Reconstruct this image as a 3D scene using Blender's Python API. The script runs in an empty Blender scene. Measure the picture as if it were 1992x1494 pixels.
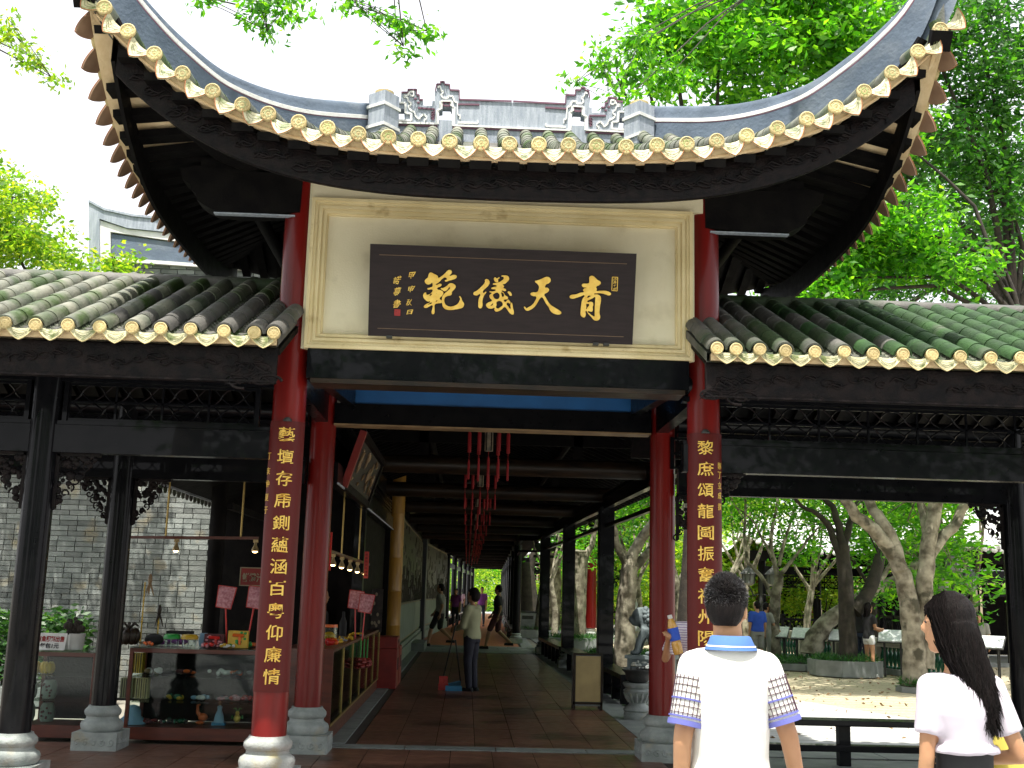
import bpy, math, random
import numpy as np
from mathutils import Vector, Matrix, noise as mnoise
R = math.radians
PI = math.pi
random.seed(7)
rng = np.random.default_rng(11)
scene = bpy.context.scene
COL = scene.collection

# ------------------------------------------------------------------ camera
EYE = 1.55
FPX = 2200.0
YAW, ROLL, PITCH = R(2.0), R(1.55), R(10.42)
_f = Vector((math.sin(YAW)*math.cos(PITCH), math.cos(YAW)*math.cos(PITCH), math.sin(PITCH)))
_r0 = Vector((math.cos(YAW), -math.sin(YAW), 0))
_u0 = _r0.cross(_f)
CR = _r0*math.cos(ROLL) + _u0*math.sin(ROLL)
CU = _u0*math.cos(ROLL) - _r0*math.sin(ROLL)
CF = _f
cam = bpy.data.cameras.new('camera')
camo = bpy.data.objects.new('camera', cam)
COL.objects.link(camo)
m3 = Matrix((CR, CU, -CF)).transposed()
camo.matrix_world = Matrix.Translation((0, 0, EYE)) @ m3.to_4x4()
cam.sensor_width = 36
cam.lens = FPX/1992*36
cam.clip_start = 0.05
cam.clip_end = 3000
scene.camera = camo

# ------------------------------------------------------------------ light
SUN_EL, SUN_AZ = R(71), R(196)       # azimuth measured from +Y towards +X: behind the camera, a little left
world = bpy.data.worlds.new('World')
scene.world = world
world.use_nodes = True
nt = world.node_tree
nt.nodes.clear()
wo = nt.nodes.new('ShaderNodeOutputWorld')
bg = nt.nodes.new('ShaderNodeBackground')
sky = nt.nodes.new('ShaderNodeTexSky')
sky.sky_type = 'NISHITA'
sky.sun_disc = False
sky.sun_elevation = SUN_EL
sky.sun_rotation = SUN_AZ
sky.dust_density = 6.0
sky.air_density = 1.0
sky.ozone_density = 1.0
bg.inputs['Strength'].default_value = 0.15
hz = nt.nodes.new('ShaderNodeMix'); hz.data_type = 'RGBA'      # bright even haze over the blue
hz.inputs[0].default_value = 0.80
hz.inputs[7].default_value = (5.0, 5.0, 5.15, 1)
nt.links.new(sky.outputs[0], hz.inputs[6])
nt.links.new(hz.outputs[2], bg.inputs['Color'])
nt.links.new(bg.outputs[0], wo.inputs['Surface'])
sl = bpy.data.lights.new('sun', 'SUN')
sl.energy = 4.0
sl.angle = R(0.5)
sl.color = (1.0, 0.95, 0.86)
so = bpy.data.objects.new('sun', sl)
COL.objects.link(so)
sd = Vector((math.sin(SUN_AZ)*math.cos(SUN_EL), math.cos(SUN_AZ)*math.cos(SUN_EL), math.sin(SUN_EL)))
so.rotation_euler = sd.to_track_quat('Z', 'Y').to_euler()
so.location = (0, -10, 30)
vs = scene.view_settings
scene.display_settings.display_device = 'sRGB'
vs.view_transform = 'Standard'
vs.look = 'None'
vs.gamma = 1
vs.use_curve_mapping = False
vs.exposure = 1.15
scene.render.engine = 'CYCLES'
scene.cycles.max_bounces = 7
scene.cycles.diffuse_bounces = 4
scene.cycles.transparent_max_bounces = 12
scene.cycles.use_denoising = True

def at(px, py, Y):
    """world point seen at photograph pixel (px, py) at depth Y"""
    d = CF + CR*((px-996)/FPX) - CU*((py-747)/FPX)
    t = Y/d.y
    return Vector((d.x*t, Y, EYE + d.z*t))
def ground(px, py, z=0.0):
    d = CF + CR*((px-996)/FPX) - CU*((py-747)/FPX)
    t = (z-EYE)/d.z
    return Vector((d.x*t, d.y*t, z))

# ------------------------------------------------------------------ materials
def newmat(name):
    m = bpy.data.materials.new(name)
    m.use_nodes = True
    return m, m.node_tree, m.node_tree.nodes['Principled BSDF']
def mat(name, c1, c2=None, scale=6.0, rough=0.6, bump=0.0, bscale=None, detail=6, metal=0.0, coat=0.0,
        lo=0.35, hi=0.65, c3=None, scale3=1.0, lo3=0.55, hi3=0.7, stretch=None, spec=0.5, rand=None, island=None,
        coords='Object', trans=0.0, sheen=0.0):
    m, t, p = newmat(name)
    N, L = t.nodes, t.links
    tc = N.new('ShaderNodeTexCoord')
    mp = N.new('ShaderNodeMapping')
    if coords == 'World':
        ge = N.new('ShaderNodeNewGeometry'); L.new(ge.outputs['Position'], mp.inputs[0])
    else:
        L.new(tc.outputs[coords], mp.inputs[0])
    if stretch: mp.inputs['Scale'].default_value = stretch
    vec = mp.outputs[0]
    def nz(s, d=detail):
        n = N.new('ShaderNodeTexNoise'); n.inputs['Scale'].default_value = s; n.inputs['Detail'].default_value = d
        L.new(vec, n.inputs['Vector']); return n
    def ramp(src, a, b, ca, cb):
        r = N.new('ShaderNodeValToRGB')
        r.color_ramp.elements[0].position = a; r.color_ramp.elements[1].position = b
        r.color_ramp.elements[0].color = (*ca, 1); r.color_ramp.elements[1].color = (*cb, 1)
        L.new(src, r.inputs[0]); return r
    if c2 is None: c2 = tuple(x*0.8 for x in c1)
    col = ramp(nz(scale).outputs['Fac'], lo, hi, c1, c2).outputs[0]
    if c3 is not None:
        f = ramp(nz(scale3).outputs['Fac'], lo3, hi3, (0, 0, 0), (1, 1, 1)).outputs[0]
        mx = N.new('ShaderNodeMix'); mx.data_type = 'RGBA'
        L.new(f, mx.inputs[0]); L.new(col, mx.inputs[6]); mx.inputs[7].default_value = (*c3, 1)
        col = mx.outputs[2]
    for src in ([('o', rand)] if rand else []) + ([('i', island)] if island else []):
        if src[0] == 'o': rr = N.new('ShaderNodeObjectInfo').outputs['Random']
        else: rr = N.new('ShaderNodeNewGeometry').outputs['Random Per Island']
        mr = N.new('ShaderNodeMapRange'); L.new(rr, mr.inputs[0])
        mr.inputs[3].default_value = 1-src[1]; mr.inputs[4].default_value = 1+src[1]
        mx = N.new('ShaderNodeVectorMath'); mx.operation = 'SCALE'
        L.new(col, mx.inputs[0]); L.new(mr.outputs[0], mx.inputs['Scale']); col = mx.outputs[0]
    L.new(col, p.inputs['Base Color'])
    p.inputs['Roughness'].default_value = rough
    p.inputs['Metallic'].default_value = metal
    p.inputs['Coat Weight'].default_value = coat
    p.inputs['Specular IOR Level'].default_value = spec
    if rough < 0.9:
        rn = nz(scale*1.7)
        mr = N.new('ShaderNodeMapRange'); L.new(rn.outputs['Fac'], mr.inputs[0])
        mr.inputs[3].default_value = max(0.02, rough-0.12); mr.inputs[4].default_value = min(1, rough+0.15)
        L.new(mr.outputs[0], p.inputs['Roughness'])
    if bump:
        b = N.new('ShaderNodeBump'); b.inputs['Strength'].default_value = bump; b.inputs['Distance'].default_value = 0.01
        L.new(nz(bscale or scale*4).outputs['Fac'], b.inputs['Height']); L.new(b.outputs[0], p.inputs['Normal'])
    return m
def leafmat(name, c1, c2, c3, transl=0.45):
    m, t, p = newmat(name)
    N, L = t.nodes, t.links
    g = N.new('ShaderNodeNewGeometry')
    r = N.new('ShaderNodeValToRGB')
    e = r.color_ramp.elements
    e[0].color = (*c1, 1); e[1].color = (*c3, 1); k = r.color_ramp.elements.new(0.55); k.color = (*c2, 1)
    L.new(g.outputs['Random Per Island'], r.inputs[0])
    L.new(r.outputs[0], p.inputs['Base Color'])
    p.inputs['Roughness'].default_value = 0.42
    tr = N.new('ShaderNodeBsdfTranslucent')
    sc = N.new('ShaderNodeVectorMath'); sc.operation = 'MULTIPLY'
    L.new(r.outputs[0], sc.inputs[0]); sc.inputs[1].default_value = (2.5, 2.8, 0.8)
    L.new(sc.outputs[0], tr.inputs[0])
    mx = N.new('ShaderNodeMixShader'); mx.inputs[0].default_value = transl
    L.new(p.outputs[0], mx.inputs[1]); L.new(tr.outputs[0], mx.inputs[2])
    L.new(mx.outputs[0], N['Material Output'].inputs['Surface'])
    return m
def glassmat(name, tint=(0.86, 0.92, 0.90), refl=0.0):
    m, t, p = newmat(name)
    N, L = t.nodes, t.links
    tr = N.new('ShaderNodeBsdfTransparent'); tr.inputs[0].default_value = (*tint, 1)
    gl = N.new('ShaderNodeBsdfGlossy'); gl.inputs['Roughness'].default_value = 0.03
    fr = N.new('ShaderNodeFresnel'); fr.inputs[0].default_value = 1.45
    ad = N.new('ShaderNodeMath'); ad.operation = 'MULTIPLY'; ad.inputs[1].default_value = 0.6
    L.new(fr.outputs[0], ad.inputs[0])
    mx = N.new('ShaderNodeMixShader'); L.new(ad.outputs[0], mx.inputs[0])
    L.new(tr.outputs[0], mx.inputs[1]); L.new(gl.outputs[0], mx.inputs[2])
    L.new(mx.outputs[0], N['Material Output'].inputs['Surface'])
    return m
def emitmat(name, c, s):
    m, t, p = newmat(name)
    p.inputs['Base Color'].default_value = (*c, 1)
    p.inputs['Emission Color'].default_value = (*c, 1)
    p.inputs['Emission Strength'].default_value = s
    return m

M = {}
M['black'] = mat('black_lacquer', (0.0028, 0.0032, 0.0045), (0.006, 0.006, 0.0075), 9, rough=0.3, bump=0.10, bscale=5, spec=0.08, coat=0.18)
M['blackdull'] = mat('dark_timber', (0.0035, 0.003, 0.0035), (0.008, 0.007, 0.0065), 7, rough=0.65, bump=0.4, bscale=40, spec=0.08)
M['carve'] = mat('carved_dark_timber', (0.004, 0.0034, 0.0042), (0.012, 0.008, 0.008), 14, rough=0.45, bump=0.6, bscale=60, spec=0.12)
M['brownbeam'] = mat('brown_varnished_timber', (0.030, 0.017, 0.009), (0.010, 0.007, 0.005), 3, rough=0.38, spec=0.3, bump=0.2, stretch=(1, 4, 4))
M['beige_edge'] = mat('beige_timber_edge', (0.30, 0.20, 0.10), (0.16, 0.10, 0.05), 5, rough=0.5)
M['red'] = mat('red_lacquer', (0.19, 0.008, 0.006), (0.14, 0.006, 0.005), 2.2, rough=0.3, bump=0.12, bscale=14, coat=0.12, spec=0.25, stretch=(3, 3, 0.3), c3=(0.07, 0.008, 0.007), scale3=1.6, lo3=0.48, hi3=0.75)
M['couplet'] = mat('dark_red_board', (0.105, 0.0075, 0.006), (0.075, 0.006, 0.005), 2, rough=0.36, bump=0.05, spec=0.25, stretch=(1, 1, 0.2))
M['gold'] = mat('gold_paint', (0.86, 0.60, 0.13), (0.72, 0.44, 0.07), 18, rough=0.38, bump=0.1, metal=0.25)
M['stone'] = mat('grey_carved_stone', (0.34, 0.37, 0.36), (0.23, 0.26, 0.25), 9, rough=0.75, bump=0.6, bscale=60, c3=(0.40, 0.34, 0.22), scale3=5, lo3=0.55, hi3=0.8)
M['stonewhite'] = mat('pale_stone', (0.40, 0.42, 0.41), (0.28, 0.30, 0.29), 8, rough=0.8, bump=0.6, bscale=50, c3=(0.34, 0.30, 0.17), scale3=6, lo3=0.55, hi3=0.75)
M['cream'] = mat('cream_plaster', (0.76, 0.69, 0.50), (0.70, 0.62, 0.43), 2.2, rough=0.85, bump=0.25, bscale=70, c3=(0.50, 0.43, 0.28), scale3=3.2, lo3=0.58, hi3=0.85)
M['creamtrim'] = mat('cream_moulding', (0.74, 0.62, 0.36), (0.66, 0.54, 0.29), 4, rough=0.75, bump=0.3, bscale=60, c3=(0.42, 0.30, 0.13), scale3=7, lo3=0.63, hi3=0.8)
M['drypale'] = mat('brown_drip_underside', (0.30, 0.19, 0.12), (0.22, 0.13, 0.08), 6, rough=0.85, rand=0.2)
M['mortar'] = mat('cream_mortar', (0.70, 0.54, 0.33), (0.60, 0.43, 0.24), 9, rough=0.9, bump=0.6, bscale=40)
M['tile'] = mat('grey_green_roof_tile', (0.22, 0.22, 0.175), (0.115, 0.13, 0.10), 5, rough=0.6, bump=0.7, bscale=45, coords='World', rand=0.22,
               c3=(0.045, 0.085, 0.016), scale3=2.3, lo3=0.47, hi3=0.62)
M['tilegrey'] = mat('grey_roof_tile', (0.13, 0.125, 0.115), (0.075, 0.075, 0.07), 6, rough=0.65, bump=0.7, bscale=45, coords='World', rand=0.25,
               c3=(0.03, 0.055, 0.02), scale3=1.1, lo3=0.5, hi3=0.62)
M['tilemoss'] = mat('mossy_roof_tile', (0.028, 0.082, 0.018), (0.012, 0.040, 0.010), 5, rough=0.75, bump=0.8, bscale=50, coords='World', rand=0.25,
               c3=(0.075, 0.10, 0.06), scale3=3.0, lo3=0.58, hi3=0.72)
M['disc'] = mat('yellow_tile_end', (0.58, 0.55, 0.30), (0.43, 0.44, 0.20), 22, rough=0.5, bump=0.9, bscale=60, rand=0.22, coords='World', c3=(0.26, 0.32, 0.07), scale3=5, lo3=0.5, hi3=0.68)
M['discplain'] = mat('cream_tile_end', (0.60, 0.49, 0.25), (0.48, 0.37, 0.17), 14, rough=0.7, bump=0.6, bscale=60, rand=0.15)
M['drip'] = mat('pale_drip_tile', (0.60, 0.57, 0.38), (0.48, 0.44, 0.26), 12, rough=0.5, bump=0.6, bscale=50, rand=0.2, coords='World', c3=(0.14, 0.18, 0.05), scale3=13, lo3=0.52, hi3=0.66)
M['dripline'] = mat('incised_drip_line', (0.13, 0.15, 0.05), rough=0.7)
M['terracotta'] = mat('terracotta', (0.42, 0.17, 0.07), (0.30, 0.11, 0.045), 12, rough=0.8, bump=0.5)
M['ridge'] = mat('blue_grey_render', (0.125, 0.165, 0.225), (0.085, 0.115, 0.16), 4, rough=0.8, bump=0.5, bscale=30, coords='World', c3=(0.27, 0.31, 0.36), scale3=2.0, lo3=0.52, hi3=0.78)
M['ridgepale'] = mat('weathered_glare_pale_render', (0.40, 0.44, 0.50), (0.27, 0.31, 0.37), 6, rough=0.85, bump=0.5, bscale=50, stretch=(6, 6, 0.7))  # streaks are weathering; the pale tone stands in for haze and glare
M['white'] = mat('white_paint', (0.80, 0.80, 0.78), (0.68, 0.68, 0.66), 8, rough=0.7, bump=0.3)
M['purple'] = mat('purple_grey_line', (0.16, 0.07, 0.11), rough=0.7)
M['plaque'] = mat('dark_brown_board', (0.022, 0.014, 0.015), (0.016, 0.010, 0.011), 6, rough=0.5, spec=0.25, bump=0.15, bscale=60, stretch=(1, 8, 8))
M['line'] = mat('tan_incised_line', (0.16, 0.10, 0.06), rough=0.6)
M['sealred'] = mat('red_seal', (0.34, 0.012, 0.012), (0.22, 0.01, 0.01), 60, rough=0.5)
M['blue'] = mat('blue_paint', (0.010, 0.11, 0.33), (0.008, 0.09, 0.27), 4, rough=0.5)
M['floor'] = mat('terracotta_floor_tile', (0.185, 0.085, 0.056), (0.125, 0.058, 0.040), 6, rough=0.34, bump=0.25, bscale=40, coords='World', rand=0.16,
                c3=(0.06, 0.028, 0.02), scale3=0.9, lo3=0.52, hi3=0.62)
M['grout'] = mat('dark_grout', (0.045, 0.030, 0.024), rough=0.9)
M['floororange'] = mat('sun_painted_orange_floor', (0.50, 0.17, 0.07), (0.40, 0.13, 0.055), 3, rough=0.5, bump=0.2, coords='World')  # orange raised in tone to stand in for sun on the far floor
M['slab'] = mat('grey_stone_slab', (0.23, 0.25, 0.24), (0.16, 0.175, 0.17), 5, rough=0.6, bump=0.4, bscale=40, coords='World', rand=0.12)
M['yard'] = mat('yellow_pebble_paving', (0.50, 0.44, 0.30), (0.34, 0.29, 0.19), 30, rough=0.85, bump=0.7, bscale=60, coords='World', c3=(0.26, 0.22, 0.13), scale3=0.6, lo3=0.55, hi3=0.75)
M['yardslab'] = mat('pale_paving_slab', (0.44, 0.45, 0.44), (0.35, 0.36, 0.35), 4, rough=0.8, bump=0.4, bscale=40, coords='World', rand=0.1)
M['earth'] = mat('grey_ground', (0.28, 0.26, 0.22), (0.2, 0.19, 0.16), 2, rough=0.95, bump=0.5, coords='World')
M['brick'] = mat('grey_brick', (0.23, 0.25, 0.235), (0.155, 0.175, 0.165), 9, rough=0.9, bump=0.6, bscale=50, rand=0.38, coords='World', c3=(0.25, 0.22, 0.15), scale3=3, lo3=0.58, hi3=0.72)
M['brickfar'] = mat('grey_brick_far', (0.235, 0.25, 0.235), (0.16, 0.175, 0.165), 9, rough=0.9, bump=0.6, bscale=50, island=0.38, coords='World', c3=(0.25, 0.22, 0.15), scale3=3, lo3=0.58, hi3=0.72)
M['brickmortar'] = mat('pale_mortar', (0.42, 0.43, 0.40), (0.34, 0.35, 0.32), 6, rough=0.95)
M['bark'] = mat('pale_mottled_bark', (0.36, 0.33, 0.25), (0.09, 0.075, 0.05), 5, rough=0.9, bump=1.0, bscale=20, coords='World', c3=(0.06, 0.055, 0.035), scale3=3.4, lo3=0.55, hi3=0.64)
M['barkdark'] = mat('dark_bark', (0.045, 0.036, 0.027), (0.02, 0.017, 0.013), 6, rough=0.9, bump=1.0, bscale=22, coords='World')
M['leaf'] = leafmat('mid_green_leaf', (0.024, 0.095, 0.008), (0.055, 0.19, 0.012), (0.17, 0.34, 0.025), 0.6)
M['leafdark'] = leafmat('deep_green_leaf', (0.012, 0.055, 0.010), (0.026, 0.11, 0.014), (0.07, 0.19, 0.02), 0.45)
M['leafyellow'] = leafmat('yellow_green_leaf', (0.06, 0.15, 0.014), (0.16, 0.26, 0.025), (0.32, 0.34, 0.04), 0.55)
M['hedge'] = leafmat('hedge_leaf', (0.012, 0.05, 0.016), (0.03, 0.09, 0.025), (0.07, 0.16, 0.04), 0.3)
M['grass'] = leafmat('planter_grass', (0.015, 0.07, 0.02), (0.03, 0.11, 0.03), (0.07, 0.17, 0.04), 0.3)
M['glass'] = glassmat('cabinet_glass')
M['redwood'] = mat('red_brown_wood', (0.13, 0.030, 0.016), (0.08, 0.02, 0.012), 4, rough=0.4, bump=0.15, stretch=(1, 1, 6), coat=0.15)
M['brass'] = mat('brass_tube', (0.42, 0.30, 0.10), rough=0.35, metal=0.7)
M['lampglow'] = emitmat('spotlight_glow', (1.0, 0.62, 0.25), 9.0)
M['lampcase'] = mat('spotlight_case', (0.45, 0.33, 0.16), rough=0.35, metal=0.5)
M['ochre'] = mat('varnished_bamboo', (0.38, 0.20, 0.025), (0.26, 0.13, 0.018), 4, rough=0.4, bump=0.2, stretch=(4, 4, 0.6), coat=0.2)
M['dado'] = mat('pale_green_grey_wall', (0.25, 0.29, 0.25), (0.20, 0.24, 0.20), 2, rough=0.7, bump=0.1)
M['wallcream'] = mat('aged_cream_wall', (0.33, 0.28, 0.19), (0.26, 0.22, 0.15), 3, rough=0.85)
M['mural'] = mat('dark_carved_mural', (0.05, 0.035, 0.028), (0.018, 0.014, 0.012), 9, rough=0.5, bump=0.9, bscale=14)
M['pilaster'] = mat('blue_grey_pilaster', (0.045, 0.05, 0.075), (0.03, 0.034, 0.05), 3, rough=0.5)
M['skin'] = mat('skin', (0.50, 0.27, 0.145), (0.42, 0.21, 0.11), 5, rough=0.5, bump=0.06, bscale=60)
M['skindark'] = mat('tanned_skin', (0.46, 0.25, 0.14), (0.40, 0.21, 0.12), 5, rough=0.55)
M['hair'] = mat('black_hair', (0.006, 0.005, 0.005), (0.014, 0.010, 0.010), 30, rough=0.5, spec=0.12, bump=0.6, bscale=80, stretch=(6, 6, 0.6))
M['hairgrey'] = mat('greying_hair', (0.020, 0.018, 0.019), (0.10, 0.10, 0.11), 30, rough=0.42, island=0.5, lo=0.45, hi=0.8)
M['shirtwhite'] = mat('white_cotton', (0.72, 0.71, 0.68), (0.68, 0.66, 0.62), 3, rough=0.85, bump=0.9, bscale=5, detail=2)
M['blouse'] = mat('pale_lilac_blouse', (0.60, 0.55, 0.62), (0.53, 0.48, 0.56), 3, rough=0.7, bump=0.9, bscale=6, detail=2)
M['bluecloth'] = mat('blue_cloth', (0.03, 0.10, 0.55), (0.02, 0.07, 0.42), 5, rough=0.8, bump=0.3, bscale=12)
M['collarblue'] = mat('soft_blue_collar', (0.07, 0.17, 0.46), rough=0.85)
M['violetblue'] = mat('violet_blue_trim', (0.13, 0.14, 0.44), rough=0.8)
M['olive'] = mat('pale_olive_jacket', (0.36, 0.37, 0.23), (0.30, 0.31, 0.19), 4, rough=0.8, bump=0.3, bscale=12)
M['navy'] = mat('navy_cloth', (0.018, 0.020, 0.035), (0.012, 0.013, 0.022), 5, rough=0.8, bump=0.3)
M['blackcloth'] = mat('black_cloth', (0.012, 0.012, 0.014), (0.02, 0.02, 0.022), 5, rough=0.85, bump=0.3)
M['greycloth'] = mat('grey_cloth', (0.30, 0.30, 0.27), (0.22, 0.22, 0.20), 5, rough=0.85, bump=0.3)
M['denim'] = mat('dark_denim', (0.03, 0.045, 0.08), (0.02, 0.03, 0.06), 9, rough=0.85, bump=0.3)
M['maroon'] = mat('maroon_cloth', (0.10, 0.03, 0.035), rough=0.85)
M['purplecloth'] = mat('purple_cloth', (0.24, 0.05, 0.30), rough=0.85)
M['pink'] = mat('pale_pink_cloth', (0.62, 0.42, 0.52), rough=0.85)
M['yellow'] = mat('yellow_cloth', (0.60, 0.52, 0.10), (0.5, 0.42, 0.07), 6, rough=0.7)
M['plasticred'] = mat('red_plastic', (0.55, 0.02, 0.015), rough=0.3)
M['plasticblue'] = mat('blue_plastic', (0.03, 0.22, 0.42), rough=0.35)
M['plasticgreen'] = mat('green_plastic', (0.02, 0.30, 0.05), rough=0.35)
M['plasticyellow'] = mat('yellow_plastic', (0.60, 0.38, 0.02), rough=0.35)
M['plasticorange'] = mat('orange_plastic', (0.75, 0.14, 0.02), rough=0.3)
M['plasticwhite'] = mat('white_plastic', (0.7, 0.7, 0.68), rough=0.4)
M['plasticpink'] = mat('pink_netting', (0.66, 0.34, 0.38), (0.42, 0.14, 0.18), 40, rough=0.6)
M['plasticgrey'] = mat('grey_metal', (0.25, 0.26, 0.27), (0.18, 0.19, 0.2), 6, rough=0.4, metal=0.4)
M['hatblue'] = mat('light_blue_felt', (0.28, 0.46, 0.64), rough=0.9, bump=0.3)
M['iron'] = mat('cast_iron', (0.022, 0.024, 0.024), (0.035, 0.035, 0.033), 12, rough=0.6, bump=0.5)
M['greenglaze'] = mat('green_glazed_baluster', (0.012, 0.12, 0.065), (0.008, 0.07, 0.04), 8, rough=0.15, coat=0.4)
M['concretepale'] = mat('pale_coping', (0.50, 0.47, 0.40), (0.40, 0.37, 0.31), 5, rough=0.8, bump=0.4)
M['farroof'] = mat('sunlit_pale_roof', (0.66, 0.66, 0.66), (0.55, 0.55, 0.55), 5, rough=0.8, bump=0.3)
M['brasspanel'] = mat('brushed_brass_panel', (0.50, 0.38, 0.17), (0.32, 0.24, 0.11), 3.5, rough=0.45, metal=0.1, bump=0.1, lo=0.3, hi=0.75)
M['lantern'] = mat('lantern_glass_painted', (0.30, 0.24, 0.16), (0.10, 0.09, 0.07), 12, rough=0.4)
M['tassel'] = mat('red_tassel', (0.32, 0.008, 0.012), rough=0.6)
M['signface'] = mat('pale_sign_face', (0.72, 0.74, 0.74), (0.55, 0.60, 0.60), 12, rough=0.25)
M['signblack'] = mat('sign_ink', (0.01, 0.01, 0.02), rough=0.6)
M['signred'] = mat('sign_red_ink', (0.5, 0.01, 0.01), rough=0.6)
M['redpaint'] = mat('red_painted_panel', (0.28, 0.02, 0.015), (0.2, 0.015, 0.012), 5, rough=0.5)
M['bottle'] = mat('orange_tea', (0.62, 0.34, 0.07), rough=0.15, coat=0.5)
M['liontone'] = mat('blue_grey_lion_stone', (0.15, 0.185, 0.195), (0.10, 0.125, 0.135), 6, rough=0.75, bump=0.5, bscale=30)

M['checkline'] = mat('dark_purple_print', (0.06, 0.015, 0.04), rough=0.85)
def stripemat():
    m, t, p = newmat('lilac_striped_cloth')
    N, L = t.nodes, t.links
    tc = N.new('ShaderNodeTexCoord'); w = N.new('ShaderNodeTexWave'); w.inputs['Scale'].default_value = 14; w.bands_direction = 'Z'
    w.inputs['Distortion'].default_value = 2
    L.new(tc.outputs['Object'], w.inputs[0])
    r = N.new('ShaderNodeValToRGB'); r.color_ramp.elements[0].color = (0.30, 0.20, 0.42, 1); r.color_ramp.elements[1].color = (0.74, 0.70, 0.76, 1)
    r.color_ramp.elements[1].position = 0.45
    L.new(w.outputs[0], r.inputs[0]); L.new(r.outputs[0], p.inputs['Base Color']); p.inputs['Roughness'].default_value = 0.8
    return m
M['stripe'] = stripemat()

# ------------------------------------------------------------------ builders
class MB:
    def __init__(s): s.v = []; s.f = []
    def add(s, vs_, fs_):
        o = len(s.v); s.v += [tuple(v) for v in vs_]; s.f += [tuple(i+o for i in f) for f in fs_]; return s
    def box(s, c, d, rz=0.0, rx=0.0, ry=0.0):
        hx, hy, hz = d[0]/2, d[1]/2, d[2]/2
        P = [Vector((x, y, z)) for x in (-hx, hx) for y in (-hy, hy) for z in (-hz, hz)]
        if rz or rx or ry:
            q = Matrix.Rotation(rz, 3, 'Z') @ Matrix.Rotation(ry, 3, 'Y') @ Matrix.Rotation(rx, 3, 'X')
            P = [q @ p for p in P]
        c = Vector(c)
        return s.add([p+c for p in P], [(0, 1, 3, 2), (4, 6, 7, 5), (0, 4, 5, 1), (2, 3, 7, 6), (0, 2, 6, 4), (1, 5, 7, 3)])
    def b2(s, x0, x1, y0, y1, z0, z1): return s.box(((x0+x1)/2, (y0+y1)/2, (z0+z1)/2), (abs(x1-x0), abs(y1-y0), abs(z1-z0)))
    def tube(s, pts, rad, n=8, cap=True, flat=1.0):
        pts = [Vector(p) for p in pts]
        if not hasattr(rad, '__len__'): rad = [rad]*len(pts)
        prev = None; rings = []; vs_ = []
        for i, p in enumerate(pts):
            t = (pts[min(i+1, len(pts)-1)]-pts[max(i-1, 0)])
            if t.length < 1e-9: t = Vector((0, 0, 1))
            t.normalize()
            if prev is None:
                a = Vector((0, 0, 1)) if abs(t.z) < 0.9 else Vector((1, 0, 0))
                u = t.cross(a).normalized()
            else:
                u = (prev - t*prev.dot(t))
                u = u.normalized() if u.length > 1e-6 else t.orthogonal().normalized()
            prev = u; w = t.cross(u)
            rings.append(len(vs_))
            for k in range(n):
                a = 2*PI*k/n
                vs_.append(p + (u*math.cos(a) + w*math.sin(a)*flat)*rad[i])
        fs_ = []
        for i in range(len(pts)-1):
            for k in range(n):
                k2 = (k+1) % n
                fs_.append((rings[i]+k, rings[i]+k2, rings[i+1]+k2, rings[i+1]+k))
        if cap:
            fs_.append(tuple(reversed(range(rings[0], rings[0]+n))))
            fs_.append(tuple(range(rings[-1], rings[-1]+n)))
        return s.add(vs_, fs_)
    def bar(s, a, b, w, h=None):
        h = h or w
        a, b = Vector(a), Vector(b); t = (b-a).normalized()
        up = Vector((0, 0, 1)) if abs(t.z) < 0.95 else Vector((0, 1, 0))
        u = t.cross(up).normalized()*w/2; v = u.cross(t).normalized()*h/2
        P = [a-u-v, a+u-v, a+u+v, a-u+v, b-u-v, b+u-v, b+u+v, b-u+v]
        return s.add(P, [(0, 1, 2, 3), (7, 6, 5, 4), (0, 4, 5, 1), (1, 5, 6, 2), (2, 6, 7, 3), (3, 7, 4, 0)])
    def lathe(s, c, prof, n=20, sx=1, sy=1):
        c = Vector(c); vs_ = []; fs_ = []
        for r, z in prof:
            for k in range(n):
                a = 2*PI*k/n; vs_.append(c+Vector((r*math.cos(a)*sx, r*math.sin(a)*sy, z)))
        for i in range(len(prof)-1):
            for k in range(n):
                k2 = (k+1) % n; fs_.append((i*n+k, i*n+k2, (i+1)*n+k2, (i+1)*n+k))
        fs_.append(tuple(reversed(range(n)))); fs_.append(tuple(range((len(prof)-1)*n, len(prof)*n)))
        return s.add(vs_, fs_)
    def ell(s, c, r, n=12, m=8):
        prof = [(math.sin(PI*i/m), -math.cos(PI*i/m)) for i in range(m+1)]
        prof[0] = (0.02, -1); prof[-1] = (0.02, 1)
        c = Vector(c); vs_ = []; fs_ = []
        for rr, z in prof:
            for k in range(n):
                a = 2*PI*k/n; vs_.append(c+Vector((rr*math.cos(a)*r[0], rr*math.sin(a)*r[1], z*r[2])))
        for i in range(m):
            for k in range(n):
                k2 = (k+1) % n; fs_.append((i*n+k, i*n+k2, (i+1)*n+k2, (i+1)*n+k))
        fs_.append(tuple(reversed(range(n)))); fs_.append(tuple(range(m*n, (m+1)*n)))
        return s.add(vs_, fs_)
    def prism(s, poly, o, u, v, w):
        """poly in (a,b) -> o + a*u + b*v, extruded by vector w"""
        o, u, v, w = map(Vector, (o, u, v, w)); n = len(poly)
        P = [o+u*a+v*b for a, b in poly]
        return s.add(P+[p+w for p in P], [tuple(range(n)), tuple(reversed(range(n, 2*n)))] + [(i, i+n, (i+1) % n+n, (i+1) % n) for i in range(n)])
    def strip(s, rows):
        """rows: list of equal length point lists -> grid surface"""
        n = len(rows[0]); vs_ = [p for r in rows for p in r]
        return s.add(vs_, [(i*n+j, i*n+j+1, (i+1)*n+j+1, (i+1)*n+j) for i in range(len(rows)-1) for j in range(n-1)])
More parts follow.
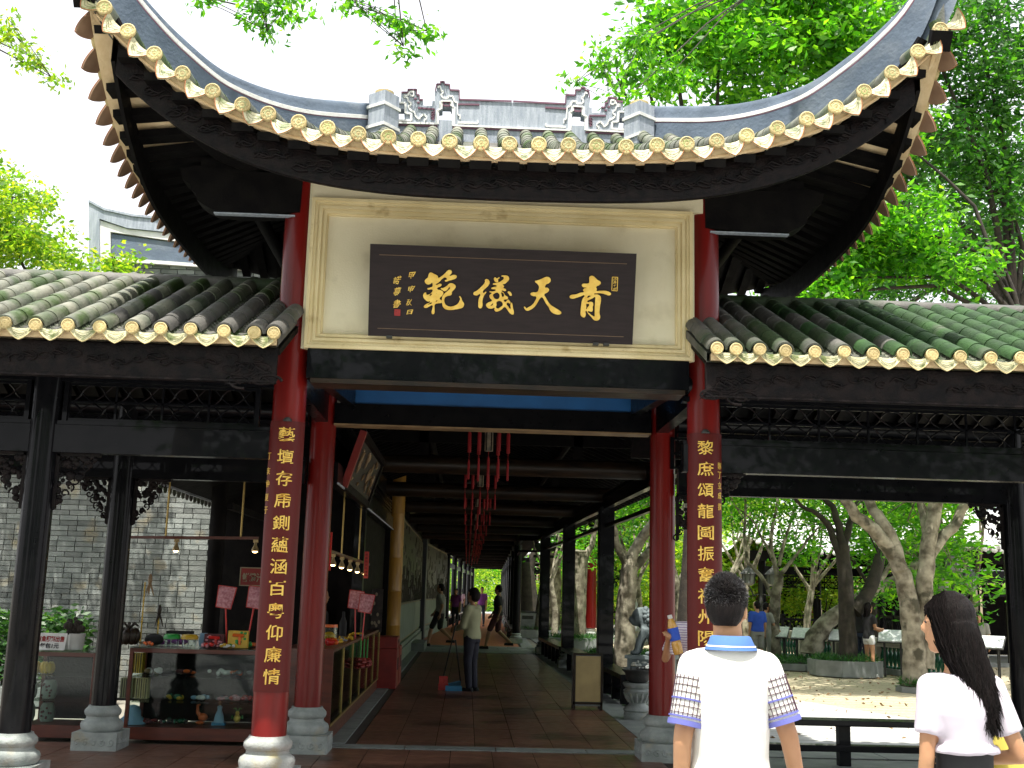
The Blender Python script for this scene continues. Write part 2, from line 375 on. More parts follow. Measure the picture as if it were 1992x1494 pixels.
    def mesh(s, name, m, smooth=False):
        me = bpy.data.meshes.new(name); me.from_pydata(s.v, [], s.f)
        if m is not None: me.materials.append(m)
        if smooth:
            me.polygons.foreach_set('use_smooth', [True]*len(me.polygons))
            try: me.set_sharp_from_angle(angle=R(42))
            except Exception: pass
        me.update(); return me

def obj(name, mb, m=None, parent=None, smooth=False, loc=None, rot=None):
    me = mb.mesh(name, m, smooth) if isinstance(mb, MB) else mb
    o = bpy.data.objects.new(name, me); COL.objects.link(o)
    if loc is not None: o.location = loc
    if rot is not None: o.rotation_euler = rot
    if parent is not None: o.parent = parent
    return o
def kid(name, mb, m, parent, smooth=False, label=None):
    """child whose mesh is given in world coordinates"""
    o = obj(name, mb, m, parent, smooth)
    root = parent; off = Vector((0, 0, 0))
    while root is not None: off += root.location; root = root.parent
    o.location = -off
    if label: o['label'] = label
    return o
def fixbevel(o, w=0.006, seg=2):
    b = o.modifiers.new('bevel', 'BEVEL'); b.width = w; b.segments = seg; b.limit_method = 'ANGLE'; b.angle_limit = R(40)
    return o
def tag(o, label=None, cat=None, group=None, kind=None):
    if label: o['label'] = label
    if cat: o['category'] = cat
    if group: o['group'] = group
    if kind: o['kind'] = kind
    return o
def thing(name, label, cat, loc=(0, 0, 0), group=None, rz=0.0):
    o = bpy.data.objects.new(name, None); COL.objects.link(o)
    o.empty_display_size = 0.1
    o.location = loc; o.rotation_euler = (0, 0, rz)
    return tag(o, label, cat, group)
def struct(name, mb, m, smooth=False): return tag(obj(name, mb, m, None, smooth), kind='structure')
def dup(root, loc, rz=None, label=None, group=None, scale=None):
    kids = {}
    for o in bpy.data.objects:
        if o.parent is not None: kids.setdefault(o.parent, []).append(o)
    def cp(o, p):
        c = o.copy(); COL.objects.link(c); c.parent = p
        for k in kids.get(o, []): cp(k, c)
        return c
    r = cp(root, None)
    r.location = loc
    if rz is not None: r.rotation_euler = (0, 0, rz)
    if scale: r.scale = (scale,)*3
    if label: r['label'] = label
    if group: r['group'] = group
    return r
def copies(name, me, parent, places):
    """many part objects sharing one mesh; places = list of (loc, rot) or matrices"""
    out = []
    for pl in places:
        o = bpy.data.objects.new(name, me); COL.objects.link(o); o.parent = parent
        if isinstance(pl, Matrix): o.matrix_local = pl
        else:
            o.location = pl[0]
            if len(pl) > 1: o.rotation_euler = pl[1]
        out.append(o)
    return out
def text_mb(s, w, h=None, depth=0.006, bold=0.0):
    c = bpy.data.curves.new('t', 'FONT'); c.body = s; c.extrude = depth/2; c.offset = bold; c.resolution_u = 3
    o = bpy.data.objects.new('t', c); COL.objects.link(o)
    dg = bpy.context.evaluated_depsgraph_get()
    me = bpy.data.meshes.new_from_object(o.evaluated_get(dg))
    vs_ = [v.co.copy() for v in me.vertices]; fs_ = [tuple(p.vertices) for p in me.polygons]
    bpy.data.objects.remove(o); bpy.data.curves.remove(c); bpy.data.meshes.remove(me)
    x0 = min(v.x for v in vs_); x1 = max(v.x for v in vs_); y0 = min(v.y for v in vs_); y1 = max(v.y for v in vs_)
    kx = w/(x1-x0); ky = (h/(y1-y0)) if h else kx
    # text lies in the XZ plane facing -Y
    vs_ = [Vector(((v.x-(x0+x1)/2)*kx, -v.z, (v.y-(y0+y1)/2)*ky)) for v in vs_]
    m = MB(); m.add(vs_, fs_); return m
def curve_mb(loops, depth):
    """filled 2D outlines (with holes) -> MB in XY plane, extruded +-depth"""
    c = bpy.data.curves.new('g', 'CURVE'); c.dimensions = '2D'; c.fill_mode = 'BOTH'; c.extrude = depth; c.bevel_depth = depth*0.6; c.bevel_resolution = 1
    c.resolution_u = 4
    for lp in loops:
        sp = c.splines.new('BEZIER'); sp.bezier_points.add(len(lp)-1); sp.use_cyclic_u = True
        for bp, (x, y) in zip(sp.bezier_points, lp):
            bp.co = (x, y, 0); bp.handle_left_type = bp.handle_right_type = 'AUTO'
    o = bpy.data.objects.new('g', c); COL.objects.link(o)
    dg = bpy.context.evaluated_depsgraph_get(); me = bpy.data.meshes.new_from_object(o.evaluated_get(dg))
    m = MB(); m.add([v.co.copy() for v in me.vertices], [tuple(p.vertices) for p in me.polygons])
    bpy.data.objects.remove(o); bpy.data.curves.remove(c); bpy.data.meshes.remove(me)
    return m
def interp(tab, x):
    if x <= tab[0][0]: a, b = tab[0], tab[1]
    elif x >= tab[-1][0]: a, b = tab[-2], tab[-1]
    else:
        for a, b in zip(tab, tab[1:]):
            if a[0] <= x <= b[0]: break
        i = tab.index(a)
        # catmull-rom style smooth
        p0 = tab[max(i-1, 0)]; p3 = tab[min(i+2, len(tab)-1)]
        t = (x-a[0])/(b[0]-a[0])
        m1 = (b[1]-p0[1])/(b[0]-p0[0])*(b[0]-a[0]) if b[0] != p0[0] else 0
        m2 = (p3[1]-a[1])/(p3[0]-a[0])*(b[0]-a[0]) if p3[0] != a[0] else 0
        return (2*t**3-3*t**2+1)*a[1] + (t**3-2*t**2+t)*m1 + (-2*t**3+3*t**2)*b[1] + (t**3-t**2)*m2
    return a[1] + (b[1]-a[1])*(x-a[0])/(b[0]-a[0])

# ------------------------------------------------------------------ shared roof pieces
def mesh2(name, pairs, smooth=False):
    me = bpy.data.meshes.new(name); v = []; f = []; mi = []
    for i, (mb, mt) in enumerate(pairs):
        o = len(v); v += mb.v; f += [tuple(k+o for k in ff) for ff in mb.f]; mi += [i]*len(mb.f)
    me.from_pydata(v, [], f)
    for _, mt in pairs: me.materials.append(mt)
    me.polygons.foreach_set('material_index', mi)
    if smooth:
        me.polygons.foreach_set('use_smooth', [True]*len(f))
        try: me.set_sharp_from_angle(angle=R(40))
        except Exception: pass
    me.update(); return me
def disc_mesh(r, m, rim):
    a = MB()
    # disc faces local -y
    def ring(prof, n=18):
        vs_ = []; fs_ = []
        for rr, y in prof:
            for k in range(n):
                t = 2*PI*k/n; vs_.append((rr*math.cos(t), y, rr*math.sin(t)))
        for i in range(len(prof)-1):
            for k in range(n):
                k2 = (k+1) % n; fs_.append((i*n+k, i*n+k2, (i+1)*n+k2, (i+1)*n+k))
        fs_.append(tuple(range((len(prof)-1)*n, len(prof)*n)))
        return vs_, fs_
    b = MB(); b.add(*ring([(r, 0.02), (r, -0.012), (r*0.86, -0.016), (r*0.80, -0.010)]))
    a.add(*ring([(r*0.80, -0.0095), (r*0.72, -0.006), (r*0.55, -0.006), (r*0.48, -0.012), (r*0.30, -0.012), (r*0.25, -0.006), (r*0.1, -0.006), (r*0.05, -0.013)], 18))
    for k in range(8):
        t = 2*PI*k/8; a.box((r*0.62*math.cos(t), -0.009, r*0.62*math.sin(t)), (r*0.13, 0.008, r*0.13), ry=-t)
    return mesh2('tile_end', [(a, m), (b, rim)], True)
def drip_mesh(w, h, m, linem, edge):
    n = 12; top = []; bot = []
    for i in range(n+1):
        u = -1+2*i/n
        top.append((u*w/2, 0.004+0.026*u*u))
        bot.append((u*w/2, 0.024 - 0.80*h*(1-abs(u)**2.6) - 0.32*h*(1-abs(u))**1.6))
    poly = top + list(reversed(bot))
    a = MB(); 
    vs_ = []
    for i in range(n+1):
        vs_ += [(top[i][0], -0.010+0.012*(1-(2*i/n-1)**2), top[i][1]), (bot[i][0], -0.022+0.004*(1-(2*i/n-1)**2), bot[i][1])]
    back = [(x, y+0.014, z) for x, y, z in vs_]
    k = len(vs_)
    fs_ = []
    for i in range(n):
        fs_ += [(2*i, 2*i+1, 2*i+3, 2*i+2), (k+2*i, k+2*i+2, k+2*i+3, k+2*i+1), (2*i, 2*i+2, k+2*i+2, k+2*i), (2*i+1, k+2*i+1, k+2*i+3, 2*i+3)]
    a.add(vs_+back, fs_)
    l = MB()
    for q in (0.30, 0.52, 0.72):
        pts = []
        for i in range(2, n-1):
            z = top[i][1]*(1-q)+bot[i][1]*q; x = top[i][0]*(1-0.35*q)
            pts.append((x, -0.021+0.006*(1-q), z))
        l.tube(pts, 0.0016, 4)
    e = MB(); e.tube([(x, -0.020, z) for x, z in bot], 0.0038, 5)
    return mesh2('drip_tile', [(a, m), (l, linem), (e, edge)], True)
def cover_mesh(r, L, m, r2=None):
    r2 = r2 or r*0.93; a = MB(); n = 8; vs_ = []
    for (y, rr) in ((0, r), (L, r2)):
        for k in range(n+1):
            t = PI*k/n; vs_.append((rr*math.cos(t), y, rr*math.sin(t)*1.05))
    a.add(vs_, [(k, k+1, n+1+k+1, n+1+k) for k in range(n)])
    a.add([(rr*math.cos(PI*k/n)*0.84, 0, rr*math.sin(PI*k/n)*0.84) for rr in (r,) for k in range(n+1)], [])
    a.f += [(k, 2*(n+1)+k, 2*(n+1)+k+1, k+1) for k in range(n)]
    return a.mesh('cover_tile', m, True)
def frame(pos, along, inward):
    x = Vector(along).normalized(); y = Vector(inward); y = (y - x*y.dot(x)).normalized(); z = x.cross(y)
    m = Matrix((x, y, z)).transposed().to_4x4(); m.translation = Vector(pos); return m
def slope_frame(pos, d, side):
    y = Vector(d).normalized(); x = Vector(side); x = (x-y*x.dot(y)).normalized(); z = x.cross(y)
    m = Matrix((x, y, z)).transposed().to_4x4(); m.translation = Vector(pos); return m

def column_base(parent, x, y, top=0.42, m='stone', s=1.0, carve=True):
    b = MB(); b.box((x, y, 0.085), (0.46*s, 0.46*s, 0.17))
    if carve:
        for fx, fy in ((0, -1), (-1, 0), (1, 0)):
            for k in range(5):
                pts = []
                for q in range(13):
                    a = q*0.62; rr = 0.036*(1-q/15)
                    u = -0.17+0.085*k + rr*math.cos(a+k); w = 0.085+rr*math.sin(a+k)
                    pts.append((x+fx*0.231*s+(u*s if fx == 0 else 0), y+fy*0.231*s+(u*s if fy == 0 else 0), w))
                b.tube(pts, 0.006, 4)
    k = (top-0.17)/0.25
    prof = [(0.19, 0.171), (0.205, 0.185), (0.213, 0.21), (0.215, 0.235), (0.205, 0.26), (0.178, 0.278), (0.163, 0.292), (0.163, 0.315), (0.178, 0.328), (0.186, 0.35), (0.184, 0.372), (0.168, 0.39), (0.152, 0.405), (0.148, 0.42)]
    b.lathe((x, y, 0), [(r*s, 0.17+(z-0.17)*k) for r, z in prof], 28)
    return kid('column_base', b, M[m], parent, True)
def round_column(parent, x, y, z0, z1, r, m):
    b = MB(); b.lathe((x, y, 0), [(r, z0), (r, z0+0.3), (r*0.99, (z0+z1)/2), (r*0.97, z1)], 28)
    return kid('column', b, m, parent, True)

# ------------------------------------------------------------------ gate pavilion
gate = thing('gate_pavilion', 'gate pavilion on red columns under a roof with sharply upturned corners', 'gate', (0.2, 10.2, 0))
GC = 0.21                       # centre between the columns
COLS = {'L': (-1.48, 9.1), 'R': (1.895, 9.1), 'L2': (-1.485, 11.3), 'R2': (1.935, 11.3)}
for k, (x, y) in COLS.items():
    front = y < 10
    o = round_column(gate, x, y, 0.42, 4.95 if front else 3.6, 0.135 if front else 0.128, M['red'])
    if k == 'L': o['label'] = 'left front red column with a gold lettered board'
    column_base(gate, x, y, 0.42, 'stonewhite' if k == 'L' else 'stone')  # left front base in paler stone to stand in for sunlight on it

XC, HA, YF, YB, YR, RA = 0.28, 3.2, 7.8, 12.6, 10.2, 1.2
def zf(x): 
    u = abs(x-XC)/HA; return 4.757 + 1.07*u**3.42 + (0.04*u if x > XC else 0)
def zs(Y, right=False):
    v = (Y-YR)/2.4
    return 5.0 + ((0.827*abs(v)**3.3) if v < 0 else 0.25*v**3) + (0.04*max(0, -v) if right else 0)
def zb(x): 
    u = abs(x-XC)/HA; return 4.95+0.30*u**3
TOPT = [(-0.03, 6.62), (0.02, 6.30), (0.07, 6.11), (0.136, 5.97), (0.236, 5.82), (0.386, 5.69), (0.61, 5.74), (0.883, 5.98), (1.0, 6.10)]
def ztop(t, right): return interp(TOPT, t) + (0.09 if right else 0)
def zhip(t, right): 
    z = ztop(t, right)-0.44
    return z + 0.12*max(0, t-0.6)/0.4
def zhipr(t): return 5.25 + 0.35*t + 0.2*t*t
def frontend(x):
    d = abs(x-XC); right = x > XC
    if d <= RA: return YR, 5.80
    t = (HA-d)/(HA-RA); return YF+2.4*t, zhip(t, right)
def backend(x):
    d = abs(x-XC)
    if d <= RA: return YR, 5.80
    t = (HA-d)/(HA-RA); return YB-2.4*t, zhipr(t)
def sideend(Y, sgn):
    if Y <= YR:
        t = (Y-YF)/2.4; z = zhip(t, sgn > 0)
    else:
        t = (YB-Y)/2.4; z = zhipr(t)
    return XC+sgn*(HA-(HA-RA)*t), z
def prof(z0, z1, s): return z0+(z1-z0)*(0.75*s+0.25*s*s)
top = MB(); und = MB(); und2 = MB()
NX, NS = 60, 8
def surf(dz, mb):
    rows = []
    for i in range(NX+1):
        x = XC-HA+2*HA*i/NX; Y1, z1 = frontend(x); z0 = zf(x)
        rows.append([(x, YF+(Y1-YF)*j/NS, prof(z0, z1, j/NS)-0.03+dz) for j in range(NS+1)])
    mb.strip(rows)
    rows = []
    mb0 = mb; mb = und2 if mb is und else mb
    for i in range(NX+1):
        x = XC-HA+2*HA*i/NX; Y1, z1 = backend(x); z0 = zb(x)
        rows.append([(x, YB+(Y1-YB)*j/NS, prof(z0, z1, j/NS)-0.03+dz) for j in range(NS+1)])
    mb.strip(rows)
    mb = mb0
    for sgn in (-1, 1):
        rows = []
        for i in range(41):
            Y = YF+(YB-YF)*i/40; x1, z1 = sideend(Y, sgn); x0 = XC+sgn*HA; z0 = zs(Y, sgn > 0)
            rows.append([(x0+(x1-x0)*j/NS, Y, prof(z0, z1, j/NS)-0.03+dz) for j in range(NS+1)])
        mb.strip(rows)
surf(0.0, top); surf(-0.075, und)
roof = kid('roof', top, M['tilegrey'], gate, True)
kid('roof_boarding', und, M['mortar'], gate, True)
kid('rear_boarding', und2, M['blackdull'], gate, True)  # rear soffit given a dark colour in place of the shade there

DISC = disc_mesh(0.057, M['disc'], M['discplain'])
DRIP = drip_mesh(0.218, 0.128, M['drip'], M['dripline'], M['terracotta'])
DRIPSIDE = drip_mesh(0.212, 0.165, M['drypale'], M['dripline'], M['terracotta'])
COVER = cover_mesh(0.062, 0.215, M['tile'])
px_discs = [(205, 16), (250.5, 63), (302, 107), (356.6, 145), (415, 177), (473, 200), (523, 222), (582, 241), (638, 252), (698, 260), (756, 267), (814, 272), (875, 276), (936, 278), (991, 282), (1048, 284), (1105, 287), (1160, 288), (1217, 290), (1277, 290), (1335, 287), (1393, 284), (1451, 273), (1511, 262), (1568, 240), (1624, 213), (1679, 184), (1733, 146), (1783, 96), (1827, 61)]
DX = [at(p[0], p[1], YF).x for p in px_discs]
DX = [DX[0]-0.155] + DX
seg = []; dd = []; rr_ = []; drips = []
raft = []
for i, x in enumerate(DX):
    z = zf(x); sl_ = (zf(x+0.02)-zf(x-0.02))/0.04
    dd.append(frame((x, YF-0.02, z+random.uniform(-.004, .004)), (1, 0, sl_), (random.uniform(-.06, .06), 1, -0.04+random.uniform(-.10, .10))))
    Y1, z1 = frontend(x); Y1 -= 0.10
    Y = YF-0.01
    while Y < Y1-0.05:
        s = (Y-YF)/(Y1-YF); s2 = (Y+0.2-YF)/(Y1-YF)
        a = Vector((x, Y, prof(z, z1, s)-0.008)); b_ = Vector((x, Y+0.2, prof(z, z1, s2)-0.008))
        seg.append(slope_frame(a+Vector((random.uniform(-.004, .004), 0, 0)), b_-a, (1, 0, sl_))); Y += 0.2
    raft.append((Vector((x, YF+0.035, z-0.15)), Vector((x, Y1, z1-0.14))))
for a, b_ in zip(DX, DX[1:]+[DX[-1]+0.19]):
    x = (a+b_)/2; z = zf(x); sl_ = (zf(x+0.02)-zf(x-0.02))/0.04
    drips.append(frame((x, YF-0.005, z-0.028), (1, 0, sl_), (0, 1, -0.22+random.uniform(-.05, .05))))
copies('tile_end', DISC, roof, dd)
copies('drip_tile', DRIP, roof, drips)
copies('cover_tile', COVER, roof, seg[:298])
for sgn in (-1, 1):
    dd = []; dr = []; n = 23; sd_ = MB()
    for i in range(n+1):
        Y = YF+0.06+(YB-YF-0.12)*i/n; x0 = XC+sgn*HA; z = zs(Y, sgn > 0); sl_ = (zs(Y+.02)-zs(Y-.02))/.04
        dd.append(frame((x0+sgn*0.02, Y, z), (0, sgn, sgn*sl_), (-sgn, 0, 0)))
        x1, z1 = sideend(Y, sgn)
        sd_.tube([(x0+(x1-x0)*s, Y, prof(z, z1, s)-0.008) for s in (0, .25, .5, .75, .97)], 0.054, 8)
        Ym = Y+(YB-YF-0.12)/n/2
        if i < n: dr.append(frame((x0+sgn*0.02, Ym, zs(Ym, sgn > 0)-0.03), (0, sgn, sgn*sl_), (-sgn, 0, -0.65)))
        a = Vector((x0-sgn*0.05, Y, z-0.15)); b_ = Vector((x1, Y, z1-0.14))
        if (a-b_).length > 0.3: raft.append((a, b_))
    copies('tile_end', DISC, roof, dd)
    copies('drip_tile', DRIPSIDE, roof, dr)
    tag(kid('cover_tile_rows', sd_, M['tile'], roof, True), kind='stuff')
bk = MB()
for x in DX:
    Y1, z1 = backend(x); z = zb(x)
    bk.tube([(x, YB+(Y1-YB)*s, prof(z, z1, s)) for s in (0, .25, .5, .75, .97)], 0.054, 8)
    raft.append((Vector((x, YB-0.05, z-0.15)), Vector((x, Y1, z1-0.14))))
tag(kid('cover_tile_rows', bk, M['tile'], roof, True), kind='stuff')
for a, b_ in raft:
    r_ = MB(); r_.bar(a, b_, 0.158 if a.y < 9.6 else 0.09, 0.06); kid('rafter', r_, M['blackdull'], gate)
# cream mortar bed under the eave tiles
mo = MB()
def band(mb, pts, off0, off1, thick, nrm):
    """vertical band following pts; z from +off0 to +off1, thickness along nrm"""
    n = Vector(nrm)*thick
    rows = [[Vector(p)+Vector((0, 0, off0)) for p in pts], [Vector(p)+Vector((0, 0, off1)) for p in pts],
            [Vector(p)+Vector((0, 0, off1))+n for p in pts], [Vector(p)+Vector((0, 0, off0))+n for p in pts], [Vector(p)+Vector((0, 0, off0)) for p in pts]]
    mb.strip(rows)
fpts = [(XC-HA+0.06+2*(HA-0.06)*i/70, YF+0.012, zf(XC-HA+0.06+2*(HA-0.06)*i/70)) for i in range(71)]
band(mo, fpts, -0.02, -0.118, 0.05, (0, 1, 0))
for sgn in (-1, 1):
    spts = [(XC+sgn*(HA-0.012), YF+0.06+(YB-YF-0.12)*i/50, zs(YF+0.06+(YB-YF-0.12)*i/50, sgn > 0)) for i in range(51)]
    band(mo, spts, -0.02, -0.085, 0.05, (-sgn, 0, 0))
kid('mortar_bed', mo, M['mortar'], gate)
# carved fascia boards
fa = MB()
fpts = [(XC-HA+0.2+2*(HA-0.2)*i/70, YF+0.13, zf(XC-HA+0.2+2*(HA-0.2)*i/70)) for i in range(71)]
band(fa, fpts, -0.125, -0.375, 0.03, (0, 1, 0))
fb = kid('fascia_board', fa, M['carve'], gate)
rl = MB()
band(rl, [(p[0], p[1]-0.008, p[2]) for p in fpts], -0.352, -0.372, 0.008, (0, 1, 0))
band(rl, [(p[0], p[1]-0.008, p[2]) for p in fpts], -0.150, -0.160, 0.008, (0, 1, 0))
def scrolls(mb, n, x0, x1, y, zfun, h, rad=0.006, seed=1):
    rg = random.Random(seed)
    for k in range(n):
        x = x0+(x1-x0)*(k+0.5)/n + rg.uniform(-.03, .03); z = zfun(x)+rg.uniform(-h/3, h/3)
        s = rg.choice((-1, 1)); r0 = rg.uniform(0.3, 0.55)*h; pts = []
        for q in range(15):
            a = q*0.5*s+rg.uniform(0, 0.1)+k; rr = r0*(1-q/16)
            pts.append((x+rr*math.cos(a)*1.5, y, z+rr*math.sin(a)*0.8))
        mb.tube(pts, [rad*(1-0.04*q) for q in range(15)], 5)
        if k % 2 == 0:
            mb.tube([(x-0.07, y, z-h*0.2), (x-0.03, y-0.004, z+h*0.15), (x+0.04, y, z-h*0.1), (x+0.09, y, z+h*0.22)], [0.003, rad*1.2, rad, 0.002], 5)
scrolls(rl, 84, XC-HA+0.35, XC+HA-0.35, YF+0.122, lambda x: zf(x)-0.25, 0.10, 0.0075, 3)
kid('carving', rl, M['carve'], fb, True)
for sgn in (-1, 1):
    sb = MB(); spts = [(XC+sgn*(HA-0.16), YF+0.12+(YB-YF-0.14)*i/50, zs(YF+0.12+(YB-YF-0.14)*i/50, sgn > 0)-0.02*(i/50)) for i in range(51)]
    band(sb, spts, -0.125, -0.36, 0.03, (-sgn, 0, 0))
    kid('fascia_board', sb, M['blackdull'], gate)
    # hip beam running out to the corner and the round purlin under the side rafters
    hb = MB(); hb.tube([(XC+sgn*(HA-0.12-(HA-RA)*t), YF+0.12+2.4*t, zhip(t, sgn > 0)-0.27) for t in (0.0, .1, .2, .35, .5, .7, .95)], [0.05, .07, .08, .085, .085, .085, .085], 8)
    kid('hip_beam', hb, M['blackdull'], gate, True)
    pu = MB(); xx = GC+sgn*2.30; pu.tube([(xx, 8.75, 5.02), (xx, 12.5, 5.00)], 0.062, 12)
    kid('purlin', pu, M['blackdull'], gate, True)
    pu = MB(); pu.tube([(xx-sgn*0.38, 9.35, 5.0), (xx-sgn*0.38, 12.5, 5.0)], 0.05, 12)
    kid('purlin', pu, M['blackdull'], gate, True)
    # stepped cantilever bracket from the column head
    pl = [(591, 346), (381, 325), (352, 331), (357, 352), (372, 361), (374, 372), (383, 380), (385, 392), (397, 401), (417, 411), (470, 417), (585, 416)]
    W = [at(a, b_, 9.0) for a, b_ in pl]
    poly = [((w.x-GC)*(-sgn), w.z-(0.0 if sgn < 0 else 0.0)) for w in W]
    br = MB(); br.prism(poly, (GC, 8.96, 0), (1, 0, 0), (0, 0, 1), (0, 0.22, 0))
    cb = kid('cantilever_bracket', br, M['blackdull'], gate)
    ed = MB(); zz = at(470, 417, 9.0).z; ed.b2(GC+sgn*1.72, GC+sgn*2.38, 8.952, 9.01, zz-0.014, zz-0.003)
    kid('edge_strip', ed, M['ridgepale'], cb)
    tb = MB(); tb.b2(GC+sgn*1.62, GC+sgn*2.52, 8.97, 9.14, 4.93, 5.02); kid('tie_beam', tb, M['blackdull'], gate)
    sb2 = MB(); sb2.b2(GC+sgn*1.69-0.07, GC+sgn*1.69+0.07, 9.22, 12.4, 4.55, 4.85); kid('side_beam', sb2, M['blackdull'], gate)
    sb3 = MB(); sb3.b2(GC+sgn*1.70-0.06, GC+sgn*1.70+0.06, 9.22, 11.2, 3.16, 3.45); kid('side_beam', sb3, M['black'], gate)
    hg = MB(); scrolls(hg, 6, GC+sgn*2.0-0.15, GC+sgn*2.0+0.15, 12.35, lambda x: 4.80, 0.09, 0.014, 5); kid('hanging_carving', hg, M['blackdull'], gate, True)
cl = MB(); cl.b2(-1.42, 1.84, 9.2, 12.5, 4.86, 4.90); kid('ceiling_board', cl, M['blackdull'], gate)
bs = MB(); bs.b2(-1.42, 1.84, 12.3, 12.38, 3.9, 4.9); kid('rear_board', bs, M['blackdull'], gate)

# hip ridges
for sgn in (-1, 1):
    rt = sgn > 0; rows = []; st = []; under = []
    ts = [-0.015+0.96*i/44 for i in range(45)]
    P0 = []
    for t in ts:
        x = XC+sgn*(HA-(HA-RA)*t); Y = YF+2.4*t
        P0.append((x, Y, ztop(t, rt)))
    n = Vector((-sgn*(-2.4), -(HA-RA), 0)).normalized()
    # section: (offset along n, dz)
    sec = [(0.085, -0.50), (0.085, -0.12), (0.10, -0.118), (0.10, -0.085), (0.085, -0.082), (0.078, -0.035), (0.045, -0.005), (0, 0.004), (-0.045, -0.005), (-0.078, -0.035), (-0.085, -0.082), (-0.10, -0.085), (-0.10, -0.118), (-0.085, -0.12), (-0.085, -0.50)]
    rg = MB(); rg.strip([[Vector(p)+n*a+Vector((0, 0, dz)) for a, dz in sec] for p in P0])
    e0 = Vector(P0[0]); rg.add([e0+n*a+Vector((0, 0, dz)) for a, dz in sec], [tuple(range(len(sec)))])
    hr = kid('hip_ridge', rg, M['ridge'], roof, True)
    for side in (1, -1):
        wl = MB(); wl.strip([[Vector(p)+n*side*a+Vector((0, 0, dz)) for a, dz in ((0.088, -0.123), (0.106, -0.121), (0.106, -0.088), (0.088, -0.084))] for p in P0])
        kid('white_line', wl, M['white'], hr)
        wl = MB(); wl.strip([[Vector(p)+n*side*a+Vector((0, 0, dz)) for a, dz in ((0.086, -0.134), (0.0935, -0.134), (0.0935, -0.1235), (0.086, -0.1235))] for p in P0])
        kid('dark_line', wl, M['purple'], hr)
    # end pier of the main ridge, set on the diagonal
    p = MB(); xx = XC+sgn*(RA+0.0)
    base = Vector((xx, YR-0.28, 5.45))
    a45 = sgn*R(38)
    p.box((xx, YR-0.22, 5.76), (0.20, 0.20, 0.66), rz=a45)
    pier = kid('ridge_pier', p, M['ridgepale'], roof)
    for zz in (5.76, 5.96):
        w = MB(); w.box((xx, YR-0.22, zz), (0.225, 0.225, 0.03), rz=a45); kid('white_band', w, M['white'], pier)
    w = MB(); w.lathe((xx-sgn*0.0, YR-0.22, 6.091), [(0.09, 0), (0.09, 0.03), (0.05, 0.05), (0.01, 0.055)], 16); kid('pier_cap', w, M['discplain'], pier, True)
# main ridge with fretwork ends (traced silhouette, 12 cm thick)
def cr(lst, ox, oy, k, Y=YR): return [at(ox+a/k, oy+b_/k, Y) for a, b_ in lst]
oL = [(800, 655), (800, 565), (835, 345), (870, 340), (880, 225), (960, 225), (960, 190), (1065, 190), (1065, 255), (1097, 255), (1097, 312), (1140, 315), (1140, 375), (1250, 380), (1255, 320), (1285, 320), (1285, 205), (1305, 200), (1305, 125), (1350, 125), (1350, 95), (1398, 95), (1400, 128), (1462, 130), (1465, 195), (1577, 200), (1577, 312)]
L3 = cr(oL, 640, 150, 6.225)
XM = 0.285
lf = [(p.x, p.z) for p in L3]
zr0 = lf[-1][1]
rf = [(2*XM-x, z) for x, z in reversed(lf)]
zbot = 5.72
outline = [(lf[0][0], zbot)] + lf + rf + [(rf[-1][0], zbot)]
def hole(lst, mirror=False):
    h = [(p.x, p.z) for p in cr(lst, 640, 150, 6.225)]
    return [(2*XM-x, z) for x, z in h] if mirror else h
H1 = [(1325, 548), (1325, 440), (1375, 435), (1375, 385), (1385, 385), (1470, 388), (1472, 400), (1500, 445), (1500, 555)]
H2 = [(842, 545), (842, 415), (915, 415), (915, 475), (918, 545)]
def flat2(loops, y0, y1):
    c = bpy.data.curves.new('g', 'CURVE'); c.dimensions = '2D'; c.fill_mode = 'BOTH'; c.extrude = (y1-y0)/2
    for lp in loops:
        sp = c.splines.new('POLY'); sp.points.add(len(lp)-1); sp.use_cyclic_u = True
        for q, (x, z) in zip(sp.points, lp): q.co = (x, z, 0, 1)
    o = bpy.data.objects.new('g', c); COL.objects.link(o)
    dg = bpy.context.evaluated_depsgraph_get(); me = bpy.data.meshes.new_from_object(o.evaluated_get(dg))
    m = MB(); ym = (y0+y1)/2
    m.add([(v.co.x, ym-v.co.z, v.co.y) for v in me.vertices], [tuple(p.vertices) for p in me.polygons])
    bpy.data.objects.remove(o); bpy.data.curves.remove(c); bpy.data.meshes.remove(me); return m
rd = flat2([outline, hole(H1), hole(H2), hole(H1, True), hole(H2, True)], YR-0.06, YR+0.06)
mr_ = kid('main_ridge', rd, M['ridgepale'], roof)
wt = MB(); wp = MB()
def wline(mb, lst, w=0.018, y=YR-0.068, ox=640, oy=150, k=6.225):
    P = [(p.x, p.z) for p in cr(lst, ox, oy, k)]
    for mir in (False, True):
        Q = [(2*XM-x, z) if mir else (x, z) for x, z in P]
        for a, b_ in zip(Q, Q[1:]):
            mb.bar((a[0], y, a[1]), (b_[0], y, b_[1]), w, 0.016)
wline(wt, [(800, 590), (1310, 605), (1318, 440), (1355, 425), (1360, 330), (1485, 330), (1490, 385), (1512, 400), (1508, 625), (2210, 655)], 0.030)
wline(wt, [(840, 345), (930, 350), (930, 470), (1000, 480), (1000, 560), (835, 560)], 0.020)
wline(wt, [(910, 265), (955, 260), (985, 215), (1030, 215), (1030, 265), (990, 262), (985, 245)], 0.010)
wline(wt, [(910, 270), (960, 290), (965, 330), (1000, 350), (995, 380), (965, 385), (970, 410), (1000, 440), (1040, 460), (1045, 490), (1065, 520), (1100, 545), (1110, 515), (1145, 485), (1185, 515), (1185, 545), (1155, 550), (1160, 575)], 0.010)
wline(wt, [(1320, 165), (1345, 145), (1360, 200), (1385, 215), (1360, 255), (1380, 285), (1440, 290), (1450, 265), (1500, 270), (1520, 330), (1555, 345), (1558, 490), (1590, 500), (1585, 545)], 0.010)
